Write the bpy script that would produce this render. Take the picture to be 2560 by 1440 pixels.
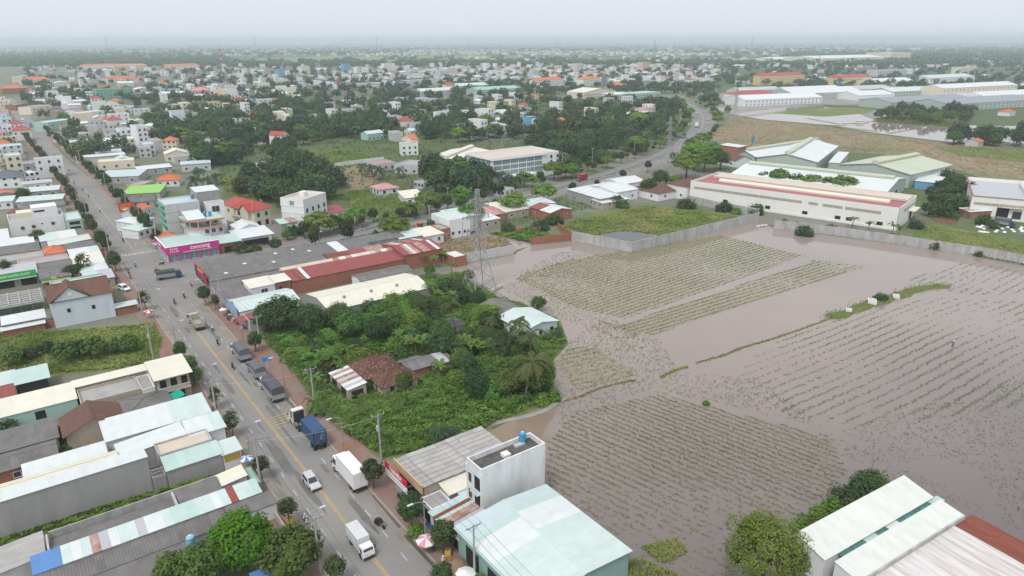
import bpy, math, random
from mathutils import Vector, Matrix, noise
R=random.Random(7); PI=math.pi
SC=bpy.context.scene; COL=SC.collection
for o in list(bpy.data.objects): bpy.data.objects.remove(o)
# ---------------- camera, sky, sun, exposure
FPX,PITCH,ROLL,HC=1730.0,math.radians(19.7),math.radians(0.18),70.0
F0=Vector((0,math.cos(PITCH),-math.sin(PITCH))); U0=Vector((0,math.sin(PITCH),math.cos(PITCH))); X0=Vector((1,0,0))
CR=X0*math.cos(ROLL)-U0*math.sin(ROLL); CU=U0*math.cos(ROLL)+X0*math.sin(ROLL)
cam=bpy.data.objects.new('camera',bpy.data.cameras.new('camera')); COL.objects.link(cam); SC.camera=cam
cam.data.sensor_width=36; cam.data.lens=36*FPX/2560; cam.data.clip_start=1; cam.data.clip_end=200000
M=Matrix((CR,CU,-F0)).transposed().to_4x4(); M.translation=(0,0,HC); cam.matrix_world=M
SUN_EL,SUN_AZ=math.radians(58),math.radians(205)          # azimuth clockwise from +Y
W=bpy.data.worlds.new('World'); SC.world=W; W.use_nodes=True
nt=W.node_tree; nt.nodes.clear()
sky=nt.nodes.new('ShaderNodeTexSky'); sky.sky_type='NISHITA'; sky.sun_disc=False; sky.sun_elevation=SUN_EL; sky.sun_rotation=SUN_AZ
sky.air_density=1.0; sky.dust_density=6.0; sky.ozone_density=1.0
hs=nt.nodes.new('ShaderNodeHueSaturation'); hs.inputs['Saturation'].default_value=0.15
mx=nt.nodes.new('ShaderNodeMix'); mx.data_type='RGBA'; mx.inputs[0].default_value=0.8; mx.inputs[7].default_value=(5.3,5.55,5.95,1)
bg=nt.nodes.new('ShaderNodeBackground'); bg.inputs[1].default_value=0.145
wo=nt.nodes.new('ShaderNodeOutputWorld')
nt.links.new(sky.outputs[0],hs.inputs['Color']); nt.links.new(hs.outputs[0],mx.inputs[6]); nt.links.new(mx.outputs[2],bg.inputs[0]); nt.links.new(bg.outputs[0],wo.inputs[0])
sl=bpy.data.lights.new('sun','SUN'); sl.energy=1.5; sl.angle=math.radians(14); sl.color=(1,.965,.92)
so=bpy.data.objects.new('sun',sl); COL.objects.link(so)
so.rotation_euler=(PI/2-SUN_EL,0,PI-SUN_AZ)
vs=SC.view_settings; vs.view_transform='Standard'; vs.look='None'; vs.exposure=0.32; vs.gamma=1.0; vs.use_curve_mapping=False
SC.cycles.max_bounces=5; SC.cycles.diffuse_bounces=2; SC.cycles.glossy_bounces=2; SC.cycles.transmission_bounces=2; SC.cycles.transparent_max_bounces=4; SC.cycles.volume_bounces=2
SC.cycles.use_denoising=True; SC.cycles.caustics_reflective=False; SC.cycles.caustics_refractive=False
# ---------------- helpers
def ray(px,py): return F0+CR*((px-1280)/FPX)-CU*((py-720)/FPX)
def G(px,py,z=0.0):
    d=ray(px,py); t=(z-HC)/d.z
    return Vector((0,0,HC))+d*t
def HT(fx,fy,tx,ty,z0=0.0):
    "height of a point seen at (tx,ty) above the foot seen at (fx,fy)"
    p=G(fx,fy,z0); d=ray(tx,ty); k=p.to_2d().length/d.to_2d().length
    return HC+d.z*k-z0
MATS={}
def link(nt,a,b): nt.links.new(a,b)
def mat(name,c,rough=.8,var=.12,scale=.5,c2=None,amt=.5,s2=.25,strx=(1,1,1),bump=0,bs=3,metal=0,spec=.3,trans=0,hue=0,edge=.12,corr=0,cax=0):
    "procedural material: value noise on c, patches of c2, optional bump / corrugation, per-object variation (hue)"
    if name in MATS: return MATS[name]
    m=bpy.data.materials.new(name); MATS[name]=m; m.use_nodes=True; t=m.node_tree; N=t.nodes
    bs_=N['Principled BSDF']; bs_.inputs['Roughness'].default_value=rough; bs_.inputs['Metallic'].default_value=metal; bs_.inputs['Specular IOR Level'].default_value=spec
    tc=N.new('ShaderNodeTexCoord'); oi=N.new('ShaderNodeObjectInfo')
    mp=N.new('ShaderNodeMapping'); mp.inputs['Scale'].default_value=strx
    link(t,tc.outputs['Object'],mp.inputs[0])
    mul=N.new('ShaderNodeMath'); mul.operation='MULTIPLY'; mul.inputs[1].default_value=50; link(t,oi.outputs['Random'],mul.inputs[0])
    def nz(sc,det,src):
        n=N.new('ShaderNodeTexNoise'); n.noise_dimensions='4D'; n.inputs['Scale'].default_value=sc; n.inputs['Detail'].default_value=det; n.inputs['Roughness'].default_value=.6
        link(t,src,n.inputs['Vector']); link(t,mul.outputs[0],n.inputs['W']); return n
    n1=nz(scale,4,mp.outputs[0])
    rg=N.new('ShaderNodeMapRange'); rg.inputs[1].default_value=.25; rg.inputs[2].default_value=.75; rg.inputs[3].default_value=1-var; rg.inputs[4].default_value=1+var; link(t,n1.outputs[0],rg.inputs[0])
    col=None
    if c2 is not None:
        n2=nz(s2,5,mp.outputs[0]); r2=N.new('ShaderNodeMapRange'); r2.inputs[1].default_value=1-amt-edge; r2.inputs[2].default_value=1-amt+edge; link(t,n2.outputs[0],r2.inputs[0])
        mm=N.new('ShaderNodeMix'); mm.data_type='RGBA'; mm.inputs[6].default_value=(*c,1); mm.inputs[7].default_value=(*c2,1); link(t,r2.outputs[0],mm.inputs[0]); col=mm.outputs[2]
    hv=N.new('ShaderNodeHueSaturation'); link(t,rg.outputs[0],hv.inputs['Value'])
    if col is None: hv.inputs['Color'].default_value=(*c,1)
    else: link(t,col,hv.inputs['Color'])
    out=hv.outputs[0]
    if hue:
        h2=N.new('ShaderNodeHueSaturation'); a=N.new('ShaderNodeMapRange'); a.inputs[3].default_value=.5-hue; a.inputs[4].default_value=.5+hue; link(t,oi.outputs['Random'],a.inputs[0]); link(t,a.outputs[0],h2.inputs['Hue'])
        b=N.new('ShaderNodeMath'); b.operation='MULTIPLY'; b.inputs[1].default_value=7.31; link(t,oi.outputs['Random'],b.inputs[0]); fr=N.new('ShaderNodeMath'); fr.operation='FRACT'; link(t,b.outputs[0],fr.inputs[0])
        v=N.new('ShaderNodeMapRange'); v.inputs[3].default_value=1-hue*7; v.inputs[4].default_value=1+hue*7; link(t,fr.outputs[0],v.inputs[0]); link(t,v.outputs[0],h2.inputs['Value'])
        link(t,out,h2.inputs['Color']); out=h2.outputs[0]
    link(t,out,bs_.inputs['Base Color'])
    if corr:
        sx=N.new('ShaderNodeSeparateXYZ'); link(t,tc.outputs['Object'],sx.inputs[0]); k=N.new('ShaderNodeMath'); k.operation='MULTIPLY'; k.inputs[1].default_value=2*PI/corr; link(t,sx.outputs[cax],k.inputs[0])
        sn=N.new('ShaderNodeMath'); sn.operation='SINE'; link(t,k.outputs[0],sn.inputs[0]); bp=N.new('ShaderNodeBump'); bp.inputs['Strength'].default_value=.25; bp.inputs['Distance'].default_value=.03; link(t,sn.outputs[0],bp.inputs['Height']); link(t,bp.outputs[0],bs_.inputs['Normal'])
    elif bump:
        n3=nz(bs,4,tc.outputs['Object']); bp=N.new('ShaderNodeBump'); bp.inputs['Strength'].default_value=1; bp.inputs['Distance'].default_value=bump; link(t,n3.outputs[0],bp.inputs['Height']); link(t,bp.outputs[0],bs_.inputs['Normal'])
    if trans:
        tr=N.new('ShaderNodeBsdfTranslucent'); link(t,out,tr.inputs[0]); ms=N.new('ShaderNodeMixShader'); ms.inputs[0].default_value=trans
        link(t,bs_.outputs[0],ms.inputs[1]); link(t,tr.outputs[0],ms.inputs[2]); link(t,ms.outputs[0],N['Material Output'].inputs[0])
    return m
class MB:
    def __init__(s): s.v=[];s.f=[];s.m=[];s.mi=0
    def add(s,vs,fs):
        b=len(s.v); s.v+= [tuple(v) for v in vs]; s.f+=[tuple(b+i for i in f) for f in fs]; s.m+=[s.mi]*len(fs)
    def box(s,x0,x1,y0,y1,z0,z1,top=True,bot=True):
        fs=[(0,1,5,4),(1,2,6,5),(2,3,7,6),(3,0,4,7)]
        if top: fs.append((4,5,6,7))
        if bot: fs.append((3,2,1,0))
        s.add([(x0,y0,z0),(x1,y0,z0),(x1,y1,z0),(x0,y1,z0),(x0,y0,z1),(x1,y0,z1),(x1,y1,z1),(x0,y1,z1)],fs)
    def prism(s,pts,z0,z1,bot=True):
        n=len(pts); s.add([(p[0],p[1],z0) for p in pts]+[(p[0],p[1],z1) for p in pts],[(i,(i+1)%n,n+(i+1)%n,n+i) for i in range(n)]+[tuple(range(n,2*n))]+([tuple(range(n-1,-1,-1))] if bot else []))
    def slab(s,a,b,c,d,t=.08):
        "quad a,b,c,d (ccw seen from above) given thickness t downward"
        vs=[Vector(p) for p in (a,b,c,d)]; lo=[v-Vector((0,0,t)) for v in vs]
        s.add(vs+lo,[(0,1,2,3),(7,6,5,4),(0,4,5,1),(1,5,6,2),(2,6,7,3),(3,7,4,0)])
    def bar(s,p,q,w,w2=None):
        p=Vector(p);q=Vector(q);d=(q-p); 
        if d.length<1e-6:return
        d.normalize(); a=d.orthogonal().normalized()*w*.5; b=d.cross(a).normalized()*w*.5; k=(w2 or w)/w
        s.add([p+a+b,p-a+b,p-a-b,p+a-b,q+(a+b)*k,q+(b-a)*k,q-(a+b)*k,q+(a-b)*k],[(0,1,5,4),(1,2,6,5),(2,3,7,6),(3,0,4,7),(4,5,6,7),(3,2,1,0)])
    def tube(s,pts,rs,n=6,cap=True):
        pts=[Vector(p) for p in pts]; b=len(s.v); k=len(pts)
        if not hasattr(rs,'__len__'): rs=[rs]*k
        for i,p in enumerate(pts):
            d=(pts[min(i+1,k-1)]-pts[max(i-1,0)]).normalized(); a=d.cross(Vector((.31,.95,.1))).normalized(); c=d.cross(a)
            for j in range(n):
                t=2*PI*j/n; s.v.append(tuple(p+(a*math.cos(t)+c*math.sin(t))*rs[i]))
        for i in range(k-1):
            for j in range(n):
                j2=(j+1)%n; s.f.append((b+i*n+j,b+i*n+j2,b+(i+1)*n+j2,b+(i+1)*n+j)); s.m.append(s.mi)
        if cap:
            s.f.append(tuple(b+(k-1)*n+j for j in range(n))); s.m.append(s.mi); s.f.append(tuple(b+n-1-j for j in range(n))); s.m.append(s.mi)
    def lathe(s,prof,c=(0,0,0),n=12):
        b=len(s.v); k=len(prof)
        for r,z in prof:
            for j in range(n):
                t=2*PI*j/n; s.v.append((c[0]+r*math.cos(t),c[1]+r*math.sin(t),c[2]+z))
        for i in range(k-1):
            for j in range(n):
                j2=(j+1)%n; s.f.append((b+i*n+j,b+i*n+j2,b+(i+1)*n+j2,b+(i+1)*n+j)); s.m.append(s.mi)
        s.f.append(tuple(b+(k-1)*n+j for j in range(n))); s.m.append(s.mi)
    def mesh(s,name,mats,smooth=False):
        me=bpy.data.meshes.new(name); me.from_pydata(s.v,[],s.f)
        if not isinstance(mats,(list,tuple)): mats=[mats]
        for m in mats: me.materials.append(m)
        if len(mats)>1: me.polygons.foreach_set('material_index',s.m)
        if smooth: me.polygons.foreach_set('use_smooth',[True]*len(me.polygons))
        return me
    def obj(s,name,mats,parent=None,smooth=False,loc=None):
        return ob(name,s.mesh(name,mats,smooth),parent,loc)
def ob(name,me,parent=None,loc=None,rz=0):
    o=bpy.data.objects.new(name,me); COL.objects.link(o)
    if parent: o.parent=parent
    if loc is not None: o.location=loc
    if rz: o.rotation_euler=(0,0,rz)
    return o
def tag(o,label,cat,group=None):
    o['label']=label; o['category']=cat
    if group: o['group']=group
    return o
def kind(o,k='structure'):
    o['kind']=k; return o
def thing(name,label,cat,loc=(0,0,0),rz=0,group=None):
    o=bpy.data.objects.new(name,None); COL.objects.link(o); o.location=loc; o.rotation_euler=(0,0,rz); o.empty_display_size=.5
    return tag(o,label,cat,group)
def copy_tree(o,parent=None):
    c=o.copy(); COL.objects.link(c); c.parent=parent
    for ch in o.children: copy_tree(ch,c)
    return c
def dup(o,loc,rz=0,label=None,sc=None,group=None):
    c=copy_tree(o); c.location=loc; c.rotation_euler=(0,0,rz)
    if label: c['label']=label
    if group: c['group']=group
    if sc: c.scale=sc if hasattr(sc,'__len__') else (sc,)*3
    return c
def inside(p,poly):
    x,y=p[0],p[1]; r=False; j=len(poly)-1
    for i in range(len(poly)):
        xi,yi=poly[i][0],poly[i][1]; xj,yj=poly[j][0],poly[j][1]
        if (yi>y)!=(yj>y) and x<(xj-xi)*(y-yi)/(yj-yi)+xi: r=not r
        j=i
    return r
def PX(pts,z=0): return [G(x,y,z) for x,y in pts]
def scatter(poly,n,rr=R,mind=0,avoid=()):
    xs=[p[0] for p in poly]; ys=[p[1] for p in poly]; out=[]; k=0
    while len(out)<n and k<n*40:
        k+=1; p=(rr.uniform(min(xs),max(xs)),rr.uniform(min(ys),max(ys)))
        if not inside(p,poly): continue
        if any(inside(p,a) for a in avoid): continue
        if mind and any((p[0]-q[0])**2+(p[1]-q[1])**2<mind*mind for q in out): continue
        out.append(p)
    return out
def sheet(name,poly,z,m,k='structure'):
    b=MB(); b.add([(p[0],p[1],z) for p in poly],[tuple(range(len(poly)))])
    me=b.mesh(name,m); 
    if me.polygons[0].normal.z<0: me.flip_normals()
    return kind(ob(name,me),k)
def strip(name,pts,wl,wr,z,m,k='structure',parent=None,h=0):
    "ribbon along a polyline, wl to the left and wr to the right"
    b=MB(); P=[Vector((p[0],p[1],0)) for p in pts]; L=[];Rr=[]
    for i,p in enumerate(P):
        d=(P[min(i+1,len(P)-1)]-P[max(i-1,0)]).normalized(); n=Vector((-d.y,d.x,0)); L.append(p+n*wl); Rr.append(p-n*wr)
    for i in range(len(P)-1):
        a,b_,c,d=Rr[i],Rr[i+1],L[i+1],L[i]
        if h: 
            b.add([(q.x,q.y,z) for q in (a,b_,c,d)]+[(q.x,q.y,z+h) for q in (a,b_,c,d)],[(4,5,6,7),(0,1,5,4),(2,3,7,6),(1,2,6,5),(3,0,4,7)])
        else: b.add([(q.x,q.y,z) for q in (a,b_,c,d)],[(0,1,2,3)])
    o=b.obj(name,m,parent)
    if not parent: kind(o,k)
    return o
def smooth_line(pts,n=6):
    P=[Vector((p[0],p[1])) for p in pts]; out=[]
    for i in range(len(P)-1):
        p0=P[max(i-1,0)];p1=P[i];p2=P[i+1];p3=P[min(i+2,len(P)-1)]
        for j in range(n):
            t=j/n; out.append(.5*((2*p1)+(p2-p0)*t+(2*p0-5*p1+4*p2-p3)*t*t+(3*p1-p0-3*p2+p3)*t**3))
    out.append(P[-1]); return out
# ---------------- ground, roads, water
m_ground=mat('ground_fields',(.055,.085,.035),.95,.25,.004,(.10,.13,.05),.42,.0018,(1,.35,1))
m_town=mat('town_dirt',(.20,.185,.16),.95,.2,.05,(.085,.12,.045),.5,.02)
m_asph=mat('asphalt',(.215,.205,.20),.9,.07,.15,(.25,.24,.22),.5,.05,bump=.004,bs=6,spec=.2)
m_asph2=mat('asphalt_old',(.23,.22,.215),.9,.07,.1,(.19,.185,.18),.5,.04,spec=.2)
m_walk=mat('red_paving',(.24,.13,.105),.9,.12,.6,(.22,.17,.14),.5,.12)
m_kerb=mat('kerb_concrete',(.30,.28,.25),.9,.12,.8)
m_yel=mat('road_paint_yellow',(.50,.34,.10),.8,.15,1.5,(.28,.23,.14),.42,1.2)
m_wht=mat('road_paint_white',(.50,.49,.47),.8,.15,1.5,(.26,.25,.235),.42,1.2)
m_grass=mat('grass_ground',(.115,.155,.04),.95,.25,.12,(.17,.18,.065),.45,.05)
m_dry=mat('dry_grass_ground',(.27,.215,.135),.95,.15,.08,(.15,.175,.07),.42,.02)
m_dirt=mat('bare_soil',(.24,.175,.115),.95,.15,.2,(.16,.14,.08),.4,.08)
def water_mat(name,c,c2,rough,nb):
    m=mat(name,c,rough,.06,.02,c2,.5,.012,spec=.5); b=m.node_tree.nodes['Principled BSDF']; b.inputs['IOR'].default_value=1.33
    t=m.node_tree; tc=t.nodes.new('ShaderNodeTexCoord'); n=t.nodes.new('ShaderNodeTexNoise'); n.inputs['Scale'].default_value=.9; n.inputs['Detail'].default_value=3; link(t,tc.outputs['Object'],n.inputs['Vector'])
    bp=t.nodes.new('ShaderNodeBump'); bp.inputs['Distance'].default_value=nb; link(t,n.outputs[0],bp.inputs['Height']); link(t,bp.outputs[0],b.inputs['Normal']); return m
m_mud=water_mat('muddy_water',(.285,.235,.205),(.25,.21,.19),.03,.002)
def grade_water(m,dark):
    "blends the base colour to a darker tone towards the near right, with noise, in world metres"
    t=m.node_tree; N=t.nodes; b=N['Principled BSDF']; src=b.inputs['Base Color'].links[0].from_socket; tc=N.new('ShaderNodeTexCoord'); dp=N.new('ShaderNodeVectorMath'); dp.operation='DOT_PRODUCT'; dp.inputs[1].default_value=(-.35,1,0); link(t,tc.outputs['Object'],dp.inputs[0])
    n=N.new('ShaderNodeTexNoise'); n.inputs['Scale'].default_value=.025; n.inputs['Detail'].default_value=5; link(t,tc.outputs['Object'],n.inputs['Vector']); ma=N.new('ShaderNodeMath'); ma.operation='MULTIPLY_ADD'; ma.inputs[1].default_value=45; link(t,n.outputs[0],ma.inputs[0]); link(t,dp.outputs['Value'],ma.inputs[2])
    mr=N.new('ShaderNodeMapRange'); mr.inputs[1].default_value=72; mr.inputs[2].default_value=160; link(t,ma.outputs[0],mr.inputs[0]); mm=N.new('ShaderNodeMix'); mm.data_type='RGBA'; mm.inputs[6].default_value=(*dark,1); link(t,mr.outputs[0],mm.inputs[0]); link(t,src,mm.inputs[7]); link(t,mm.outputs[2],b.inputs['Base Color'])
grade_water(m_mud,(.135,.116,.114))  # paddy water colour grades from pale far off to darker near right
m_dark=water_mat('dark_pond_water',(.06,.065,.07),(.07,.075,.07),.12,.012)
g=MB(); g.add([(-80000,-2000,0),(80000,-2000,0),(80000,80000,0),(-80000,80000,0)],[(0,1,2,3)]); kind(g.obj('ground',m_ground))
sheet('town_ground',PX([(-900,1700),(1340,1700),(1260,1180),(1230,1070),(1380,1000),(1400,820),(1150,690),(1440,610),(1900,560),(2700,640),(2700,600),(2100,470),(1800,250),(1780,165),(0,165),(-900,230),(-2500,700)]),.01,m_town)
# long straight road: frame (u along the road away from the camera, v to the right)
RA=G(968,1440); RB=G(205,460); RD=(RB-RA); RD.z=0; RD.normalize(); RN=Vector((RD.y,-RD.x,0)); RO=Vector((RA.x,RA.y,0))
def rd(u,v,z=0): return RO+RD*u+RN*v+Vector((0,0,z))
def ruv(p): d=Vector((p[0],p[1],0))-RO; return d.dot(RD),d.dot(RN)
RZ=math.atan2(RD.y,RD.x)

RC=[rd(-60,0),rd(0,0),rd(100,0),rd(230,0),rd(350,0)]+[G(*p) for p in ((141,405),(105,360),(78,320),(45,285),(27,258),(14,245))]

road=strip('road',RC,6.5,6.5,.03,m_asph)
m_dust=mat('dusty_asphalt',(.27,.235,.19),.95,.12,.25,(.21,.19,.165),.5,.3); m_wet=mat('damp_asphalt',(.10,.09,.08),.35,.15,.5)
def wobble(u0,u1,va,vb,seed,m,name,z):
    rr=random.Random(seed); n=int((u1-u0)/2.5); a=[rd(u0+(u1-u0)*i/n,va) for i in range(n+1)]; c=[rd(u0+(u1-u0)*i/n,vb+(va-vb)*.65*rr.random()) for i in range(n,-1,-1)]; sheet(name,a+c,z,m)
wobble(-50,132,6.45,4.4,1,m_dust,'road_dust',.033); wobble(-50,140,-6.45,-4.6,2,m_dust,'road_dust',.033); wobble(190,420,6.45,5.0,3,m_dust,'road_dust',.033); wobble(150,420,-6.45,-5.0,4,m_dust,'road_dust',.033)
wobble(-12,6,6.4,5.2,5,m_wet,'damp_patch',.037); wobble(8,18,6.4,5.9,6,m_wet,'damp_patch',.037); wobble(52,60,6.4,5.7,7,m_wet,'damp_patch',.037)
rr=random.Random(12)
for k in range(26):
    u=rr.uniform(-20,128); v=rr.choice([-4.9,-2.3,1.9,3.0,-1.6])+rr.uniform(-.3,.3); L_=rr.uniform(1.5,9); w_=rr.uniform(.25,.7); P_=[]
    for i in range(14): t=2*PI*i/14; P_.append(rd(u+L_*math.cos(t)*rr.uniform(.7,1.1),v+w_*math.sin(t)*rr.uniform(.7,1.2)))
    sheet('asphalt_patch',P_,.0345+.0001*k,m_patch:=mat('dark_asphalt_patch',(.135,.13,.125),.85,.1,.5,(.165,.16,.15),.5,.4))
HW=smooth_line([rd(162,0)]+[G(*p) for p in [(560,655),(795,617),(952,585),(1180,540),(1380,478),(1535,437),(1682,382),(1735,345),(1757,312),(1752,285),(1722,266),(1700,254),(1692,240)]],5)
hwy=strip('highway',HW,9,9,.024,m_asph2)
jn=[rd(u,v) for u,v in ((136,6),(141,7.5),(146,11),(150,17),(152,24),(153.2,30),(172,30),(174,24),(177,17),(181,11),(186,7.5),(191,6))]
sheet('road_junction',jn,.034,m_asph)
SV=smooth_line([G(*p) for p in [(640,612),(800,592),(930,560),(1050,535),(1170,505),(1300,470),(1420,435)]],4); strip('service_road',SV,4,4,.02,m_asph2)
sheet('side_street',PX([(915,565),(960,545),(935,530),(870,520),(850,530)]),.022,m_asph2)
strip('back_street',smooth_line(PX([(560,365),(700,330),(860,305),(930,292),(945,268)]),4),3.5,3.5,.02,m_asph2)
strip('back_street',smooth_line(PX([(1130,345),(1290,350),(1420,348),(1530,342),(1640,352)]),4),4,4,.02,m_asph2)
strip('far_street',PX([(735,195),(750,170)]),6,6,.02,m_asph2)
def walk(pts,name='pavement'):
    b=MB(); b.prism(pts,0,.14,False); return kind(b.obj(name,m_walk))
walk([rd(u,v) for u,v in ((-60,6.8),(135,6.8),(141,8.3),(146,11.8),(150,18),(152,25),(153,40),(149,40),(147,24),(140,12),(-60,11.2))])
walk([rd(u,v) for u,v in ((600,6.8-6),(350,6.8),(189,6.8),(182,11.5),(178,17),(175,24),(174.5,52),(180,52),(181,30),(190,10.6),(350,10.4),(600,10.4-6))])
walk([rd(u,v) for u,v in ((-60,-11),(350,-10.2),(600,-16),(600,-12.5),(350,-6.8),(-60,-6.8))])
def kerb(pts): strip('kerb',pts,.14,.14,0,m_kerb,h=.16)
kerb([rd(u,v) for u,v in ((-60,6.65),(135,6.65),(141,8.1),(146,11.6),(150,17.8),(152,25),(153,40))])
kerb([rd(u,v) for u,v in ((600,.65),(350,6.65),(189,6.65),(182,11.3),(178,16.8),(175,24),(174.3,52))])
kerb([rd(u,v) for u,v in ((-60,-6.65),(350,-6.65),(600,-12.6))])
# markings are parts of the road
def dashes(parent,name,pts,m,z=.04):
    b=MB(); b.box(-1,1,-.075,.075,0,.003); me=b.mesh(name,m)
    for p,a in pts: ob(name,me,parent,(p[0],p[1],z),a)
dashes(road,'lane_dash',[(rd(u,v),RZ) for u in range(-40,132,6) for v in (-3.6,3.7)],m_wht)
for v in (-.16,.16):
    strip('centre_line',[rd(u,v) for u in (-60,30,60,110)],.075,.075,.04,m_yel,parent=road)
strip('centre_line',[rd(112,0),rd(128,0)],.08,.08,.04,m_yel,parent=road)
for u0 in (48,86):
    for k in range(5): strip('yellow_hatch',[rd(u0+k*1.1,.5),rd(u0+k*1.1,6)],.1,.1,.04,m_yel,parent=road)
b=MB(); b.box(-1.3,1.3,-.22,.22,0,.003); zb=b.mesh('zebra_bar',m_wht)
for k in range(14): ob('zebra_bar',zb,road,rd(193,-6+k*.92,.04),RZ)
for k in range(9): ob('zebra_bar',zb,road,rd(150+k*2.4-2,33,.045),RZ+PI/2)
strip('stop_line',[rd(197,-.2),rd(197,6)],.15,.15,.04,m_wht,parent=road)
strip('centre_line',[rd(198,0),rd(330,-.5)],.07,.07,.04,m_wht,parent=road)
for u in (206,222):
    for v in (1.8,4.8):
        b=MB(); b.box(-1.6,.4,-.09,.09,0,.003); b.add([(.4,-.4,.003),(1.6,0,.003),(.4,.4,.003)],[(0,1,2)]); b.obj('lane_arrow',m_wht,road,loc=rd(u,v,.04)).rotation_euler=(0,0,RZ+PI)
L=len(HW)
for sd in (-4.3,4.3):
    for i in range(8,L-6):
        p=HW[i]; d=(HW[i+1]-HW[i-1]).normalized(); q=p+Vector((-d.y,d.x))*sd
        dashes(hwy,'lane_dash',[(q,math.atan2(d.y,d.x)),(q+d*8,math.atan2(d.y,d.x))],m_wht,.03)
# lots
sheet('grass_lot',PX([(-120,850),(330,812),(385,806),(412,850),(405,905),(300,925),(-120,965)]),.02,m_grass)
sheet('thicket_ground',PX([(640,830),(800,790),(1060,690),(1150,690),(1240,740),(1400,800),(1422,860),(1375,910),(1395,1000),(1215,1078),(1100,1130),(960,1150),(830,1075),(760,985),(690,890)]),.05,m_grass)
sheet('grass_lot',PX([(1390,575),(1440,545),(1620,512),(1760,530),(1895,545),(1660,595),(1578,612),(1430,598)]),.05,m_grass)
sheet('pond',PX([(1488,588),(1552,577),(1600,580),(1664,592),(1578,611)]),.07,m_dark)
sheet('grass_lot',PX([(2260,598),(2330,560),(2600,610),(2600,655),(2400,622)]),.05,m_grass)
sheet('grass_lot',PX([(870,480),(1000,470),(1060,500),(1045,540),(930,555),(880,530)]),.02,m_grass)
sheet('grass_lot',PX([(720,385),(820,372),(920,385),(940,400),(740,420)]),.02,m_grass)
sheet('soil_lot',PX([(790,436),(900,412),(960,425),(940,462),(880,470)]),.03,m_dirt)
sheet('grass_lot',PX([(540,450),(620,440),(720,480),(700,510),(580,490)]),.02,m_grass)
sheet('grass_lot',PX([(330,290),(420,280),(430,310),(300,320)]),.02,m_grass)
sheet('dry_lot',PX([(1080,600),(1260,590),(1290,610),(1290,635),(1130,660)]),.03,m_dirt)
sheet('reed_field',PX([(1775,345),(1830,290),(1900,300),(2060,315),(2200,337),(2330,353),(2440,365),(2800,400),(2800,520),(2480,455),(2380,420),(2200,385),(1900,372)]),.02,m_dry)
sheet('grass_field',PX([(2330,365),(2460,365),(2800,395),(2800,430),(2400,390)]),.04,m_grass)
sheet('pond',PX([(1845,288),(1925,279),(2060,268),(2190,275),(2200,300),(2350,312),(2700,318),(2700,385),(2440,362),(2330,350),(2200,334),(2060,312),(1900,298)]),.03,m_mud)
sheet('grass_field',PX([(1930,283),(2010,272),(2120,268),(2190,273),(2170,283),(2060,292)]),.05,m_grass)
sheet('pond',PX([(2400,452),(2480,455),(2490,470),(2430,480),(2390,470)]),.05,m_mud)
for P in ([(640,146),(860,139),(900,148),(730,156),(640,152)],[(860,142),(1290,138),(1400,143),(1250,151),(1000,158),(860,152)],[(1290,150),(1700,143),(1900,146),(1800,154),(1500,156)],[(1700,158),(2000,150),(2150,160),(1900,166)],[(560,150),(640,148),(630,156),(570,158)]): sheet('far_field',PX(P),.02,mat('far_field_grass',(.16,.20,.07),.95,.15,.01))
sheet('scrub_ground',PX([(560,470),(520,350),(640,290),(900,250),(1290,248),(1690,245),(1700,300),(1640,360),(1450,430),(1100,520),(900,560),(700,520)]),.014,mat('scrub_ground',(.075,.105,.035),.95,.25,.06,(.15,.14,.09),.42,.03))
sheet('factory_yard',PX([(1800,280),(1790,235),(1860,222),(2560,205),(2700,205),(2700,268),(2230,268),(2060,262),(1965,274),(1850,288)]),.012,mat('yard_concrete',(.26,.25,.23),.95,.15,.02,(.12,.14,.07),.42,.012))
# flooded paddies
WP=PX([(1128,668),(1282,636),(1330,612),(1432,603),(1578,632),(1895,553),(1935,570),(2100,592),(2250,612),(2440,640),(3000,745),(3300,1700),(1330,1700),(1250,1180),(1205,1088),(1300,1040),(1390,1000),(1370,950),(1375,905),(1418,862),(1398,815),(1340,770),(1230,738),(1150,720)])
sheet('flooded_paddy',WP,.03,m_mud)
m_plot=water_mat('planted_plot_water',(.225,.205,.135),(.245,.21,.165),.05,.004)
for P_ in ([(1290,693),(1400,656),(1640,613),(1800,589),(2010,640),(1840,699),(1560,796),(1440,769)],[(1535,819),(1600,796),(2040,651),(2168,668),(1900,751),(1632,837)],[(1388,905),(1420,873),(1480,867),(1588,935),(1560,954),(1440,974)] ): sheet('planted_plot',PX(P_),.034,m_plot)
sheet('silt_pool',PX([(1212,1080),(1300,1052),(1370,1032),(1395,1020),(1372,1060),(1350,1105),(1260,1120)]),.036,water_mat('silt_water',(.235,.17,.115),(.215,.175,.135),.04,.003))
sheet('side_ditch',PX([(1215,590),(1290,598),(1335,612),(1282,628),(1150,655),(1285,612)]),.04,m_mud)
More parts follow.
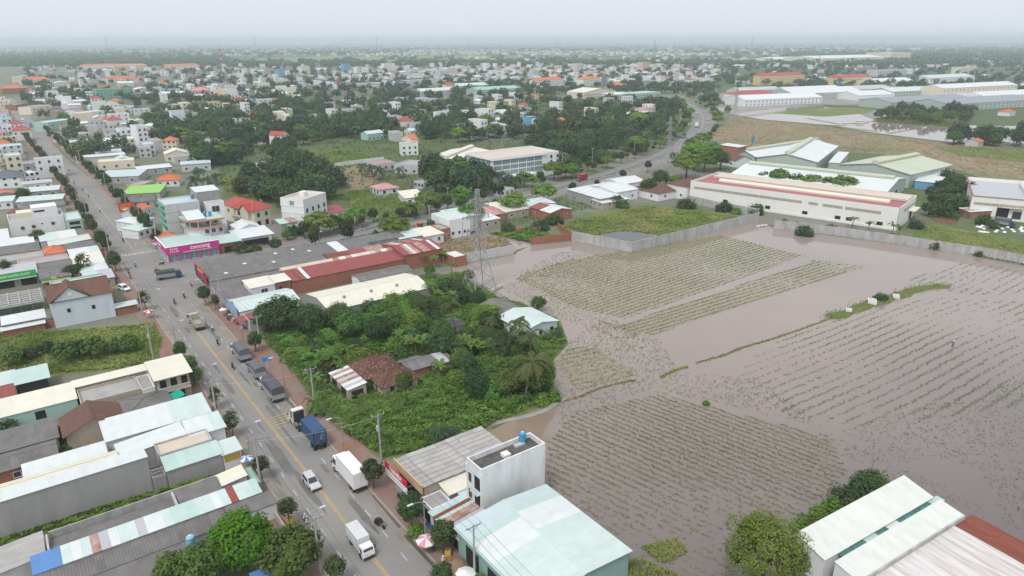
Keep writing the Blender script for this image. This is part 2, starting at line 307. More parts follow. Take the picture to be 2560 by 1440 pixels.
# ---------------- rice rows, banks, grass tufts
m_rice=mat('rice_stubble',(.255,.26,.11),.9,.2,.15,(.32,.30,.15),.45,.06,trans=.25)
m_ricd=mat('rice_stubble_dark',(.215,.225,.145),.9,.2,.15,(.25,.245,.165),.45,.06,trans=.25)
m_tuft=mat('grass_blades',(.21,.30,.07),.9,.3,.10,(.31,.32,.12),.5,.05,trans=.35)
m_tuftd=mat('dry_reeds',(.36,.29,.18),.9,.2,.06,(.20,.23,.10),.40,.02,trans=.3)
BW=[.35]
def tuft(b,x,y,z,h,w,n,rr):
    for k in range(n):
        a=rr.uniform(0,2*PI); ca,sa=math.cos(a),math.sin(a); l=rr.uniform(.2,1.0)*w; hh=h*rr.uniform(.6,1.1); bw=w*BW[0]
        x0,y0=x+rr.uniform(-w,w)*.4,y+rr.uniform(-w,w)*.4
        b.add([(x0-sa*bw,y0+ca*bw,z),(x0+sa*bw,y0-ca*bw,z),(x0+ca*l+sa*bw*.3,y0+sa*l-ca*bw*.3,z+hh),(x0+ca*l-sa*bw*.3,y0+sa*l+ca*bw*.3,z+hh)],[(0,1,2,3)])
def rows(name,poly,d0,d1,gap,step,m,h=.3,w=.3,keep=.9,n=4,label=None,seed=1):
    rr=random.Random(seed); P=PX(poly); d=(G(*d1)-G(*d0)).to_2d().normalized(); nn=Vector((-d.y,d.x)); o=P[0].to_2d()
    us=[(p.to_2d()-o).dot(d) for p in P]; vs=[(p.to_2d()-o).dot(nn) for p in P]; b=MB(); v=min(vs)
    while v<max(vs):
        u=min(us)
        while u<max(us):
            q=o+d*u+nn*(v+1.2*noise.noise((u*.02,v*.03,seed))+rr.gauss(0,.16)); u+=step*rr.uniform(.6,1.5)
            dn=noise.noise((q.x*.045,q.y*.045,seed*3.3)); 
            if rr.random()>keep+dn*.75: continue
            if not inside(q,P): continue
            tuft(b,q.x,q.y,.03,h*.7*(1+dn*.4)*rr.uniform(.7,1.2),w*1.55*rr.uniform(.7,1.3),n+4,rr)
        v+=gap
    return kind(b.obj(name,m),'stuff')
BW[0]=.10
rows('rice_rows',[(1285,695),(1400,655),(1640,612),(1800,588),(2012,640),(1840,700),(1560,797),(1440,770)],(1560,797),(2012,640),1.75,.4,m_rice,.35,.32,.95,5,seed=1)
rows('rice_rows',[(1530,820),(1600,795),(2040,650),(2170,668),(1900,752),(1632,838)],(1632,838),(2170,668),1.75,.4,m_rice,.35,.32,.97,5,seed=2)
rows('rice_rows',[(1385,905),(1420,872),(1480,866),(1590,935),(1560,955),(1440,975)],(1440,975),(1570,945),1.9,.42,m_rice,.35,.32,.95,4,seed=3)
rows('rice_rows',[(1840,960),(1880,880),(2080,800),(2330,745),(2700,760),(2700,1000),(2140,1070),(1960,1030)],(2090,1085),(2560,850),2.4,.40,m_ricd,.3,.27,.62,4,seed=4)
rows('rice_rows',[(1370,1105),(1440,1030),(1650,985),(2070,1090),(2120,1180),(2000,1290),(1820,1440),(1700,1480),(1560,1480),(1500,1330),(1370,1230)],(1375,1100),(1705,1255),1.45,.3,mat('rice_stubble_mid',(.235,.235,.13),.9,.25,.15,(.28,.26,.16),.45,.06,trans=.25),.32,.27,.85,6,seed=5)
rows('rice_rows',[(2270,700),(2400,655),(2700,690),(2700,740),(2400,735)],(2380,735),(2520,670),2.4,.5,m_ricd,.3,.3,.55,4,seed=6)
def spray(name,poly,n,h,w,k,m,seed,kk='stuff',z=.03,thr=-9,fr=.05):
    rr=random.Random(seed); b=MB()
    for x,y in scatter(PX(poly),n,rr):
        dn=noise.noise((x*fr,y*fr,seed*1.7))
        if dn<thr: continue
        tuft(b,x,y,z,h*(1+.7*dn)*rr.uniform(.6,1.3),w*rr.uniform(.7,1.4),k,rr)
    return kind(b.obj(name,m),kk)
spray('rice_stubble',[(1400,870),(1500,800),(1650,850),(1700,930),(1900,950),(2060,1070),(1800,1010),(1600,980),(1400,1080),(1390,1010)],2200,.25,.3,6,m_ricd,11)
spray('rice_stubble',[(1250,720),(1310,690),(1450,770),(1540,800),(1640,840),(1560,850),(1400,800)],900,.25,.3,6,m_rice,12)
spray('rice_stubble',[(2060,1090),(2700,900),(2700,1400),(2350,1250),(2200,1190),(1990,1330),(1880,1350)],2400,.22,.28,6,m_ricd,13,thr=-.1)
spray('rice_stubble',[(1280,690),(1400,630),(1560,640),(1480,700)],700,.25,.3,6,m_ricd,14)
BW[0]=.3
spray('marsh_grass',[(1600,1370),(1690,1345),(1720,1380),(1660,1410)],500,.5,.3,4,m_tuft,15)
spray('marsh_grass',[(1540,1405),(1600,1400),(1700,1440),(1700,1500),(1540,1500)],600,.6,.35,4,m_tuft,16)
# low banks between the paddies
def bank(px,w,h,m,n,seed,gh=.35):
    L=smooth_line(PX(px),4); rr=random.Random(seed); b=MB(); K=len(L)
    for i,p in enumerate(L):
        d=(L[min(i+1,K-1)]-L[max(i-1,0)]).normalized(); q=Vector((-d.y,d.x)); ww=w*(.6+.5*rr.random())*(.35 if i in(0,K-1) else 1); hh=h*(.7+.5*rr.random())*(0.1 if i in (0,K-1) else 1)
        for s,z in ((-1,-.05),(-.5,hh),(.5,hh),(1,-.05)): b.v.append((p.x+q.x*ww*s,p.y+q.y*ww*s,z))
    for i in range(K-1):
        for j in range(3): b.f.append((i*4+j+1,i*4+j,(i+1)*4+j,(i+1)*4+j+1)); b.m.append(0)
    o=kind(b.obj('paddy_bank',mat('bank_soil',(.14,.13,.06),.95,.25,.3,(.10,.14,.04),.5,.2)))
    t=MB()
    for k in range(n):
        f=rr.random()*(K-1); i=int(f); p=L[i].lerp(L[i+1],f-i); tuft(t,p.x+rr.gauss(0,w*.45),p.y+rr.gauss(0,w*.45),h*.5,gh,.3,4,rr)
    kind(t.obj('bank_grass',m),'stuff'); return o
bank([(2075,793),(2110,785),(2170,762),(2240,742),(2300,722),(2365,715)],2.6,.45,m_tuft,700,21,.4)
bank([(1740,908),(1810,888),(1860,868),(1930,848),(2040,810),(2090,790)],.5,.1,m_rice,380,22,.25)
bank([(1650,945),(1690,925),(1720,918)],.6,.1,m_tuft,90,23,.3)
bank([(1380,1010),(1440,995),(1510,968),(1590,950)],.45,.1,m_rice,200,24,.25)
bank([(2060,312),(2120,320),(2200,330)],1.2,.3,m_tuft,60,27,.5); bank([(2215,335),(2290,322),(2330,310)],1.0,.3,m_tuft,60,28,.5); bank([(2010,295),(2110,310),(2185,303)],1.0,.3,m_tuft,60,29,.5); bank([(2330,312),(2480,328),(2560,322)],1.2,.3,m_tuft,60,30,.5); bank([(2520,340),(2620,318)],1.2,.3,m_tuft,40,31,.5)
# concrete path lip along the flooded edge of the thicket
strip('garden_path',smooth_line(PX([(1212,1064),(1290,1048),(1350,1033),(1390,1010),(1408,998),(1392,985)]),4),.6,.6,.02,mat('path_concrete',(.30,.29,.26),.9,.15,.8,(.2,.2,.17),.45,.4),h=.18)
# grass
spray('tall_grass',[(-120,845),(330,815),(385,808),(405,850),(390,905),(300,920),(-120,955)],6500,.5,.55,5,m_tuft,41,fr=.12)
spray('tall_grass',[(1400,572),(1440,548),(1620,515),(1760,532),(1880,547),(1660,592),(1600,580),(1552,577),(1488,588),(1440,596)],6000,.42,.7,5,m_tuft,42)
spray('tall_grass',[(2262,598),(2330,562),(2600,612),(2600,650),(2400,620)],2200,.3,.45,4,m_tuft,43)
spray('tall_grass',[(870,480),(1000,470),(1060,500),(1045,540),(930,555),(880,530)],2600,.9,.8,4,m_tuft,44)
spray('tall_grass',[(720,385),(820,372),(920,385),(940,400),(740,420)],1500,.5,1.0,4,m_tuft,45)
spray('tall_grass',[(540,450),(620,440),(720,480),(700,510),(580,490)],1800,1.0,1.0,4,m_tuft,46)
spray('dry_reeds',[(1775,345),(1830,290),(1900,300),(2060,315),(2200,337),(2330,353),(2440,365),(2800,400),(2800,520),(2480,455),(2380,420),(2200,385),(1900,372)],12000,.16,1.2,4,m_tuftd,47)
spray('tall_grass',[(2335,367),(2460,367),(2800,397),(2800,428),(2400,390)],4000,.25,1.2,4,m_tuft,48)
spray('dry_reeds',[(1080,602),(1250,592),(1285,612),(1285,632),(1130,658)],900,.5,.6,4,m_tuftd,49)
# ---------------- building kit
def wm(k,c,**kw):
    kw.setdefault('c2',tuple(x*.62 for x in c)); kw.setdefault('amt',.30); kw.setdefault('s2',.5); kw.setdefault('strx',(1,1,.22)); kw.setdefault('edge',.2)
    return mat('wall_'+k,c,.85,.05,.8,**kw)
WL=dict(white=wm('white',(.70,.71,.71),amt=.22),pale=wm('pale_blue',(.56,.62,.67),amt=.22),cream=wm('cream',(.66,.61,.48),amt=.22),grey=wm('concrete',(.33,.325,.32),amt=.42,c2=(.25,.245,.24)),
 stain=wm('stained_white',(.47,.465,.46),amt=.45,c2=(.25,.245,.24),s2=.55,strx=(1,1,.4)),swhite=wm('weathered_white',(.70,.71,.72),amt=.36,c2=(.42,.43,.44),s2=.6),lgrey=wm('light_grey',(.50,.50,.50),amt=.3,c2=(.4,.4,.4)),mint=wm('mint',(.36,.52,.46),amt=.2),brick=wm('brick',(.33,.14,.085),amt=.4,c2=(.22,.105,.08),s2=1.2,strx=(1,1,1)),
 yellow=wm('yellow',(.62,.50,.25),amt=.2),teal=wm('teal_metal',(.24,.37,.34),amt=.15),pink=wm('pink',(.60,.43,.40),amt=.2),tan=wm('tan',(.42,.36,.29),amt=.35),blue=wm('blue',(.16,.33,.55),amt=.2),green=wm('green',(.13,.42,.28),amt=.2),
 dark=wm('dark',(.05,.05,.05)),sage=wm('sage_metal',(.40,.46,.42),amt=.15),ivory=wm('ivory_metal',(.75,.74,.71),amt=.12),rust=wm('rust',(.22,.09,.055),amt=.4,c2=(.4,.33,.28)),magenta=wm('magenta',(.55,.04,.26),amt=.1),greymid=wm('mid_grey',(.24,.24,.25)),lilac=wm('lilac',(.5,.47,.52)))
def rm_(k,c,**kw):
    kw.setdefault('c2',tuple(x*.86 for x in c)); kw.setdefault('amt',.32); kw.setdefault('s2',.35); kw.setdefault('hue',.004); kw.setdefault('edge',.22)
    return mat('roof_'+k,c,kw.pop('rough',.5),.05,.5,**kw)
RF=dict(white=rm_('white_tin',(.60,.63,.63),corr=.33),mint=rm_('mint_tin',(.42,.54,.50),corr=.33),pmint=rm_('pale_mint_tin',(.50,.59,.565),corr=.33),green=rm_('green_tin',(.27,.47,.38),corr=.33),bluep=rm_('pale_blue_tin',(.46,.55,.57),corr=.33),
 ivoryt=rm_('ivory_tin',(.61,.63,.585),corr=.33),cream=rm_('cream_tin',(.66,.63,.53),corr=.33),asb=rm_('asbestos',(.185,.175,.17),rough=.9,amt=.45,c2=(.11,.105,.10)),asbl=rm_('pale_asbestos',(.40,.385,.37),rough=.9,amt=.42,c2=(.27,.26,.25),hue=.012),
 brown=rm_('brown_tile',(.115,.06,.045),rough=.8,amt=.4,c2=(.18,.095,.07),s2=1.5),red=rm_('red_tile',(.36,.075,.06),rough=.7,amt=.25),orange=rm_('orange_tile',(.50,.155,.075),rough=.75,amt=.25),redtin=rm_('red_tin',(.27,.055,.055),amt=.4,c2=(.19,.06,.05)),
 rust=rm_('rusty_tin',(.24,.085,.055),rough=.8,amt=.5,c2=(.44,.36,.31),s2=.8),beige=rm_('beige_tin',(.55,.47,.38)),lime=rm_('lime_tin',(.24,.50,.10)),blue=rm_('blue_tin',(.10,.22,.47)),grey=rm_('grey_tin',(.42,.43,.45)),sage=rm_('sage_tin',(.44,.47,.36),amt=.15),
 dark=rm_('dark_slab',(.06,.055,.05),rough=.95,amt=.42,c2=(.17,.16,.15),s2=.6),slab=rm_('concrete_slab',(.36,.35,.335),rough=.9,amt=.4,c2=(.25,.245,.24)),navy=rm_('navy_tile',(.12,.13,.16),rough=.8),pinkr=rm_('pink_tin',(.50,.24,.25)),
 wrust=rm_('white_rusting_tin',(.62,.60,.59),amt=.36,c2=(.30,.20,.155),s2=1.3,strx=(1,.12,1)),redrust=rm_('red_rust_tin',(.19,.055,.04),rough=.9,amt=.3,c2=(.30,.13,.08),s2=1.2,strx=(1,.2,1)),solar=rm_('grey_panel',(.24,.25,.28),rough=.4))
m_frame=mat('window_frame',(.62,.62,.60),.6,.05); m_pane=mat('window_glass',(.045,.05,.055),.12,.1,spec=.6); m_open=mat('dark_opening',(.025,.024,.023),.9,.2); m_shut=mat('brown_shutter',(.09,.045,.03),.7,.1)
m_door=mat('door_leaf',(.14,.10,.08),.7,.1); m_curt=mat('blue_green_glass',(.16,.25,.27),.15,.1,spec=.6); m_rail=mat('balustrade',(.55,.54,.5),.7,.1); m_steel=mat('grey_steel',(.30,.31,.32),.5,.1,metal=.3); m_roll=mat('roller_shutter',(.30,.33,.36),.5,.08)
WC={}; FAR=[False]
def wmesh(w,h,st):
    k=(round(w,2),round(h,2),st)
    if k not in WC:
        b=MB(); t=.09 if w<3 else .12
        if st=='v': fm=None
        else:
            b.box(-w/2-t,-w/2,-.09,.02,-t,h+t); b.box(w/2,w/2+t,-.09,.02,-t,h+t); b.box(-w/2,w/2,-.09,.02,h,h+t); b.box(-w/2,w/2,-.12,.02,-t,0)
            nv=max(0,round(w/1.2)-1)
            for i in range(nv): x=-w/2+w*(i+1)/(nv+1); b.box(x-.035,x+.035,-.07,.02,0,h)
            fm=b.mesh('window',[m_frame])
        p=MB(); p.box(-w/2,w/2,-.03,.01,0,h); pm=p.mesh('pane',[{'w':m_pane,'d':m_door,'v':m_open,'s':m_shut,'c':m_curt,'g':m_roll}[st]])
        WC[k]=(fm,pm)
    return WC[k]
def window(root,face,L,D,u,z,w,h,st='w',sub=True):
    x,y,r={'f':(u*L,0,0),'r':(L,u*D,PI/2),'b':(L-u*L,D,PI),'l':(0,D-u*D,-PI/2)}[face]
    if FAR[0]:
        k=('far',round(w,1),round(h,1),st)
        if k not in WC:
            b=MB(); b.box(-w/2-.12,w/2+.12,-.06,.02,-.12,h+.12); b.mi=1; b.box(-w/2,w/2,-.09,-.05,0,h); WC[k]=b.mesh('window',[m_frame,m_pane if st!='v' else m_open])
        return ob('door' if st=='d' else 'window',WC[k],root,(x,y,z),r)
    fm,pm=wmesh(w,h,st); nm={'d':'door','v':'opening','g':'roller_door'}.get(st,'window')
    if fm is None: return ob(nm,pm,root,(x,y,z),r)
    o=ob(nm,fm,root,(x,y,z),r); ob('pane' if st in 'wc' else 'leaf',pm,o); return o
def plane(root,P,w,s,m,sw,t=.07,name='roof_sheet',rib=0):
    P=Vector(P);w=Vector(w);s=Vector(s); n=max(1,round(w.length/sw)); dw=w/n; up=w.cross(s).normalized()
    if up.z<0: up=-up
    b=MB(); e=dw*(1+.03/max(dw.length,.1))
    if rib:
        k=max(2,int(dw.length/rib)); lo=[];
        for i in range(k*2+1):
            f=i/(k*2); z=.055 if i%2 else 0
            lo.append(dw*f+up*(t+z))
        for q in lo: b.v+= [tuple(q),tuple(q+s)]
        for i in range(k*2): b.f.append((i*2,i*2+2,i*2+3,i*2+1)); b.m.append(0)
    else:
        c=[Vector((0,0,0)),e,e+s,s]
        if w.cross(s).z<0: c=[c[0],c[3],c[2],c[1]]
        b.add(c+[q+up*t for q in c],[(4,5,6,7),(3,2,1,0),(0,1,5,4),(1,2,6,5),(2,3,7,6),(3,0,4,7)])
    f0=(lambda i:m[int(i*len(m)/n)]) if isinstance(m,list) else (lambda i:m)
    me=b.mesh(name,f0(0))
    for i in range(n):
        o=ob(name,me,root,P+dw*i+up*(.004*(i%2)))
        if isinstance(m,list): o.material_slots[0].link='OBJECT'; o.material_slots[0].material=f0(i)
SPOTS=[]   # building footprints, kept clear of trees and filler houses
def build(A,ang,L,D,name,label,h,wall='white',roof=('flat',.6),rm='white',win=(),cat='house',group=None,oh=.3,sw=None,rib=0,z0=0,wallname='wall'):
    A=Vector((A[0],A[1],0)); dist=A.length; ex=Vector((math.cos(ang),math.sin(ang),0)); ey=Vector((-ex.y,ex.x,0))
    if sw is None: sw=1.15 if dist<140 else (3.2 if dist<320 else 400)
    SPOTS.append((A+ex*L/2+ey*D/2,max(L,D)/2,A,ex,ey,L,D))
    root=thing(name,label,cat,(A.x,A.y,z0),ang,group); W_=WL[wall] if isinstance(wall,str) else wall
    Rm=[RF[x] for x in rm] if isinstance(rm,list) else RF[rm]; R1=Rm[0] if isinstance(Rm,list) else Rm
    b=MB(); k=roof[0]
    if k=='flat':
        p=roof[1]; t=min(.22,L/6,D/6); b.box(0,L,0,D,0,h,False,False)
        if p>0:
            b.add([(0,0,h),(L,0,h),(L,D,h),(0,D,h),(t,t,h),(L-t,t,h),(L-t,D-t,h),(t,D-t,h),(t,t,h-p),(L-t,t,h-p),(L-t,D-t,h-p),(t,D-t,h-p)],[(0,1,5,4),(1,2,6,5),(2,3,7,6),(3,0,4,7),(4,5,9,8),(5,6,10,9),(6,7,11,10),(7,4,8,11)])
        b.obj(wallname,W_,root); s=MB(); s.box(t*.5,L-t*.5,t*.5,D-t*.5,h-p-.1,h-p+(.03 if p>0 else .12)); s.obj('roof',R1,root)
    elif k=='shed':
        dz,ax=roof[1],roof[2]; z=[h,h,h+dz,h+dz] if ax=='y' else [h,h+dz,h+dz,h]
        b.add([(0,0,0),(L,0,0),(L,D,0),(0,D,0),(0,0,z[0]),(L,0,z[1]),(L,D,z[2]),(0,D,z[3])],[(0,1,5,4),(1,2,6,5),(2,3,7,6),(3,0,4,7)]); b.obj(wallname,W_,root)
        if ax=='y': sl=dz/D; plane(root,(-oh,-oh,h-sl*oh+.01),(L+2*oh,0,0),(0,D+2*oh,dz+2*oh*sl),Rm,sw,rib=rib)
        else: sl=dz/L; plane(root,(-oh,-oh,h-sl*oh+.01),(0,D+2*oh,0),(L+2*oh,0,dz+2*oh*sl),Rm,sw,rib=rib)
    elif k in('gable','mon'):
        rise,ax=roof[1],roof[2]
        if ax=='x':
            b.add([(0,0,0),(L,0,0),(L,D,0),(0,D,0),(0,0,h),(L,0,h),(L,D,h),(0,D,h),(0,D/2,h+rise),(L,D/2,h+rise)],[(0,1,5,4),(2,3,7,6),(1,2,6,9,5),(3,0,4,8,7)]); sl=rise/(D/2)
            plane(root,(-oh,-oh,h-sl*oh+.01),(L+2*oh,0,0),(0,D/2+oh,rise+sl*oh),Rm,sw,rib=rib); plane(root,(L+oh,D+oh,h-sl*oh+.01),(-L-2*oh,0,0),(0,-D/2-oh,rise+sl*oh),Rm[::-1] if isinstance(Rm,list) else Rm,sw,rib=rib)
            c=MB(); c.box(-oh,L+oh,D/2-.18,D/2+.18,h+rise+.02,h+rise+.13); c.obj('ridge_cap',R1,root)
            if k=='mon':
                m=MB(); mw=min(1.6,D*.09); a=L*.02
                pr=[(-mw,.05),(-mw,.9),(-mw*.6,1.35),(0,1.5),(mw*.6,1.35),(mw,.9),(mw,.05)]
                m.add([(x,D/2+y,h+rise+z) for x in(a,L-a) for y,z in pr],[(i,i+1,8+i,7+i) for i in range(6)]+[tuple(range(6,-1,-1)),tuple(range(7,14))]); m.obj('ridge_vent',RF[roof[3]],root)
        else:
            b.add([(0,0,0),(L,0,0),(L,D,0),(0,D,0),(0,0,h),(L,0,h),(L,D,h),(0,D,h),(L/2,0,h+rise),(L/2,D,h+rise)],[(0,1,5,8,4),(1,2,6,5),(2,3,7,9,6),(3,0,4,7)]); sl=rise/(L/2)
            plane(root,(L+oh,-oh,h-sl*oh+.01),(0,D+2*oh,0),(-L/2-oh,0,rise+sl*oh),Rm,sw,rib=rib); plane(root,(-oh,D+oh,h-sl*oh+.01),(0,-D-2*oh,0),(L/2+oh,0,rise+sl*oh),Rm[::-1] if isinstance(Rm,list) else Rm,sw,rib=rib)
            c=MB(); c.box(L/2-.18,L/2+.18,-oh,D+oh,h+rise+.02,h+rise+.13); c.obj('ridge_cap',R1,root)
            if k=='mon':
                m=MB(); mw=min(1.8,L*.07); a=D*.02
                pr=[(-mw,.05),(-mw,.9),(-mw*.6,1.35),(0,1.5),(mw*.6,1.35),(mw,.9),(mw,.05)]
                m.add([(L/2+x,y,h+rise+z) for y in(D-a,a) for x,z in pr],[(i,i+1,8+i,7+i) for i in range(6)]+[tuple(range(6,-1,-1)),tuple(range(7,14))]); m.obj('ridge_vent',RF[roof[3]],root)
        b.obj(wallname,W_,root)
    elif k=='hip':
        rise=roof[1]; b.box(0,L,0,D,0,h,False,False); b.obj(wallname,W_,root); o=oh; q=min(L,D)/2; s=MB(); z=h-.05
        if L>=D: r=[(q,D/2),(L-q+.01,D/2)]
        else: r=[(L/2,q),(L/2,D-q+.01)]
        s.add([(-o,-o,z),(L+o,-o,z),(L+o,D+o,z),(-o,D+o,z),(*r[0],h+rise),(*r[1],h+rise)],[(0,1,5,4),(1,2,5),(2,3,4,5),(3,0,4)] if L>=D else [(0,1,4),(1,2,5,4),(2,3,5),(3,0,4,5)])
        s.add([(-o,-o,z-.12),(L+o,-o,z-.12),(L+o,D+o,z-.12),(-o,D+o,z-.12),(-o,-o,z),(L+o,-o,z),(L+o,D+o,z),(-o,D+o,z)],[(0,1,5,4),(1,2,6,5),(2,3,7,6),(3,0,4,7),(3,2,1,0)]); s.obj('roof',R1,root)
        for p0,p1 in (((-o,-o),r[0]),((L+o,-o),r[1] if L>=D else r[0]),((L+o,D+o),r[1]),((-o,D+o),r[0] if L>=D else r[1]),(r[0],r[1])):
            c=MB(); c.bar((*p0,z if p0 not in r else h+rise),(*p1,h+rise),.22); c.obj('hip_ridge',R1,root)
    FAR[0]=dist>330 or sw==400
    for w in win:
        f,u,z,ww,hh=w[:5]; st=w[5] if len(w)>5 else 'w'
        if isinstance(u,int):
            for i in range(u): window(root,f,L,D,(i+.5)/u,z,ww,hh,st)
        else: window(root,f,L,D,u,z,ww,hh,st)
    FAR[0]=False; return root
VZ=math.atan2(RN.y,RN.x)
def bru(u0,u1,v0,v1,name,label,h,**k): return build(rd(u0,v0),VZ,v1-v0,u1-u0,name,label,h,**k)
def bld(a,b,c,name,label,h,hp=None,**k):
    hp=h if hp is None else hp; A=G(*a,hp);B=G(*b,hp); e=(B-A); e.z=0; L=e.length; e/=L; n=Vector((-e.y,e.x,0))
    D=c if not hasattr(c,'__len__') else max(2,(G(*c,hp)-B).dot(n)); ang=math.atan2(e.y,e.x)
    d=(ang-VZ+PI/4)%(PI/2)-PI/4
    if abs(d)<math.radians(6): ang-=d
    return build(A,ang,L,D,name,label,h,**k)
def box(root,name,m,*bb,loc=None):
    b=MB()
    for q in bb: b.box(*q)
    return b.obj(name,m,root,loc=loc)
def text(s,size,m,root,loc,rot,name='lettering',ext=.02,sx=1,bold=0):
    c=bpy.data.curves.new('t','FONT'); c.body=s; c.size=size; c.extrude=ext; c.align_x='CENTER'; c.align_y='CENTER'; c.resolution_u=2; c.offset=bold
    t=bpy.data.objects.new('t',c); COL.objects.link(t); dg=bpy.context.evaluated_depsgraph_get(); me=bpy.data.meshes.new_from_object(t.evaluated_get(dg)); bpy.data.objects.remove(t)
    me.materials.clear(); me.materials.append(m); o=ob(name,me,root,loc); o.rotation_euler=rot; o.scale=(sx,1,1); return o
TX=(PI/2,0,0); TL=(PI/2,0,-PI/2); TR=(PI/2,0,PI/2)
m_wl=mat('white_letters',(.75,.75,.75),.6,.03); m_yl=mat('yellow_letters',(.70,.50,.05),.6,.03); m_rl=mat('red_letters',(.50,.03,.04),.6,.03)
m_tank=mat('tank_blue',(.06,.27,.47),.5,.12,2); m_tankw=mat('tank_white',(.6,.63,.66),.5,.08,2)
def tank(p,z,label,m=None,r=.55,h=1.5):
    t=thing('water_tank',label,'water tank',(p[0],p[1],z)); b=MB(); pr=[(r,.25)]; n=5
    for i in range(n): pr+=[(r,.25+h*(i+.2)/n),(r*1.04,.25+h*(i+.5)/n),(r,.25+h*(i+.8)/n)]
    b.lathe([(0.01,.25)]+pr+[(r,.25+h),(r*.6,.4+h)],n=14); b.obj('barrel',m or m_tank,t,True)
    b=MB(); b.lathe([(r*.35,.38+h),(r*.35,.5+h),(.01,.52+h)],n=10); b.obj('lid',m_tankw,t)
    b=MB()
    for i in range(4): a=PI/4+i*PI/2; b.bar((r*.8*math.cos(a),r*.8*math.sin(a),0),(r*.8*math.cos(a),r*.8*math.sin(a),.26),.08)
    b.obj('stand',m_steel,t); return t
# ---------------- foreground buildings, right of the road
r=bru(.7,4.7,16.4,28.6,'narrow_townhouse','tall narrow white house with dark flat roof and blue banded balconies',10.2,wall='swhite',roof=('flat',.9),rm='dark',cat='house')
for z in (3.0,5.9): 
    window(r,'l',12.2,4,.24,z+.5,.9,1.7,'s'); window(r,'l',12.2,4,.72,z+.1,1.5,2.3,'v')
    box(r,'balcony',WL['pale'],(-.75,0,.15,2.1,z-.25,z-.05)); b=MB()
    for i in range(9): b.bar((-.72,.2+i*.23,z-.05),(-.72,.2+i*.23,z+.8),.04)
    b.bar((-.72,.15,z+.8),(-.72,2.1,z+.8),.07); b.obj('railing',m_rail,r); box(r,'blue_band',mat('sky_blue_paint',(.42,.62,.72),.7,.05),(-.05,-.003,.0,4.0,z+2.45,z+2.75))
for y in (.05,3.85): box(r,'facade_pier',WL['white'],(-.12,-.004,y-.1,y+.15,0,9.3))
box(r,'roof_hatch',WL['white'],(5.2,6.4,1.2,2.4,9.33,9.9)); box(r,'roof_ledge',WL['stain'],(8.4,10.2,2.6,3.4,9.33,9.65))
tank(rd(4.0,26.6),9.35,'blue ribbed water tank on the dark roof of the tall narrow house')
cl=['pmint']*9+['white']*4+['mint']+['bluep']*3
r=bru(-20.4,-2.5,10.2,26.2,'metal_shed','large metal shed with wide pale mint and white roof bands beside the paddy',5.0,wall='teal',roof=('gable',.7,'y'),rm=cl,cat='shed',oh=.35)
box(r,'eave_gutter',RF['mint'],(-.6,-.36,-.3,18.2,4.75,4.95))
for k in range(3): window(r,'l',16,17.9,.2+.3*k,.1,3.2,3.2,'v')
r=thing('appliance_shop','low shop with grey asbestos sheet roof and red white front sign','shop',rd(9,11.2),VZ); SPOTS.append((rd(13,19),8,rd(9,11.2),RN,RD,16.4,9.3))
b=MB(); b.box(0,16.4,0,9.3,0,4.6,False); b.obj('wall',WL['tan'],r); box(r,'roof_deck',WL['greymid'],(-.3,16.5,-.15,9.4,4.6,4.66))
b=MB(); b.slab((0,0,0),(2.1,0,.06),(2.1,1.06,.06),(0,1.06,0),.05); sm=b.mesh('roof_sheet',RF['asbl'])
for i in range(9):
    for j in range(8): 
        o=ob('roof_sheet',sm,r,(-.35+i*1.93,-.2+j*1.22*1.0,4.72+.012*i+.004*(j%2)+.05*math.sin(i*1.3))); o.scale=(.885,1.06,1); o.rotation_euler=(0,-.012*math.sin(i*1.7),0)
box(r,'parapet',mat('ochre_parapet',(.50,.36,.22),.8,.08),(-.55,-.3,-.1,9.3,3.6,5.1))
window(r,'l',16.4,9.3,.5,.1,7.5,2.5,'v'); box(r,'floor_counter',WL['greymid'],(-1.6,-.2,2,4,0,.9),(-1.5,-.2,5.4,7.6,0,1.1))
m_red=mat('sign_red',(.52,.02,.05),.5,.04)
s=thing('shop_sign','long red and white sign board on the shop front by the road','sign',rd(11.6,9.6),VZ)
box(s,'red_panel',m_red,(-.12,0,0,7.6,3.55,4.75)); box(s,'white_panel',WL['white'],(-.11,-.01,0,7.6,2.35,3.54)); text('TOSHIBA',1.05,m_wl,s,(-.14,3.8,4.15),TL,bold=.02)
box(s,'pale_line',WL['lgrey'],(-.125,-.112,1.2,6.4,2.75,3.1)); box(s,'bracket',m_steel,(0,1.7,.3,.4,3.4,3.5),(0,1.7,7.1,7.2,3.4,3.5))
bru(6.2,9.0,14,20.5,'lean_to_shed','cream tin lean-to between the narrow house and asbestos roofed shop',3.7,wall='stain',roof=('shed',.5,'y'),rm='cream',cat='shed')
bru(4.8,6.1,15.6,21,'lean_to_shed','small mint tin lean-to against the far side of the narrow house',3.2,wall='stain',roof=('shed',.3,'y'),rm='pmint',cat='shed')
bru(5.2,8.8,10.3,13.9,'porch','white flat porch roof next to the red white sign board',3.1,wall='white',roof=('flat',.25),rm='slab',cat='porch',win=[('l',.5,.1,2.4,2.2,'v')])
bru(1.6,5.0,10.2,15.9,'street_stall','street front stall with rust and mint striped tin roof',2.8,wall='mint',roof=('shed',.5,'x'),rm=['rust','mint','redrust','mint','bluep'],sw=.7,cat='stall',win=[('l',.5,.1,2.4,2,'v')],oh=.5)
bru(-2.2,1.4,10.6,16.2,'street_stall','street front stall with cream striped tin roof below the narrow house',2.6,wall='tan',roof=('shed',.6,'x'),rm=['cream','beige','cream','grey','cream'],sw=.7,cat='stall',win=[('l',.5,.1,2.4,1.9,'v')],oh=.45)
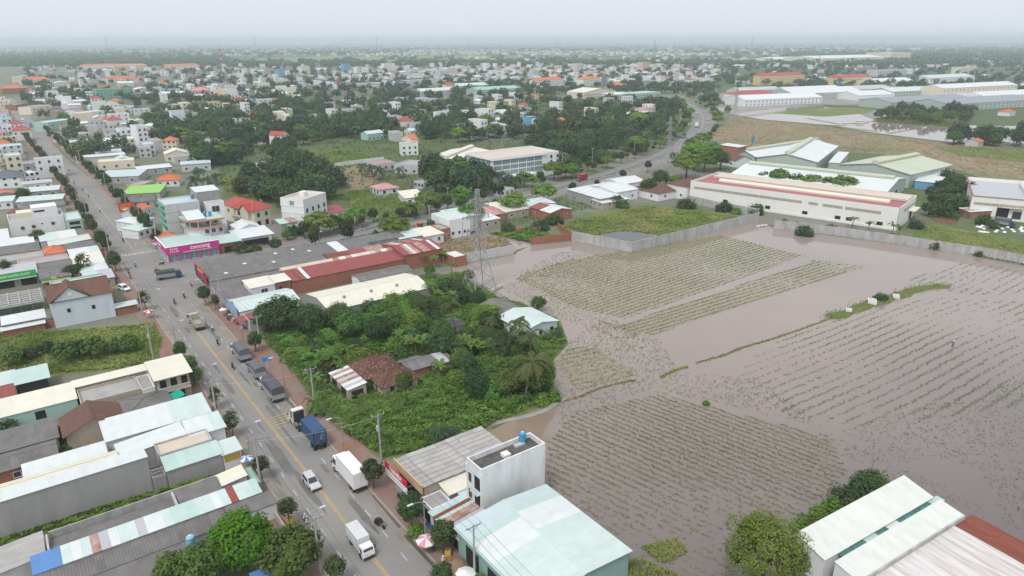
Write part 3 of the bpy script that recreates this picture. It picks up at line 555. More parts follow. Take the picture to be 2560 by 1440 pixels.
# lower right sheds
def shedpx(a,b,c,name,label,h,**k): return bld(a,b,c,name,label,h,**k)
A=G(1991,1335,5.2); B=G(2260,1191,5.2); C=G(2060,1399,4.3)
e=(B-A); e.z=0; L=e.length; ang=math.atan2(e.y,e.x); n=Vector((e.y,-e.x,0)).normalized(); D=(C-A).dot(n); A2=C-n*(0); o=A+n*D
build((o.x,o.y),ang,L,D,'long_shed','long white tin shed with sloping roof along the paddy edge',4.2,wall='white',roof=('shed',1.0,'y'),rm='ivoryt',cat='shed',oh=.15)
LS=(o.copy(),ang,L,D,n)
A=G(2088,1407,4.6); B=G(2369,1262,4.6); C=G(2165,1440,4.2); e=(B-A); e.z=0; L2=e.length; D2=(C-A).dot(n); o=A+n*D2
r=build((o.x,o.y),ang,L2,D2,'long_shed','long white tin shed with stained grey parapet next to rusty roof',4.2,wall='white',roof=('shed',.5,'y'),rm='ivoryt',cat='shed',oh=.1)
box(r,'parapet',WL['stain'],(-.1,L2+.1,-.35,-.12,2.5,4.35)); window(r,'l',L2,D2,.7,.1,1.6,2.2,'v')
E_=Vector((math.cos(ang),math.sin(ang),0))
b=o+n*.5; r=build((b+n*15-E_*4).to_2d(),ang,L2+6,15,'rusty_roofed_shed','wide shed with peeling white and rust red corrugated roof',3.3,wall='brick',roof=('shed',.3,'y'),rm=['wrust']*17+['redrust']*4,sw=1.2,cat='shed',oh=.2)
# covered alley between the two long sheds
p0=LS[0]-LS[4]*.1; gp=(o+n*-D2-p0).dot(n)
a0=p0+E_*3; q=thing('alley_roof','green netting and scrap sheets over the alley between long sheds','canopy',(a0.x,a0.y,0),ang)
for i in range(9):
    box(q,'cover_sheet',[mat('green_net',(.07,.19,.17),.8,.25,1.5),RF['mint'],RF['white'],mat('green_net',(0,0,0))][[0,0,1,0,2,0,0,0,1][i]],(i*2.7,i*2.7+2.68,-gp+.1,-.05,3.75+.07*(i%3),3.8+.07*(i%3)))
box(q,'beam',m_steel,(0,24.5,-gp*.55,-gp*.5,3.1,3.28))
# ---------------- foreground buildings, left of the road
bru(40.7,45.2,-47,-22.2,'concrete_hall','tall bare concrete walled hall with white strip roof',6.4,wall='grey',roof=('shed',-.7,'y'),rm='white',cat='hall',oh=.12)
r=bru(40.4,44,-22.1,-20,'gate_yard','small walled yard with white grille beside concrete hall',2.4,wall='grey',roof=('flat',2.2),rm='slab',cat='yard'); b=MB()
for i in range(9): b.bar((.1+i*.24,.3,2.3),(.1+i*.24,.3,3.9),.05)
for z in (2.5,3.1,3.7): b.bar((0,.3,z),(2.1,.3,z),.05)
b.obj('grille',m_rail,r)
r=bru(39.4,43.3,-19.9,-11.2,'rendered_house','low grey rendered house with mint tin roof',3.5,wall='grey',roof=('shed',.5,'y'),rm='mint',cat='house',oh=.2)
r=bru(39.2,43,-11.1,-8.2,'corner_shop','small corner shop with ochre panel and mint tin roof',3.3,wall='white',roof=('shed',.4,'y'),rm='pmint',cat='shop'); box(r,'ochre_panel',mat('ochre_board',(.45,.30,.06),.7,.1),(.1,2.8,-.06,-.004,1.7,2.9)); box(r,'sign_band',WL['pale'],(2.904,2.98,.1,3.6,1.8,3.0))
bru(43.6,48,-20.2,-11.6,'flat_roof_house','house with flat beige tiled terrace roof',4.4,wall='stain',roof=('flat',.35),rm='beige',cat='house')
bru(47.3,52.3,-14.4,-8.6,'rendered_house','white house with white and mint tin roof by pavement',4.0,wall='white',roof=('shed',.7,'y'),rm=['white','white','pmint'],cat='house')
bru(46,51,-44,-26,'tin_roof_house','long house with sagging cream tin roof behind concrete hall',3.6,wall='tan',roof=('gable',.9,'x'),rm='cream',cat='house')
bru(48.4,53.6,-25.6,-14.8,'tin_roof_house','house with white tin roof and mossy parapet wall',3.4,wall='stain',roof=('shed',.8,'x'),rm='white',cat='house',oh=.1)
bru(51.4,55.6,-39,-27,'tin_roof_house','low house with bright white tin roof in the yards',3.0,wall='stain',roof=('shed',.6,'y'),rm='white',cat='house',oh=.1)
r=bru(55.4,62.3,-26.6,-9.1,'tin_roof_house','white house under long white and mint tin roof',3.5,wall='white',roof=('shed',.9,'y'),rm=['white']*10+['pmint']*6,cat='house',oh=.25,win=[('r',.5,.1,2.4,2.3,'g')])
box(r,'green_cladding',WL['mint'],(11.2,17.5,-.05,-.004,.1,3.3))
bru(62.6,70.3,-32.2,-23,'tiled_house','old house with dark brown tiled gable roof among tin sheds',3.2,wall='tan',roof=('gable',2.0,'y'),rm='brown',cat='house',sw=.45,oh=.5)
bru(63.5,72,-22.6,-14,'asbestos_roof_house','low house with dark asbestos hip roof',2.9,wall='tan',roof=('hip',1.2),rm='asb',cat='house')
bru(57,63,-46,-34,'asbestos_roof_house','low house with patched grey asbestos roof in the yards',2.7,wall='brick',roof=('gable',.9,'x'),rm='asb',cat='house',win=[('f',3,.9,1,1)],rib=.3)
bru(64,71,-46,-33.4,'asbestos_roof_house','low yard building with dark asbestos roof behind brown tiled house',2.7,wall='grey',roof=('shed',.6,'y'),rm='asb',cat='house')
r=bru(76.6,83.6,-46,-29,'workshop','mint walled workshop with broad cream tin roof',3.5,wall='mint',roof=('shed',.7,'y'),rm='cream',cat='workshop',oh=.15,win=[('f',.63,1.2,1.7,1.7,'v')])
bru(81.2,83.6,-28.9,-15.8,'covered_walk','narrow cream tin roof strip joining workshop and corner house',4.0,wall='tan',roof=('shed',.3,'y'),rm='cream',cat='roof')
r=bru(73.8,80.9,-28.6,-18,'terrace_house','tan walled house with flat grey concrete terrace',3.5,wall='tan',roof=('flat',.5),rm='slab',cat='house')
r=bru(73.6,80.9,-17.9,-15.4,'rendered_annex','small white annex with barred windows under the corner house',3.2,wall='white',roof=('flat',.4),rm='slab',cat='annex',win=[('f',2,1.2,.8,1.1)])
r=bru(71,79.2,-15.2,-9.2,'corner_house','two storey house with wide cream tin roof over open terrace',5.8,wall='tan',roof=('shed',.5,'y'),rm=['cream']*4+['beige'],cat='house',oh=.7,win=[('f',3,3.6,1.2,1.6,'v'),('l',2,3.4,1.8,1.7,'v'),('f',.5,.4,3.6,2.2,'v')])
b=MB(); 
for i in range(14): b.bar((.1+i*.44,-.65,2.8),(.1+i*.44,-.65,3.7),.05)
b.bar((0,-.65,3.7),(6,-.65,3.7),.08); b.obj('railing',m_rail,r); box(r,'terrace_slab',WL['tan'],(0,6,-.75,-.004,2.65,2.85))
t=tag(box(None,'tarpaulin',mat('green_tarp',(.02,.33,.24),.6,.2,1.5),(-1.9,1.9,-1.4,1.4,2.3,2.35)),'bright green tarpaulin stretched beside the corner house','tarpaulin'); t.location=rd(69,-12.8); t.rotation_euler=(.1,-.15,VZ+.2)
bru(93,98.5,-46,-38.6,'tin_roof_house','small house with pale mint tin roof at the grass lot edge',3.3,wall='stain',roof=('shed',.5,'y'),rm='pmint',cat='house')
bru(92,97.5,-38.2,-33,'open_shed','open shed with smooth green tin roof at the grass lot edge',3.2,wall='dark',roof=('shed',.6,'y'),rm='mint',cat='shed',oh=.6)
bru(85,90.5,-46,-39,'tin_roof_house','small white roofed house behind the mint workshop',3.4,wall='white',roof=('shed',.5,'y'),rm=['white','white','redtin','white'],cat='house')
bru(28.7,33.2,-37,-20.7,'asbestos_roof_house','sunken dark asbestos roof between blackened parapet walls',2.6,wall='stain',roof=('shed',-.5,'y'),rm='asb',cat='house',oh=0)
for v0,v1,w in ((-37.3,-37.05,0),(-20.65,-20.3,0)): tag(bru_:=box(None,'parapet_wall',WL['stain'],(0,v1-v0,0,4.5,0,3.3)),'short blackened parapet wall at one end of sunken asbestos roof','wall','blackened parapet walls').location=rd(28.7,v0); bru_.rotation_euler=(0,0,VZ)
pc=['blue']*3+['pmint','white','pmint','rust','grey','white','pmint','pmint','grey','white','white','pmint','mint','mint','mint','pmint','pmint','white','pmint','redtin','pmint','pmint','mint']
bru(24.7,28.4,-39.2,-9.1,'row_house','long row house with patchwork blue mint and white tin roof',3.3,wall='stain',roof=('shed',.4,'y'),rm=pc,cat='house',oh=.1)
bru(28.2,34.4,-46,-37.6,'asbestos_roof_house','house with grey ribbed asbestos roof and white verge',2.8,wall='stain',roof=('shed',.5,'x'),rm='asbl',sw=1.1,cat='house',rib=.36,oh=.1)
bru(21.3,24.5,-38,-15,'asbestos_roof_house','long lean-to with ribbed grey asbestos sheets below patchwork roof',2.3,wall='stain',roof=('shed',.6,'y'),rm='asb',cat='house',rib=.32,oh=.1)
bru(14.6,20.4,-40,-21,'asbestos_roof_house','low smooth grey asbestos roof beside the blue water tank',2.2,wall='dark',roof=('shed',.5,'y'),rm='asb',cat='house',oh=.1)
bru(28.6,33.4,-20,-13.8,'asbestos_roof_house','low dark asbestos roof close to the pavement',2.6,wall='stain',roof=('shed',.6,'y'),rm='asb',cat='house',oh=.1)
bru(30.8,34.3,-13.6,-9.6,'lean_to_shed','small lean-to with cream ridged tin sheets near the street',2.8,wall='stain',roof=('shed',.4,'x'),rm='cream',sw=.6,cat='shed',rib=.25,oh=.15)
bru(21.4,24.6,-14.8,-8,'rendered_house','small white walled house with flat asbestos sheets by the pavement',2.8,wall='white',roof=('shed',.3,'y'),rm='asb',cat='house',oh=.1)
bru(29,34.6,-9.3,-7.9,'street_stall','narrow green roofed kiosk with piled goods by the pavement',2.3,wall='greymid',roof=('flat',.1),rm='green',cat='kiosk')
tank(rd(18.9,-20.8),2.4,'pale blue water tank on a stand beside low asbestos roofs',mat('tank_pale',(.22,.45,.60),.5,.1,2),.6,1.7)
t=tag(box(None,'tarpaulin',RF['blue'],(-2.5,2.5,-1.6,1.6,1.9,1.95)),'bright blue tarpaulin beneath the street corner trees','tarpaulin'); t.location=rd(8,-13.5); t.rotation_euler=(.12,.1,VZ+.1)
for u0,u1,v0,v1,h,l in ((34.7,34.9,-37,-9.5,2.6,'low mossy boundary wall under the concrete hall'),(8,26,-8.4,-8.15,1.3,'low dark fence wall along the pavement by the big trees')):
    t=tag(box(None,'boundary_wall',WL['stain'],(0,v1-v0,0,u1-u0,0,h)),l,'wall'); t.location=rd(u0,v0); t.rotation_euler=(0,0,VZ)
# gabled white house by the junction
r=bru(131,146,-28.8,-14.9,'gabled_house','tall pale blue house with brown tiled cross gable roof by junction',7.0,wall='pale',roof=('gable',2.6,'x'),rm='brown',cat='house',sw=.9,oh=.25,win=[('f',.26,3.6,.8,1.1,'v'),('f',.66,3.3,.8,1.1,'v'),('r',2,3.6,1.6,1.8),('r',2,.2,2,2.3,'g')])
b=MB(); b.add([(-.002,-.06,6.6),(9.2,-.06,6.6),(4.6,-.06,10.3),(0,4,7.0),(9.2,4,7.0),(4.6,4,10.3)],[(0,1,2)]); b.obj('gable_wall',WL['pale'],r)
plane(r,(-.35,-.4,6.85),(0,8,0),(4.95,0,3.6),RF['brown'],.9); plane(r,(9.55,7.6,6.85),(0,-8,0),(-4.95,0,3.6),RF['brown'],.9)
b=MB(); b.lathe([(.5,0),(.5,.08),(.01,.1)],n=12); o=b.obj('round_vent',WL['white'],r,loc=(4.6,-.07,8.4)); o.rotation_euler=(PI/2,0,0)
bru(146.3,154,-27.5,-14,'flat_roof_annex','pale mint flat roof annex behind the brown tiled gable house',6.2,wall='mint',roof=('flat',.5),rm='pmint',cat='house')
bru(131,133.4,-14.6,-9.6,'lean_to_shed','low mint lean-to with brick base beside gabled house',2.4,wall='brick',roof=('shed',.3,'y'),rm='pmint',cat='shed')
s=thing('pillar_sign','orange upright sign board by the gabled house','sign',rd(143,-13.2),VZ); box(s,'board',mat('sign_orange',(.62,.30,.03),.6,.05),(-.1,.1,0,1.6,.4,4.2)); box(s,'post',m_steel,(-.06,.06,.2,.3,0,.4),(-.06,.06,1.3,1.4,0,.4))
bru(133.4,139,-39.6,-30.6,'tin_roof_house','small grey house with white tin roof left of gabled house',2.8,wall='greymid',roof=('shed',.4,'y'),rm='white',cat='house')
bru(131.6,133.3,-40,-31,'lean_to_shed','low lean-to with white roof at the overgrown lot wall',1.9,wall='brick',roof=('shed',.2,'y'),rm='white',cat='shed')
r=thing('pergola','long carport with weathered plank roof and steel ribs','carport',rd(148.5,-48),VZ); SPOTS.append((rd(154,-38),9,rd(148.5,-48),RN,RD,19,11))
for i in range(18): box(r,'plank',RF['asbl'] if i%3 else RF['asb'],(0,18.4,i*.6,i*.6+.52,2.7+i*.03,2.76+i*.03))
for i in range(8): box(r,'rib',m_rail,(i*2.55,i*2.55+.12,-.2,10.9,3.35,3.45)); box(r,'post',m_steel,(i*2.55,i*2.55+.1,.1,.2,0,2.7))
box(r,'fringe',WL['mint'],(0,18.4,-.12,-.06,2.4,2.75))
# shop with the green board
r=bru(176,186,-42,-29.6,'tool_shop','open fronted shop with dark interior under green board',3.4,wall='greymid',roof=('shed',.9,'y'),rm='grey',cat='shop',win=[('f',.3,.1,5,2.6,'v'),('f',.8,.1,4,2.6,'v')])
s=thing('shop_sign','green shop board with white lettering above dark opening','sign',rd(175.6,-41),VZ); box(s,'board',mat('sign_green',(.04,.42,.09),.6,.04),(0,11.2,-.1,0,2.7,4.7)); box(s,'trim',WL['white'],(0,11.2,-.14,-.1,2.4,2.7)); text('KIM NGÂN PHÁT',1.0,m_wl,s,(5.9,-.12,3.7),TX,bold=.015)
r=bru(168.6,178,-29.2,-21.5,'street_shop','shop with yellow and teal fascia boards facing the forecourt',2.9,wall='greymid',roof=('shed',.7,'y'),rm='asb',cat='shop',win=[('f',.5,.1,6,2,'v')])
box(r,'yellow_board',mat('sign_yellow',(.62,.52,.12),.6,.06),(0,7.6,-.5,-.42,2.0,2.6)); box(r,'teal_board',mat('sign_teal',(.12,.33,.29),.6,.08),(0,4.6,-.3,-.22,2.7,3.5)); box(r,'yellow_panel',mat('sign_yellow',(0,0,0)),(2.6,4.0,-.36,-.31,2.75,3.45))
for (u0,u1,v0,v1,h,w,rf,m,l) in [
 (160,168,-18.4,-11,2.6,'tan',('shed',.5,'y'),['pmint','grey','pmint'],'cluttered corner stall with patched mint awnings by junction'),
 (170,180,-18.6,-11.4,2.8,'tan',('shed',.6,'y'),['pmint','white','mint'],'pavement shop with pale mint tin roof beside junction corner'),
 (180.5,188.5,-34.5,-20,2.9,'tan',('gable',.8,'x'),'asb','low house with grey sheet roof behind the yellow board shop'),
 (181,189,-19.6,-11.2,3.0,'cream',('shed',.6,'y'),'cream','low cream roofed shop near the flowering tree'),
 (189.5,197,-34,-20,2.9,'pink',('flat',.3),'slab','long pinkish flat roofed house with small parapet'),
 (190,197.5,-19.4,-11,3.0,'white',('shed',.7,'y'),['white','pmint'],'white roofed shop along the pavement past junction'),
 (198,206,-26,-20.4,3.2,'white',('hip',1.5),'orange','tiny pavilion with orange hip roof on grey terrace'),
 (198,207,-44,-26.4,2.8,'stain',('flat',.3),'slab','grey terrace with stained parapet left of orange hip pavilion'),
 (198.5,206,-19.8,-11,3.1,'tan',('shed',.6,'y'),'asb','dark grey roofed shop along the pavement'),
 (207,216,-42,-27,3.0,'stain',('shed',.6,'y'),'asb','long low grey sheet roof beneath round tree'),
 (208,216.5,-24,-11.5,3.2,'tan',('shed',.7,'x'),['pmint','pmint','beige','beige'],'house with half mint half beige tin roof by pavement'),
 (217.5,228,-26,-12,3.2,'white',('shed',.5,'y'),['pmint','white','asb'],'house with mixed mint and dark roof below big white house'),
 (229,243,-50,-35,3.4,'white',('shed',.6,'y'),['white','cream','white'],'low house with layered white and cream tin roofs'),
 (217,228,-46,-28,3.0,'stain',('shed',.5,'y'),'white','low house with plain white tin roof among tin sheds')]:
    bru(u0,u1,v0,v1,'street_house',l,h,wall=w,roof=rf,rm=m,cat='house',win=[('r',1,.2,2.6,2.2,'g'),('f',2,1,1,1)])
r=bru(246,258,-34,-16.2,'white_villa','big plain white house with parapet penthouse and brown windows',6.4,wall='white',roof=('flat',.7),rm='slab',cat='house',win=[('f',.22,2.2,1.2,1.2,'s'),('f',.42,2.3,1.2,1.2,'s'),('f',.78,2.6,1.2,1.2,'s'),('f',.58,3.4,.6,.5,'s')])
b=MB(); b.box(8,16.4,3,10.5,5.7,9.4); b.obj('penthouse',WL['white'],r); box(r,'penthouse_opening',m_open,(8.6,12.2,2.97,3.02,7.6,8.3)); box(r,'side_parapet',WL['cream'],(3,8,4,10.5,5.7,7.8))
bru(240,256,-16,-10.6,'balcony_shop','mint shop house with layered balconies beside big white house',5.0,wall='mint',roof=('flat',.5),rm='pmint',cat='house',win=[('f',.5,2.9,3.5,1.2,'v'),('f',.5,.3,3.5,1.8,'v'),('r',3,.2,2.6,2.3,'g')])
# ---------------- junction: magenta shop, grey tower house, villa
m_mag=WL['magenta']; m_pinkb=mat('coral_band',(.55,.22,.19),.7,.06)
r=bru(174.6,192.4,6.9,23.4,'baby_shop','single storey corner shop with magenta fascia glass front and mint roof',4.7,wall='lgrey',roof=('flat',.5),rm='mint',cat='shop')
box(r,'fascia',m_mag,(-.35,16.7,-.45,-.004,2.7,5.2)); box(r,'side_fascia',m_mag,(-.35,-.004,-.004,17.5,2.9,5.2)); box(r,'fascia_trim',WL['white'],(-.4,16.75,-.5,.1,5.2,5.28),(-.4,.1,.1,17.5,5.2,5.28))
for i in range(6): box(r,'column',m_mag,(.1+i*3.2,.55+i*3.2,-.4,-.05,0,2.7))
for i in range(5): window(r,'f',16.5,17.8,(.33+i*3.2+1.6)/16.5,.1,2.6,2.4,'c')
for i in range(4): window(r,'l',16.5,17.8,.15+i*.23,.1,3.0,2.4,'c')
box(r,'promo_strip',mat('promo_banner',(.62,.42,.25),.6,.3,.8,(.6,.25,.35),.5,.5),(5,14,-.5,-.46,2.6,3.1))
text('concung',1.9,m_wl,r,(10.4,-.47,4.15),TX,bold=.04); text('Mẹ Bầu',.8,m_wl,r,(2.2,-.47,4.45),TX,bold=.015); text('& Em Bé',.8,m_wl,r,(2.2,-.47,3.6),TX,bold=.015); text('concung',1.5,m_wl,r,(-.37,11,4.2),TL,bold=.03)
bru(193,198,8,13.6,'tiled_annex','small annex with bright orange tiled roof behind magenta shop',4.2,wall='pale',roof=('hip',1.2),rm='orange',cat='house')
r=bru(199,212,12.7,24.4,'concrete_block','tall bare grey concrete block with green balconies on one side',14.5,wall='lgrey',roof=('flat',.5),rm='bluep',cat='building')
for z in (4.6,7.2,9.8,12.2): box(r,'balcony',mat('green_awning',(.05,.30,.20),.6,.1),(-1.0,-.004,1,12,z+1.3,z+1.5)); window(r,'l',11.7,13,.5,z-.6,8,1.7,'w')
box(r,'wall_beam',WL['grey'],(0,11.7,-.05,-.004,11.2,11.35),(0,11.7,-.05,-.004,7.6,7.75),(4.2,4.35,-.052,-.006,5,14))
r=bru(203.3,212,24.6,33,'concrete_block','upper grey concrete block with white tin roof and blue tank',16.8,wall='grey',roof=('shed',.5,'y'),rm='white',cat='building',oh=.1)
tank(rd(206,23.6),14.0,'blue water tank beside the upper grey concrete block')
r=bru(199,203,26.6,33,'narrow_townhouse','narrow tall white house front with barred window behind the shop',13.2,wall='white',roof=('flat',.4),rm='slab',cat='house',win=[('f',.5,9.6,2.6,2.2),('f',.55,6.6,1.6,1.4,'v')])
# round fronted house
r=thing('round_front_house','white house with curved coral edged balconies above magenta shop','house',rd(186,16.8),VZ); SPOTS.append((rd(191,23),7,rd(186,16.8),RN,RD,12.4,12))
def rnd(x0,x1,y0,y1,rr): return [(x0+rr-rr*math.cos(a),y0+rr-rr*math.sin(a)) for a in [PI/2*i/8 for i in range(9)]]+[(x1,y0),(x1,y1),(x0,y1)]
b=MB(); b.prism(rnd(.8,12,.8,12,5),0,7.0); b.obj('wall',WL['white'],r)
for z,g in ((7.0,0),(9.7,.3)):
    b=MB(); b.prism(rnd(-.2-g,12.4,-.2-g,12,6),z,z+.18); b.obj('floor_slab',mat('mint_floor',(.40,.50,.44),.8,.08),r); b=MB(); P=rnd(-.25-g,12.45,-.25-g,12,6)[:10]; Q=rnd(-.1-g,12.4,-.1-g,12,5.9)[:10]
    for i in range(9): b.prism([P[i],P[i+1],Q[i+1],Q[i]],z-.1,z+.5)
    b.obj('coral_band',m_pinkb,r)
b=MB(); b.box(5.6,12,4.6,12,7.18,9.7); b.obj('upper_room',WL['cream'],r)
for x,y in ((.2,6.3),(1.3,3.2),(3.6,1.2),(7.5,.2),(11.8,.2)): box(r,'column',WL['white'],(x-.14,x+.14,y-.14,y+.14,7.18,9.6))
for u in (.5,.68,.88): window(r,'f',12.4,12,u,5.0,1.3,1.3).location.y=.8
window(r,'f',12.4,12,.62,7.4,1.2,2,'d').location.y=4.6; window(r,'f',12.4,12,.84,7.6,1.2,1.2).location.y=4.6
plane(r,(.4,1.2,10.3),(6,0,0),(0,9,1.6),RF['white'],1.2); box(r,'gable_grille',m_steel,(.6,6.2,1.25,1.32,9.9,10.3))
tank(rd(192,24.2),9.9,'pale blue water tank on the curved balcony house'); tank(rd(191.6,25.8),9.9,'second blue water tank on the curved balcony house',mat('tank_mid',(.08,.30,.55),.5,.1,2))
bru(174.8,184,23.8,31,'mint_canopy_shop','small shop with layered mint tin canopies next to magenta shop',3.6,wall='brick',roof=('shed',.6,'y'),rm='mint',cat='shop',oh=.4,win=[('f',.5,.1,4.5,2.2,'v')])
bru(178,188,31.4,43,'motorbike_shop','white tin roofed shop with open front and parked motorbikes',3.5,wall='swhite',roof=('shed',.7,'y'),rm='white',cat='shop',oh=.8,win=[('f',.5,.1,9,2.3,'v')])
bru(188.6,198,34,42.5,'tin_roof_house','white tin gable behind the motorbike shop',4.0,wall='pale',roof=('gable',1.6,'y'),rm='white',cat='house')
r=bld((590,562),(640,572),(676,561),'villa','cream two storey villa with bright red hipped roofs',7.2,hp=0,wall='cream',roof=('hip',3.0),rm='red',cat='house',oh=.7,win=[('f',2,4.3,1.6,1.7),('f',2,.6,1.8,2.2,'v'),('r',2,4.3,1.4,1.7),('r',2,.6,1.6,2.2,'v')])
b=MB(); b.add([(5,-1.2,7.0),(10,-1.2,7.0),(7.5,-1.2,9.3)],[(0,1,2)]); b.obj('gable_wall',WL['cream'],r); plane(r,(4.6,-1.6,6.8),(0,6,0),(2.9,0,2.6),RF['red'],9); plane(r,(10.4,4.4,6.8),(0,-6,0),(-2.9,0,2.6),RF['red'],9); box(r,'front_bay',WL['cream'],(5.2,9.8,-1.15,.02,0,7.0)); box(r,'balcony',WL['cream'],(.2,4.8,-1.3,-.01,3.3,4.2))
bld((562,548),(588,556),12,'villa','long side wing of the villa with red roof',6.5,hp=0,wall='cream',roof=('gable',2.2,'x'),rm='red',cat='house',win=[('f',1,3.8,1.3,1.4)])
r=bld((708,565),(765,571),(818,549),'townhouse','clean white four storey townhouse with glazed top terrace',11.6,hp=0,wall='white',roof=('flat',.9),rm='beige',cat='house',win=[('r',4,.3,1.6,2.2,'v'),('r',4,3.2,1.3,1.7),('r',4,6.0,1.3,1.7),('f',1,9,2,1.6,'c')])
L=15; box(r,'roof_room',WL['white'],(3,5.5,8,10.5,10.6,12.6)); 
for z in (2.9,5.8,8.5): box(r,'ledge',WL['white'],(-.15,10.6,-.15,-.004,z,z+.2))
bru(190,196,50.5,57,'annex','small grey annex with rust and mint roof beside the white townhouse',3.4,wall='grey',roof=('shed',.5,'y'),rm=['mint','rust','mint'],cat='house')
bru(183,189.5,52.5,58.5,'kiosk','teal roadside kiosk with tan sign band',3.0,wall='green',roof=('flat',.4),rm='slab',cat='kiosk',win=[('f',.5,.1,2.6,2,'v')])
bru(196,205,71,80,'annex','low wing with red tin roof right of white townhouse',3.2,wall='white',roof=('shed',1.0,'y'),rm='redtin',cat='house')
# ---------------- long roofs south of the highway
r=bru(133,150.5,10.4,46,'market_hall','long hall under one broad dark grey asbestos roof',4.2,wall='stain',roof=('shed',1.3,'y'),rm='asb',sw=1.2,cat='hall',oh=.2)
for x,y in ((5,3),(12,8),(20,5),(23,12),(29,13),(33,9)): box(r,'skylight',RF['white'],(x,x+1.0,y,y+1.6,4.33+1.3*(y+.8)/17.5,4.4+1.3*(y+.8)/17.5))
bru(129.3,132.8,10.6,30,'side_aisle','lower grey lean-to along the long dark hall',3.2,wall='stain',roof=('shed',.6,'y'),rm='asb',sw=1.2,cat='hall')
s=thing('shop_sign','dark board with yellow and crimson marks on the hall end wall','sign',rd(134.5,9.7),VZ)
box(s,'board',mat('sign_black',(.035,.04,.045),.5,.1),(-.12,0,0,13,2.4,6.3)); box(s,'frame_top',m_red,(-.2,.05,-.2,13.2,6.3,6.5)); box(s,'frame_side',m_red,(-.2,.05,-.3,0,2.4,6.3)); box(s,'yellow_line',m_yl,(-.15,-.12,3,9.5,5.3,5.9))
for i in range(6): box(s,'crimson_mark',mat('sign_crimson',(.45,.03,.13),.6,.06),(-.16,-.12,1.8+i*1.55,3.0+i*1.55,3.4,5.0))
bru(139,148.5,46.4,64,'market_hall','grey asbestos extension of the long hall with white patch',4.2,wall='stain',roof=('shed',.8,'y'),rm=['asb','asb','white','asb','asb','asb'],sw=1.2,cat='hall')
bru(143,149.5,64.4,79,'market_hall','far end of grey hall roof close to the highway',4.2,wall='stain',roof=('shed',.6,'y'),rm='asb',sw=1.2,cat='hall')
r=bru(118.6,126.6,29.2,66,'brick_hall','long brick hall with dull red tin roof',4.2,wall='brick',roof=('shed',1.2,'y'),rm=['redtin','redrust','redtin','white']+['redtin']*22,sw=1.2,cat='hall',oh=.2)
b=MB(); bm=[RF['beige'],RF['rust'],RF['cream'],RF['rust'],RF['white'],RF['beige'],RF['wrust']]
for i in range(18):
    b=MB(); pr=[(1.3*math.cos(a),1.0*math.sin(a)) for a in [PI*j/6 for j in range(7)]]; x=i*2.05
    b.add([(x+dx,8.9+p,5.0+q) for dx in (0,2.02) for p,q in pr],[(j,j+1,8+j,7+j) for j in range(6)]+[tuple(range(7)),tuple(range(13,6,-1))]); b.obj('barrel_vent',bm[i%7] if i>7 else RF['beige'],r)
bru(119.2,135,66.4,80.6,'brick_hall','tall brick end hall with rust streaked red and white roof',5.2,wall='brick',roof=('gable',1.2,'x'),rm=['redtin','rust','wrust','rust','redtin','rust','redtin','redtin','white','redtin'],sw=1.2,cat='hall')
bru(112,119,80.8,85.5,'brick_house','small plastered brick house with white slab roof at the grey wall',3.6,wall='brick',roof=('flat',.2),rm='white',cat='house')
bru(128.5,137,47,66,'side_aisle','narrow strip roof of rusted red sheets between the halls',4.0,wall='brick',roof=('shed',.6,'y'),rm=['redrust','redtin','rust'],sw=1.2,cat='hall')
r=bru(92.6,108.6,30,60.6,'storage_hall','wide low hall with plain cream white tin roof by the thicket',3.1,wall='grey',roof=('gable',1.3,'x'),rm='cream',sw=1.2,cat='hall',oh=.2)
for x in (6,14,22): box(r,'roof_fan',m_steel,(x,x+.6,4.4,5,4.0,4.6))
bru(108.9,115.5,46.5,63.5,'storage_hall','grey asbestos gable with red ridge between cream and red halls',3.4,wall='white',roof=('gable',.8,'x'),rm='asb',sw=1.2,cat='hall')
r=bru(118.6,125.4,17.6,24.5,'hut','white upstairs hut with barred window and tan tin roof',4.6,wall='swhite',roof=('shed',.4,'y'),rm=['cream','cream','rust'],cat='house',win=[('f',.55,2.6,1.8,1.1)])
bru(118.4,124,24.7,28.9,'hut','rusty sheet metal hut against the brick hall',4.9,wall='rust',roof=('shed',.4,'y'),rm='cream',cat='house',win=[('f',.3,2,.8,1.6,'v')])
bru(117,128.5,10.6,17.2,'asbestos_roof_house','dark asbestos roofed shop beside long hall lean-to',3.0,wall='stain',roof=('shed',.6,'y'),rm='asb',cat='house')
bru(105.5,116,10.8,26.5,'shop_house','shop house with pale mint gable roof and blue front boards',3.4,wall='swhite',roof=('gable',1.1,'x'),rm='pmint',cat='shop')
s=thing('shop_sign','faded blue board on the mint roofed shop house','sign',rd(105.8,10.2),VZ); box(s,'board',mat('sign_blue',(.22,.36,.60),.6,.25,.6,(.45,.3,.4),.4,.4),(-.1,0,0,9.4,1.8,4.4)); box(s,'frame',m_steel,(0,.06,0,.1,1.6,4.5),(0,.06,9.3,9.4,1.6,4.5))
bru(98,105,11,22,'shop_house','shop with red awning and rough grey concrete roof',3.0,wall='stain',roof=('flat',.4),rm='slab',cat='shop')
t=tag(box(None,'awning',RF['redtin'],(0,5.5,0,4.2,2.55,2.62)),'dull red tin awning in front of the concrete roofed shop','awning'); t.location=rd(99.5,9.2); t.rotation_euler=(0,-.12,VZ)
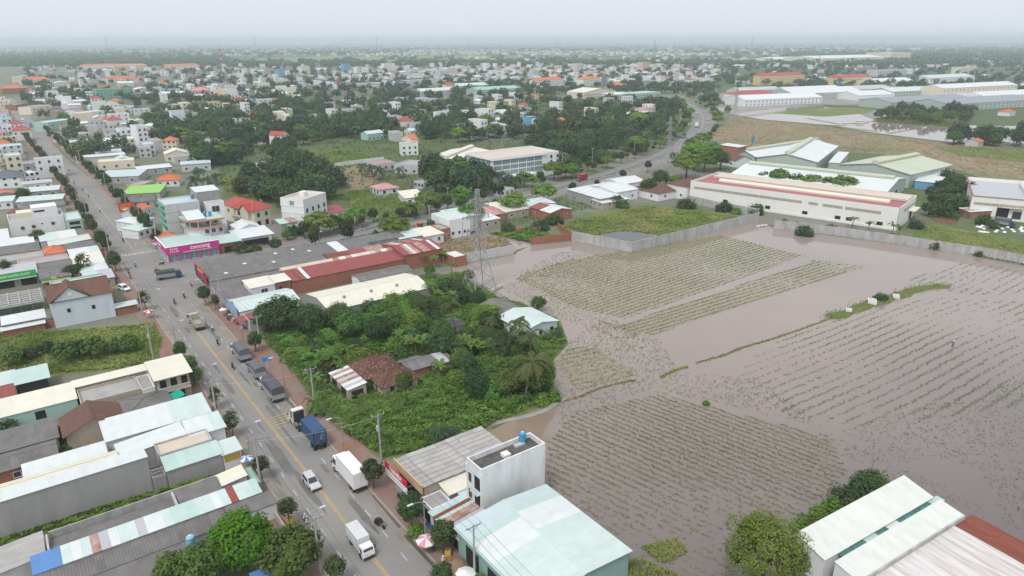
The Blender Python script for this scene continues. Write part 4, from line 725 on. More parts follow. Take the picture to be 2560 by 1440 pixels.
# farmhouse in the thicket
m_old=rm_('old_farm_tile',(.085,.045,.035),rough=.9,amt=.42,c2=(.33,.18,.115),s2=3.2,edge=.06); RF['farm']=m_old
r=bru(51.6,59.4,20.6,29.6,'farmhouse','old farmhouse with mottled brown tile double roof among the trees',2.9,wall='tan',roof=('hip',2.8),rm='farm',sw=.45,cat='house',oh=.7,win=[('f',2,.9,1.1,1.2),('l',2,.2,1.2,2,'d')])
bru(46.4,52.6,22.6,30.6,'farmhouse_wing','lower front wing of the farmhouse with mottled tile hip roof',2.6,wall='tan',roof=('hip',2.0),rm='farm',cat='house',oh=.6,win=[('f',2,.9,1.1,1.2),('l',1,.1,1.2,2,'d')])
bru(49.4,59,16.2,20.2,'metal_porch','grey tin porch with rusty patches in front of the farmhouse',2.6,wall='tan',roof=('shed',.5,'x'),rm=['white','grey','white','rust','grey','rust','white','rust','white'],cat='porch',oh=.2,win=[('f',.5,.1,2.6,2,'v'),('l',2,.1,2.6,2,'v')])
bru(50,55.8,30.6,35.6,'back_shed','small dark asbestos gable behind the farmhouse',2.4,wall='brick',roof=('gable',.9,'x'),rm='asb',cat='shed')
bru(49.5,54,36.4,41.5,'back_shed','torn grey sheet shelter among banana plants',2.2,wall='tan',roof=('shed',.4,'y'),rm=['asb','grey','asb'],cat='shed')
bru(47,48.4,44.6,46,'brick_hut','tiny square brick outhouse near the flooded path',1.9,wall='brick',roof=('flat',.1),rm='dark',cat='hut',win=[('l',.5,.1,.7,1.6,'d')])
bru(51.5,62.5,63.2,73.6,'waterside_house','house with smooth pale mint roof at the flooded field edge',3.2,wall='pale',roof=('gable',1.0,'y'),rm='pmint',cat='house',oh=.5,win=[('f',3,.8,1.1,1.2,'v'),('l',3,.8,1.1,1.2,'v')])
bru(63.2,73.5,65,72.4,'waterside_house','low dark asbestos house with white ridge near lattice tower',2.7,wall='white',roof=('gable',.9,'y'),rm='asb',cat='house')
bru(66,71,50,55,'back_shed','little grey roofed hut hidden in the thicket',2.2,wall='tan',roof=('hip',.8),rm='asb',cat='shed')
# houses between wall and highway
for (u0,u1,v0,v1,h,w,rf,m,l) in [(141,152.5,76.5,85,4.0,'mint',('shed',.4,'y'),'pmint','mint metal shed with flat mint roof beside highway'),(140,150,85.4,93.5,3.6,'swhite',('shed',.6,'y'),'cream','weathered white shed with cream tin roof near brick house'),
 (142,150,93.8,97.6,4.6,'brick',('flat',.3),'slab','bare brick house beside white block'),(143,156.5,98,103.5,7.2,'white',('flat',.4),'pmint','two storey windowless white block near lattice tower'),(143,147.5,103.8,107,5.8,'white',('flat',.4),'slab','narrow white stair tower with one dark slit'),(147,160,104,114,6.2,'lgrey',('shed',.5,'y'),'pmint','pale grey rendered house behind the lattice tower'),
 (146,156,115,123,3.6,'tan',('shed',.8,'y'),'white','low house with white tin roof near the ditch'),(152,163,121,131,3.5,'brick',('shed',.7,'y'),['rust','pinkr','rust'],'low house with rust red tin roof'),(153,168,131,143,3.6,'tan',('shed',.8,'y'),'cream','house with cream tin roof near the highway'),
 (139.5,153,143.5,155,4.0,'brick',('gable',1.2,'y'),['white','white','redtin'],'brick house with white and red tin gable'),(153.5,163,144,158,3.8,'swhite',('shed',.7,'y'),'pmint','house with pale mint roof beside highway hedge'),
 (146,168,177,190,4.2,'grey',('shed',.7,'y'),'white','scrap yard building with white tin roof'),(150,170,190.5,205,4.6,'swhite',('gable',1.4,'x'),'white','wide white tin roofed house in the scrap yard'),(143,150,176,192,2.9,'tan',('shed',.5,'y'),['white','bluep','white'],'scrap yard lean-to with white and blue sheets'),(162,176,206,222,4.6,'swhite',('gable',1.5,'x'),'white','white roofed hall by the highway bend'),
 (140,157,208,226,3.6,'white',('hip',2.4),'brown','white bungalow with dark tiled hip roof beside the long factory'),(134,146,220,236,6.2,'white',('hip',2.2),'brown','white two storey block with brown hip roof attached to factory')]:
    bru(u0,u1,v0,v1,'roadside_house',l,h,wall=w,roof=rf,rm=m,cat='house',win=[('f',2,1.4,1.0,1.1),('l',2,1.4,1.0,1.1)])
# ---------------- walls
def wall_run(px,h,m,label,cat='wall',pl=6.0,name='boundary_wall',th=.2):
    P=PX(px); r=thing(name,label,cat,(P[0].x,P[0].y,0)); o=P[0]
    for i in range(len(P)-1):
        a=P[i]-o; b_=P[i+1]-o; d=b_-a; n=max(1,round(d.length/pl)); d/=n; an=math.atan2(d.y,d.x); k=MB(); k.box(.12,d.length-.12,-th/2,th/2,0,h); pm=k.mesh('panel',m); k=MB(); k.box(-.16,.16,-.17,.17,0,h+.12); qm=k.mesh('post',m)
        for j in range(n): ob('panel',pm,r,a+d*j,an); ob('post',qm,r,a+d*j,an)
    ob('post',qm,r,P[-1]-o,an); return r
wall_run([(1430,602),(1578,631),(1895,553)],3.7,WL['stain'],'long stained concrete wall around grass lot and dark pond')
wall_run([(1935,570),(2100,590),(2250,611),(2440,640),(2760,700)],3.3,WL['stain'],'long stained concrete wall below the ivory factory')
wall_run([(1720,505),(1790,522),(1895,540)],3.2,WL['stain'],'grey wall between grass lot and factory')
wall_run([(1128,664),(1284,634)],3.2,WL['lgrey'],'plain pale grey wall behind the lattice tower')
wall_run([(1328,612),(1428,600)],2.6,WL['brick'],'creeper covered red brick wall',pl=3.5); wall_run([(1395,572),(1428,598)],2.4,WL['brick'],'red brick wall stub at grass lot corner',pl=3.5); wall_run([(1290,585),(1350,580)],2.2,WL['brick'],'red brick wall by the vegetable patch',pl=3.5)
wall_run([(775,428),(905,408),(960,402)],2.4,WL['swhite'],'white panelled wall along the bare soil lot',pl=5); wall_run([(790,436),(880,470)],2,WL['stain'],'grey wall at the lower edge of bare soil lot',pl=5)
wall_run([(10,832),(145,815)],1.8,WL['brick'],'rough brick wall along the overgrown grass lot',pl=4); wall_run([(1790,272),(1850,290),(1965,275)],2.6,WL['white'],'white yard wall by far flooded ponds',pl=12); wall_run([(1965,275),(2060,266)],2.4,WL['stain'],'dark grey yard wall below far white factories',pl=12)
wall_run([(2335,553),(2390,562)],1.4,WL['brick'],'low stack of red bricks by factory drive',pl=3)
RF['crim']=rm_('crimson_tin',(.34,.10,.105))
# ---------------- factories on the right
def louv(r,f,L,D,segs,z,h):
    for a,b_ in segs:
        n=max(1,int((b_-a)*(L if f=='f' else D)/3))
        for i in range(n):
            u=a+(b_-a)*(i+.5)/n; w=(b_-a)*(L if f=='f' else D)/n-.12
            x0=u*L-w/2
            if f=='f': box(r,'louvre',m_lou,(x0,x0+w,-.06,-.004,z,z+h))
            else: box(r,'louvre',m_lou,(L+.004,L+.06,u*D-w/2,u*D+w/2,z,z+h))
m_lou=mat('louvre_grey',(.36,.34,.28),.7,.06)
r=bld((1727,452),(2250,520),(2290,488),'factory','long ivory metal clad factory with recessed crimson roof and louvre bands',9.0,wall='ivory',roof=('flat',1.1),rm='crim',cat='factory')
A=G(1727,452,9);B=G(2250,520,9);C=G(2290,488,9); L=(B-A).to_2d().length; D=(C-B).to_2d().length
louv(r,'f',L,D,((.02,.58),(.61,.655),(.675,.765),(.775,.93)),5.6,1.1); louv(r,'r',L,D,((.3,.95),),5.6,1.1); box(r,'back_roof',RF['beige'],(L*.03,L*.99,D*.62,D*.96,8.05,8.9))
b=MB(); pr=[(-1.6,0),(-1.6,.7),(-1,1.2),(0,1.4),(1,1.2),(1.6,.7),(1.6,0)]; b.add([(x,D*.42+y,7.95+z) for x in (L*.1,L*.93) for y,z in pr],[(i,i+1,8+i,7+i) for i in range(6)]+[tuple(range(6,-1,-1)),tuple(range(7,14))]); b.obj('ridge_vent',RF['cream'],r)
for u in (.2,.42,.6,.75,.8,.93): window(r,'f',L,D,u,1.2,2.2,1.4,'v')
box(r,'base_band',WL['white'],(0,L,-.3,-.01,.0,.8)); box(r,'corner_trim',m_lou,(L-.15,L+.07,-.08,.15,0,9))
window(r,'r',L,D,.8,.1,4,4,'v'); box(r,'canopy',WL['cream'],(L+.01,L+2.4,D*.62,D*.95,4.4,4.6))
bld((1828,434),(2218,479),(2290,448),'warehouse','long warehouse with white roof and sage rounded ridge vent',6.0,wall='sage',roof=('mon',2.6,'x','sage'),rm='white',sw=6,cat='warehouse',win=[('r',.5,.1,4,3.4,'v')])
bld((1893,393),(2042,405),(2182,371),'warehouse','sage gabled warehouse with smooth white roof behind the factory',6.6,wall='sage',roof=('mon',3.2,'y','sage'),rm='white',sw=6,cat='warehouse',oh=.6)
bld((1838,384),(1890,391),(2005,355),'warehouse','smaller white roofed warehouse at the back with sage vent',6.0,wall='sage',roof=('mon',2.6,'y','sage'),rm='white',sw=6,cat='warehouse',oh=.6)
bld((2098,411),(2283,434),(2366,408),'warehouse','sage gabled warehouse entirely roofed in sage metal',6.8,wall='sage',roof=('mon',3.0,'y','sage'),rm='sage',sw=6,cat='warehouse',oh=.6)
bld((2288,452),(2345,458),(2370,428),'lean_to_shed','bright white lean-to roof beside the sage warehouse',3.8,wall='blue',roof=('shed',.5,'y'),rm='white',sw=6,cat='shed'); bld((2072,406),(2098,408),(2168,386),'link_roof','blue and white striped link roof between sage warehouses',4.8,wall='sage',roof=('shed',.5,'y'),rm=['white','blue','blue','white','blue'],sw=4,cat='roof')
r=bld((2432,489),(2700,512),48,'factory','ivory factory with grey roof pit and rust red coping at the drive',9.0,wall='ivory',roof=('flat',1.5),rm='grey',cat='factory',win=[('f',.32,.1,4.2,5,'v'),('f',.46,1,3,3,'g')])
louv(r,'f',44,48,((.02,.98),),5.4,1.1); box(r,'coping',mat('rust_red_coping',(.3,.08,.08),.7,.05),(-.3,60,-.3,.25,9.0,9.12),(-.3,.25,.25,48,9.0,9.12)); b=MB(); b.add([(x,y,z) for y in (6,44) for x,z in ((20,7.5),(20,8.8),(21,9.6),(23.5,9.6),(24.5,8.8),(24.5,7.5))],[(i+1,i,6+i,7+i) for i in range(5)]+[(0,1,2,3,4,5)]); b.obj('ridge_vent',RF['white'],r)
box(r,'door_canopy',RF['beige'],(10.6,18,-1.6,-.01,5.3,5.5))
bld((2398,520),(2425,530),9,'lean_to_shed','rust and white tin sheds squeezed beside the factory',3.0,wall='rust',roof=('shed',.5,'y'),rm=['white','rust','rust','white'],sw=2,cat='shed')
bld((1795,392),(1840,402),12,'tiled_house','white house with dark tiled roof behind the big round trees',4.0,wall='white',roof=('gable',2.2,'x'),rm='brown',cat='house',win=[('f',2,1.2,1.4,1.2)]); bld((1800,362),(1850,368),8,'open_shop','open shop with white canopy roof and red front near the bend',4.2,wall='redtin' if 'redtin' in WL else 'brick',roof=('shed',.4,'y'),rm='white',cat='shop')
# ---------------- clinic and neighbours
r=bld((1165,382),(1232,397),(1325,364),'clinic','four storey white clinic with curved glazed front and round green emblem',12.6,wall='white',roof=('flat',1.0),rm='beige',cat='clinic',win=[('l',2,3,1.4,1.5)])
A=G(1165,382,12.6);B=G(1232,397,12.6);C=G(1325,364,12.6); L=(B-A).to_2d().length; D=(C-B).to_2d().length
for z in (3.6,6.4,9.2):
    for i in range(6): window(r,'r',L,D,.06+.105*i,z,D*.095,2.0,'c')
    for i in range(3): window(r,'r',L,D,.76+.09*i,z,1.6,1.8,'w')
    for i in range(4): window(r,'f',L,D,.3+.18*i,z,L*.15,2.0,'c')
b=MB(); b.lathe([(1.3,0),(1.3,.1),(.9,.12),(.9,.06),(.01,.06)],n=18); o=b.obj('emblem',mat('emblem_green',(.05,.35,.27),.6,.05),r,loc=(L*.62,-.05,9.2)); o.rotation_euler=(PI/2,0,0)
box(r,'porch_roof',WL['white'],(L+.05,L+5,D*.1,D*.5,3.0,3.3)); box(r,'cornice',WL['lgrey'],(-.3,L+.6,-.6,-.01,11.4,11.7),(L+.01,L+.6,-.01,D*.7,11.4,11.7))
for (a,b_,c,h,w,rf,m,l,nm) in [((1050,402),(1165,408),(1230,378),6,'sage',('mon',2.2,'y','cream'),'cream','cream roofed hall joined to the clinic','hall'),((985,408),(1045,413),14,5.5,'lilac',('flat',.6),'slab','lilac grey flat block with columned porch','office'),((940,410),(985,404),12,4.5,'lilac',('flat',.5),'rust','low roof terrace with rust coloured clutter','office'),
  ((995,478),(1012,496),(1056,488),3.6,'white',('shed',.4,'y'),'cream','open sided shelter with flat cream roof','shelter'),((925,466),(950,474),(985,463),3.4,'pale',('hip',1.8),'pinkr','small house with faded pink hip roof','house'),((1035,452),(1060,456),8,3.6,'lilac',('flat',.4),'slab','small lilac gate lodge with columns','lodge'),((1232,472),(1262,476),8,3.4,'lgrey',('flat',.4),'slab','small grey gatehouse with rounded roof','lodge'),
  ((640,408),(700,412),8,3.8,'lgrey',('shed',.3,'y'),'white','grey container like shed behind trees','shed')]:
    bld(a,b_,c,nm,l,h,wall=w,roof=rf,rm=m,cat=nm,sw=5,win=[('f',3,1.2,1.4,1.5),('r',2,1.2,1.4,1.5)])
def hs(px,py,L,D,h,rot,name,label,**k):
    p=G(px,py); a=VZ+math.radians(rot); ex=Vector((math.cos(a),math.sin(a),0)); ey=Vector((-ex.y,ex.x,0)); q=p-ex*L/2
    fl=max(1,int(h/3.2)); k.setdefault('win',[('f',max(1,min(20,int(L/3.5))),.9+3.2*i,1.3,1.4) for i in range(fl)]+[('r',max(1,min(4,int(D/4))),.9+3.2*i,1.2,1.4) for i in range(fl)])
    return build((q.x,q.y),a,L,D,name,label,h,**k)
# ---------------- houses further up the road and landmarks
for (a,b_,c,h,w,rf,m,l) in [
 ((305,486),(398,481),(392,464),3.2,'stain',('shed',.6,'y'),'lime','low house with vivid lime green tin roof'),
 ((292,508),(384,502),9,3.0,'tan',('gable',1.6,'x'),'asb','wide dark gabled house with white front behind street trees'),
 ((318,530),(368,522),6,3.2,'lgrey',('shed',.5,'y'),'pmint','narrow mint roofed house near the red street sign'),
 ((346,530),(376,515),7,3.6,'pale',('gable',1.2,'x'),'orange','small house with pale orange gable roof and blue wall'),
 ((336,560),(385,545),9,3.4,'swhite',('shed',.6,'y'),['white','grey'],'white roofed shop row beside the grey concrete block'),
 ((345,578),(388,565),8,3.2,'white',('shed',.5,'y'),'pmint','pale roofed shop by the orange tiled annex'),
 ((390,452),(446,449),11,3.4,'white',('hip',2.2),'orange','white bungalow with orange hipped roof'),
 ((352,462),(386,452),8,4.2,'tan',('flat',.4),'slab','bare tan block house near orange bungalow'),
 ((243,444),(345,440),(342,426),3.6,'stain',('shed',.6,'y'),'bluep','long house with pale blue tin roof'),
 ((345,425),(430,417),9,3.4,'stain',('shed',.6,'y'),['white','asb'],'house with sagging white and grey roofs'),
 ((243,405),(334,399),11,4.8,'cream',('flat',.5),'cream','long plain cream house with flat roof and small windows'),
 ((192,396),(314,386),7,4.0,'lgrey',('shed',.5,'y'),['white','mint'],'long narrow white tin roof behind cream house'),
 ((190,372),(254,366),12,4.6,'lgrey',('flat',.4),'slab','grey courtyard house with white gate posts'),
 ((254,370),(332,362),7,3.6,'stain',('shed',.5,'y'),['white','green','white'],'long white roof with green stripe'),
 ((404,352),(439,351),9,6.0,'cream',('hip',2.4),'orange','square cream tower house with orange pyramid roof'),
 ((412,386),(470,382),12,4.6,'cream',('gable',2.2,'y'),'cream','cream gabled house with pointed front'),
 ((435,392),(502,386),10,4.6,'lgrey',('flat',.4),'slab','flat grey concrete house beside cream gable'),
 ((452,412),(526,407),9,4.2,'lgrey',('shed',.4,'y'),['bluep','white','blue'],'grey house with white and blue roof patches'),
 ((118,306),(186,297),14,8.0,'mint',('flat',.5),'pmint','large pale mint house stepping up in three levels'),
 ((150,312),(188,306),10,5.0,'cream',('shed',.5,'y'),'pinkr','cream house with pink awning roof'),
 ((152,340),(230,332),14,5.6,'lgrey',('flat',.5),'slab','big pale grey flat roofed house by street trees'),
 ((160,358),(230,352),9,4.4,'white',('shed',.4,'y'),'white','white walled house with dark upper window'),
 ((192,283),(260,276),12,7.0,'white',('flat',.5),'white','white modern villa with stacked cubes'),
 ((212,294),(288,287),9,4.2,'cream',('flat',.4),'beige','long peach garden wall house'),
 ((193,310),(268,303),12,4.4,'lgrey',('shed',.6,'y'),'white','wide hall with pale worn tin roof'),
 ((76,268),(126,262),14,7.6,'cream',('flat',.6),'slab','cream house with arched upper windows'),
 ((38,262),(70,258),12,6,'brick',('flat',.4),'slab','brick red block by the end of the road'),
 ((0,322),(20,320),10,7,'blue',('flat',.4),'blue','bright blue painted house along the road'),
 ((2,345),(40,342),10,5.4,'yellow',('flat',.4),'slab','pale yellow house with two windows'),
 ((0,366),(54,362),12,6.0,'pale',('flat',.5),'bluep','pale blue white house with balcony'),
 ((38,412),(96,405),11,4.4,'lgrey',('flat',.6),'slab','grey white parapet house left of the road'),
 ((60,436),(98,430),10,5.4,'white',('flat',.4),'white','tall white boundary walled house left of the road'),
 ((-30,447),(49,442),14,5.4,'white',('hip',3.0),'navy','white house with navy tiled hip roof'),
 ((55,462),(130,455),7,3.4,'swhite',('shed',.4,'y'),['grey','white'],'low grey roofed shop left of the road'),
 ((50,482),(146,474),9,3.4,'stain',('shed',.6,'y'),'pmint','long pale mint tin roofed house left of the road'),
 ((-20,492),(45,484),8,3.2,'stain',('gable',1.3,'y'),'orange','old house with two orange tile ridges'),
 ((-40,508),(30,502),10,3.4,'white',('shed',.5,'y'),'pmint','mint roofed hall at the left edge'),
 ((40,506),(155,497),9,3.4,'stain',('shed',.6,'y'),['pmint','mint','white'],'long mixed mint roof crossing behind round tree'),
 ((60,524),(162,512),8,3.4,'tan',('gable',1.3,'x'),'asb','long dark brown sheet roof beside big white house'),
 ((40,538),(85,530),8,3.2,'brick',('gable',1.4,'y'),'brown','small brown tiled gable behind big white house'),
 ((520,352),(560,346),10,6,'white',('flat',.5),'slab','white house with open balcony among trees'),
 ((525,372),(585,365),9,4.4,'lgrey',('flat',.4),'slab','low grey concrete house among trees'),
 ((570,362),(620,352),9,5,'lgrey',('flat',.4),'white','grey concrete house with long parapet'),
 ((550,322),(600,318),9,4.6,'white',('flat',.4),'slab','white house beside turquoise house'),
 ((595,322),(640,318),9,5,'mint',('flat',.4),'mint','turquoise flat roofed house')]:
    w_=[('f',3,1.2,1.2,1.2),('r',2,1.2,1.2,1.2)]
    if h>5: w_+=[('f',3,4.2,1.3,1.4),('r',2,4.2,1.2,1.4)]
    bld(a,b_,c,'street_house',l,h,wall=w,roof=rf,rm=m,cat='house',win=w_)
s=thing('street_sign','bright red board with orange lettering rows beyond the street trees','sign',G(302,545),VZ)
box(s,'board',m_red,(0,5.4,-.1,.05,2.6,6.2)); box(s,'post',m_steel,(.3,.45,-.05,.05,0,2.6),(4.9,5.05,-.05,.05,0,2.6)); box(s,'pale_line',m_pinkb,(.4,5,-.14,-.1,5.1,5.6))
for i in range(5): box(s,'letter_block',mat('sign_amber',(.65,.30,.03),.6,.05),(.5+i*.9,1.2+i*.9,-.15,-.1,3.1,4.6))
hs(1025,388,11,9,7.5,-20,'tall_house','white house with open orange gable frame on the roof terrace',wall='white',roof=('flat',.6),rm='slab',cat='house'); bld((1005,352),(1025,358),5,'roof_pavilion','orange gabled pavilion on top of white terrace house',2.4,hp=7,wall='cream',roof=('gable',2.4,'y'),rm='orange',cat='pavilion',z0=7)
for (px,py,L,D,h,ro,w,rf,m,l) in [
 (718,372,7,11,9.5,35,'white',('gable',2.2,'y'),'red','narrow tall white house with red gable roof beside trees'),
 (676,362,8,10,5,30,'lgrey',('flat',.3),'white','small grey and white box house near red gabled house'),
 (705,318,9,12,5,10,'lgrey',('shed',.6,'y'),'white','grey walled house with bright white roof among trees'),
 (940,350,14,9,5,10,'mint',('gable',1.6,'x'),'pmint','pair of mint gabled sheds among trees'),
 (1165,335,16,12,7.5,25,'lgrey',('flat',.6),'slab','grey concrete house with roof tanks'),
 (1228,310,10,14,13,25,'white',('flat',.6),'slab','tall white house with arched roof crown'),
 (1284,275,8,10,11,20,'cream',('flat',.4),'slab','slim cream slab building among trees'),
 (1316,278,6,8,7,20,'pink',('hip',1.5),'red','narrow pink house with small roof'),
 (1600,300,46,14,6.5,5,'lgrey',('flat',.6),'white','long grey house row with white and orange upper floor'),
 (1620,292,22,8,8.5,5,'orange' if 'orange' in WL else 'pink',('flat',.4),'pinkr','coral upper block on long grey house row'),
 (1365,318,14,10,7,15,'swhite',('flat',.4),'slab','white and blue shop house by back street'),
 (1335,312,9,10,7,15,'blue',('flat',.4),'slab','blue fronted shop house by back street'),
 (1412,318,8,9,6,15,'white',('hip',2),'orange','white house with orange domed roof'),
 (1448,335,12,9,5,10,'brick',('hip',1.5),'redtin','red roofed corner restaurant by back street'),
 (436,278,12,10,7,10,'white',('flat',.5),'slab','white three storey house with open gallery'),
 (540,272,12,12,7.5,10,'yellow',('flat',.5),'slab','yellow walled house beside white balcony house'),
 (636,268,10,12,9,10,'white',('flat',.5),'slab','white house with arched crown among trees'),
 (975,278,22,14,8,0,'greymid',('flat',.5),'slab','windowless dark grey block among trees'),
 (1045,290,18,10,5,0,'lgrey',('shed',.5,'y'),['white','blue'],'low hall with white and blue roof beside dark grey block'),
 (1120,292,12,10,6,15,'lgrey',('flat',.4),'slab','grey house with recessed balcony'),
 (288,248,40,16,13,3,'green',('flat',.5),'orange','bright turquoise green hall with stepped top'),
 (95,212,46,26,8,5,'cream',('hip',5),'orange','broad hall with large orange hip roof'),
 (40,235,30,22,8,5,'brick',('hip',4),'orange','brick hall with orange roof near road end'),
 (330,180,72,16,15,0,'yellow',('hip',4),'pinkr','long yellow four storey school with pink roof'),
 (310,208,50,18,8,3,'cream',('hip',4),'orange','cream hall with orange hip roof below yellow school'),
 (455,172,90,14,9,0,'cream',('hip',4),'orange','very long low building with orange roof'),
 (250,172,90,14,9,0,'white',('hip',4),'orange','very long white building with orange tiled roof'),
 (420,245,46,20,6,0,'lgrey',('shed',1,'y'),'white','long pale warehouse roof near pink domes'),
 (505,240,24,16,7,0,'pink',('hip',4),'pinkr','festival hall with pink hipped roof'),(545,238,14,10,6,0,'cream',('gable',3,'y'),'cream','small cream arched hall next to pink hall'),
 (1375,218,64,14,11,8,'white',('hip',4),'orange','white four storey school with orange roof'),(1480,215,44,14,11,8,'white',('hip',4),'orange','second white school wing with orange roof'),(1548,222,36,20,5,8,'tan',('hip',4),'orange','low pavilion with large orange hip roof'),
 (1500,245,60,30,8,5,'cream',('gable',4,'y'),'cream','large cream arched warehouse'),(1620,248,50,24,8,5,'mint',('flat',.6),'mint','turquoise flat warehouse behind trees'),(1560,250,40,20,7,5,'lgrey',('shed',1,'y'),'white','white roofed warehouse joined to cream arch'),
 (1180,228,60,28,8,0,'mint',('gable',3,'x'),'pmint','mint green warehouse with white roof'),(1250,238,70,30,8,0,'sage',('gable',3,'x'),'green','dull green warehouse with green roof'),(1100,240,56,24,7,0,'lgrey',('gable',3,'x'),'pmint','pale mint long roof below red turret house'),(1128,232,14,12,11,0,'cream',('hip',4),'red','cream turret house with red roof'),
 (1955,212,96,16,15,-12,'yellow',('hip',4),'red','long yellow four storey school with crimson roof'),(2130,212,84,16,12,-12,'yellow',('hip',4),'red','second yellow school block with crimson roof'),
 (1890,252,60,24,8,-15,'white',('hip',3),'red','white office with red hip roof by factory yard'),(1960,262,110,34,7,-15,'white',('gable',4,'x'),'white','white factory with pale roof and dark window strip'),(2070,248,110,44,8,-15,'sage',('gable',5,'x'),'white','broad white roofed factory behind yard wall'),(2190,250,60,36,6,-15,'white',('gable',4,'x'),'white','white roofed factory shed near the palms'),
 (2235,292,10,9,4,0,'white',('hip',2),'orange','small red roofed house hidden among far pond palms'),(2530,290,14,10,4,0,'white',('hip',2),'orange','red roofed house at the far right ponds'),(2450,366,9,8,3.5,0,'lgrey',('gable',1.6,'x'),'orange','small farm hut among the right pond trees'),(2040,236,100,30,6,-12,'white',('gable',4,'x'),'white','long pale hall right of the second yellow school yard'),(2170,234,90,28,6,-12,'lgrey',('gable',4,'x'),'grey','grey roofed hall behind the mid factories'),(2300,240,110,30,7,-12,'sage',('gable',4,'x'),'pmint','mint roofed factory behind the far pond palms'),(1900,236,70,26,6,-15,'lgrey',('gable',3,'x'),'grey','grey roofed store behind the white office'),(2420,256,120,30,6,-12,'white',('gable',4,'x'),'grey','low grey factory hall near the right ponds'),(2540,252,120,34,7,-12,'white',('gable',4,'x'),'white','white factory hall at the far right edge'),(2230,214,100,30,7,-10,'cream',('gable',4,'x'),'white','cream factory hall beyond the fin window factory'),(2380,205,130,36,8,-8,'white',('gable',4,'x'),'bluep','pale blue roofed factory near the far trees'),(2330,268,130,40,7,-12,'sage',('gable',4,'x'),'solar','factory with grey panelled roof by flooded ponds'),(2480,272,140,44,7,-12,'sage',('gable',4,'x'),'solar','second factory with grey panelled roof at the right edge'),(2450,238,160,30,11,-10,'cream',('gable',4,'x'),'white','long cream factory with vertical fin windows'),
 (2130,160,330,120,18,-4,'cream',('gable',6,'x'),'white','very long far white factory hall'),(1980,158,180,90,13,-4,'cream',('gable',5,'x'),'white','far low white factory wing'),(2250,152,120,90,26,-4,'cream',('flat',1),'white','far tall white factory block'),(2230,190,90,26,12,-8,'lgrey',('flat',.6),'solar','grey office slab behind yellow school'),(2420,185,60,20,14,-5,'cream',('flat',.6),'slab','cream block among far trees'),
 (1120,195,36,20,15,0,'lgrey',('flat',.8),'slab','big grey concrete block by terrace houses'),(765,185,20,16,17,0,'cream',('flat',.6),'slab','tall cream block behind terrace houses'),(868,182,16,14,20,0,'blue',('flat',.5),'slab','narrow bright blue tall house'),(705,190,16,14,14,0,'blue',('flat',.5),'slab','blue painted house by far street'),(975,178,30,16,18,0,'white',('flat',.6),'slab','tall white block above terrace houses'),
 (1220,180,10,14,20,0,'white',('flat',.6),'slab','slim white tower house in far town'),(1340,195,14,14,15,0,'lgrey',('flat',.6),'slab','grey tower house behind school'),(1615,178,26,18,20,0,'pink',('flat',.6),'redtin','tall pale house with red top in far town'),(1450,185,18,16,22,0,'lgrey',('flat',.6),'slab','tall grey narrow block in far town'),(1675,130,22,18,30,0,'cream',('flat',.6),'slab','distant cream tower block')]:
    hs(px,py,L,D,h,ro,'town_building',l,wall=w,roof=rf,rm=m,cat='building')
# terraces of identical white houses
def terrace(p0,p1,n,D,h,label):
    P=G(*p0);Q=G(*p1); d=(Q-P)/n; a=math.atan2(d.y,d.x); w=d.length
    for i in range(n):
        q=P+d*i; r=build((q.x,q.y),a,w-.03,D,'terrace_house',label,h+.004*(i%3),wall='white',roof=('flat',.7),rm='slab',cat='house',group='rows of identical white terrace houses',win=[('f',2,1.2,1.3,1.5),('f',2,5.2,1.3,1.5)])
        box(r,'roof_shed',RF['navy'],(w*.1,w*.9,D*.3,D*.7,h-.6,h+1.1))
terrace((845,226),(952,220),12,16,9,'white terrace house with dark roof sheds facing the vacant ground'); terrace((1000,216),(1092,208),11,16,9,'white terrace house with dark roof sheds behind the first row'); terrace((770,212),(845,222),9,14,9,'white terrace house with ornate front beside the tall column')
terrace((955,214),(1005,221),6,14,9,'white terrace house with pilastered front on the side lane')
# billboards, column, masts
def billboard(px,py,h,w,bh,rot,label,m,m2):
    r=thing('billboard',label,'billboard',G(px,py),VZ+math.radians(rot)); b=MB(); b.tube([(0,0,0),(0,0,h-bh)],.7,10); b.obj('post',m_steel,r); 
    for s in (-1,1):
        o=box(r,'panel',m if s<0 else m2,(-w/2,w/2,-.2,.2,h-bh,h)); o.location=(0,s*1.6,0); o.rotation_euler=(0,0,s*.16)
    box(r,'gantry',m_steel,(-w/2,w/2,-1.5,1.5,h-bh-.5,h-bh)); return r
billboard(1506,236,26,20,16,35,'large grey double sided billboard on post near school',mat('hoarding_grey',(.25,.28,.31),.6,.1),WL['greymid']); billboard(1690,226,26,16,12,60,'white billboard on twin posts by the highway bend',WL['white'],WL['lgrey']); 
r=thing('pillar_monument','tall square column with brown top and blue base','column',G(848,232),VZ); box(r,'shaft',WL['blue'],(-2.2,2.2,-2.2,2.2,0,9)); box(r,'top',WL['rust'],(-1.8,1.8,-1.8,1.8,9,20)); box(r,'stripe',WL['white'],(1.0,1.4,-2.25,-2.2,0,9))
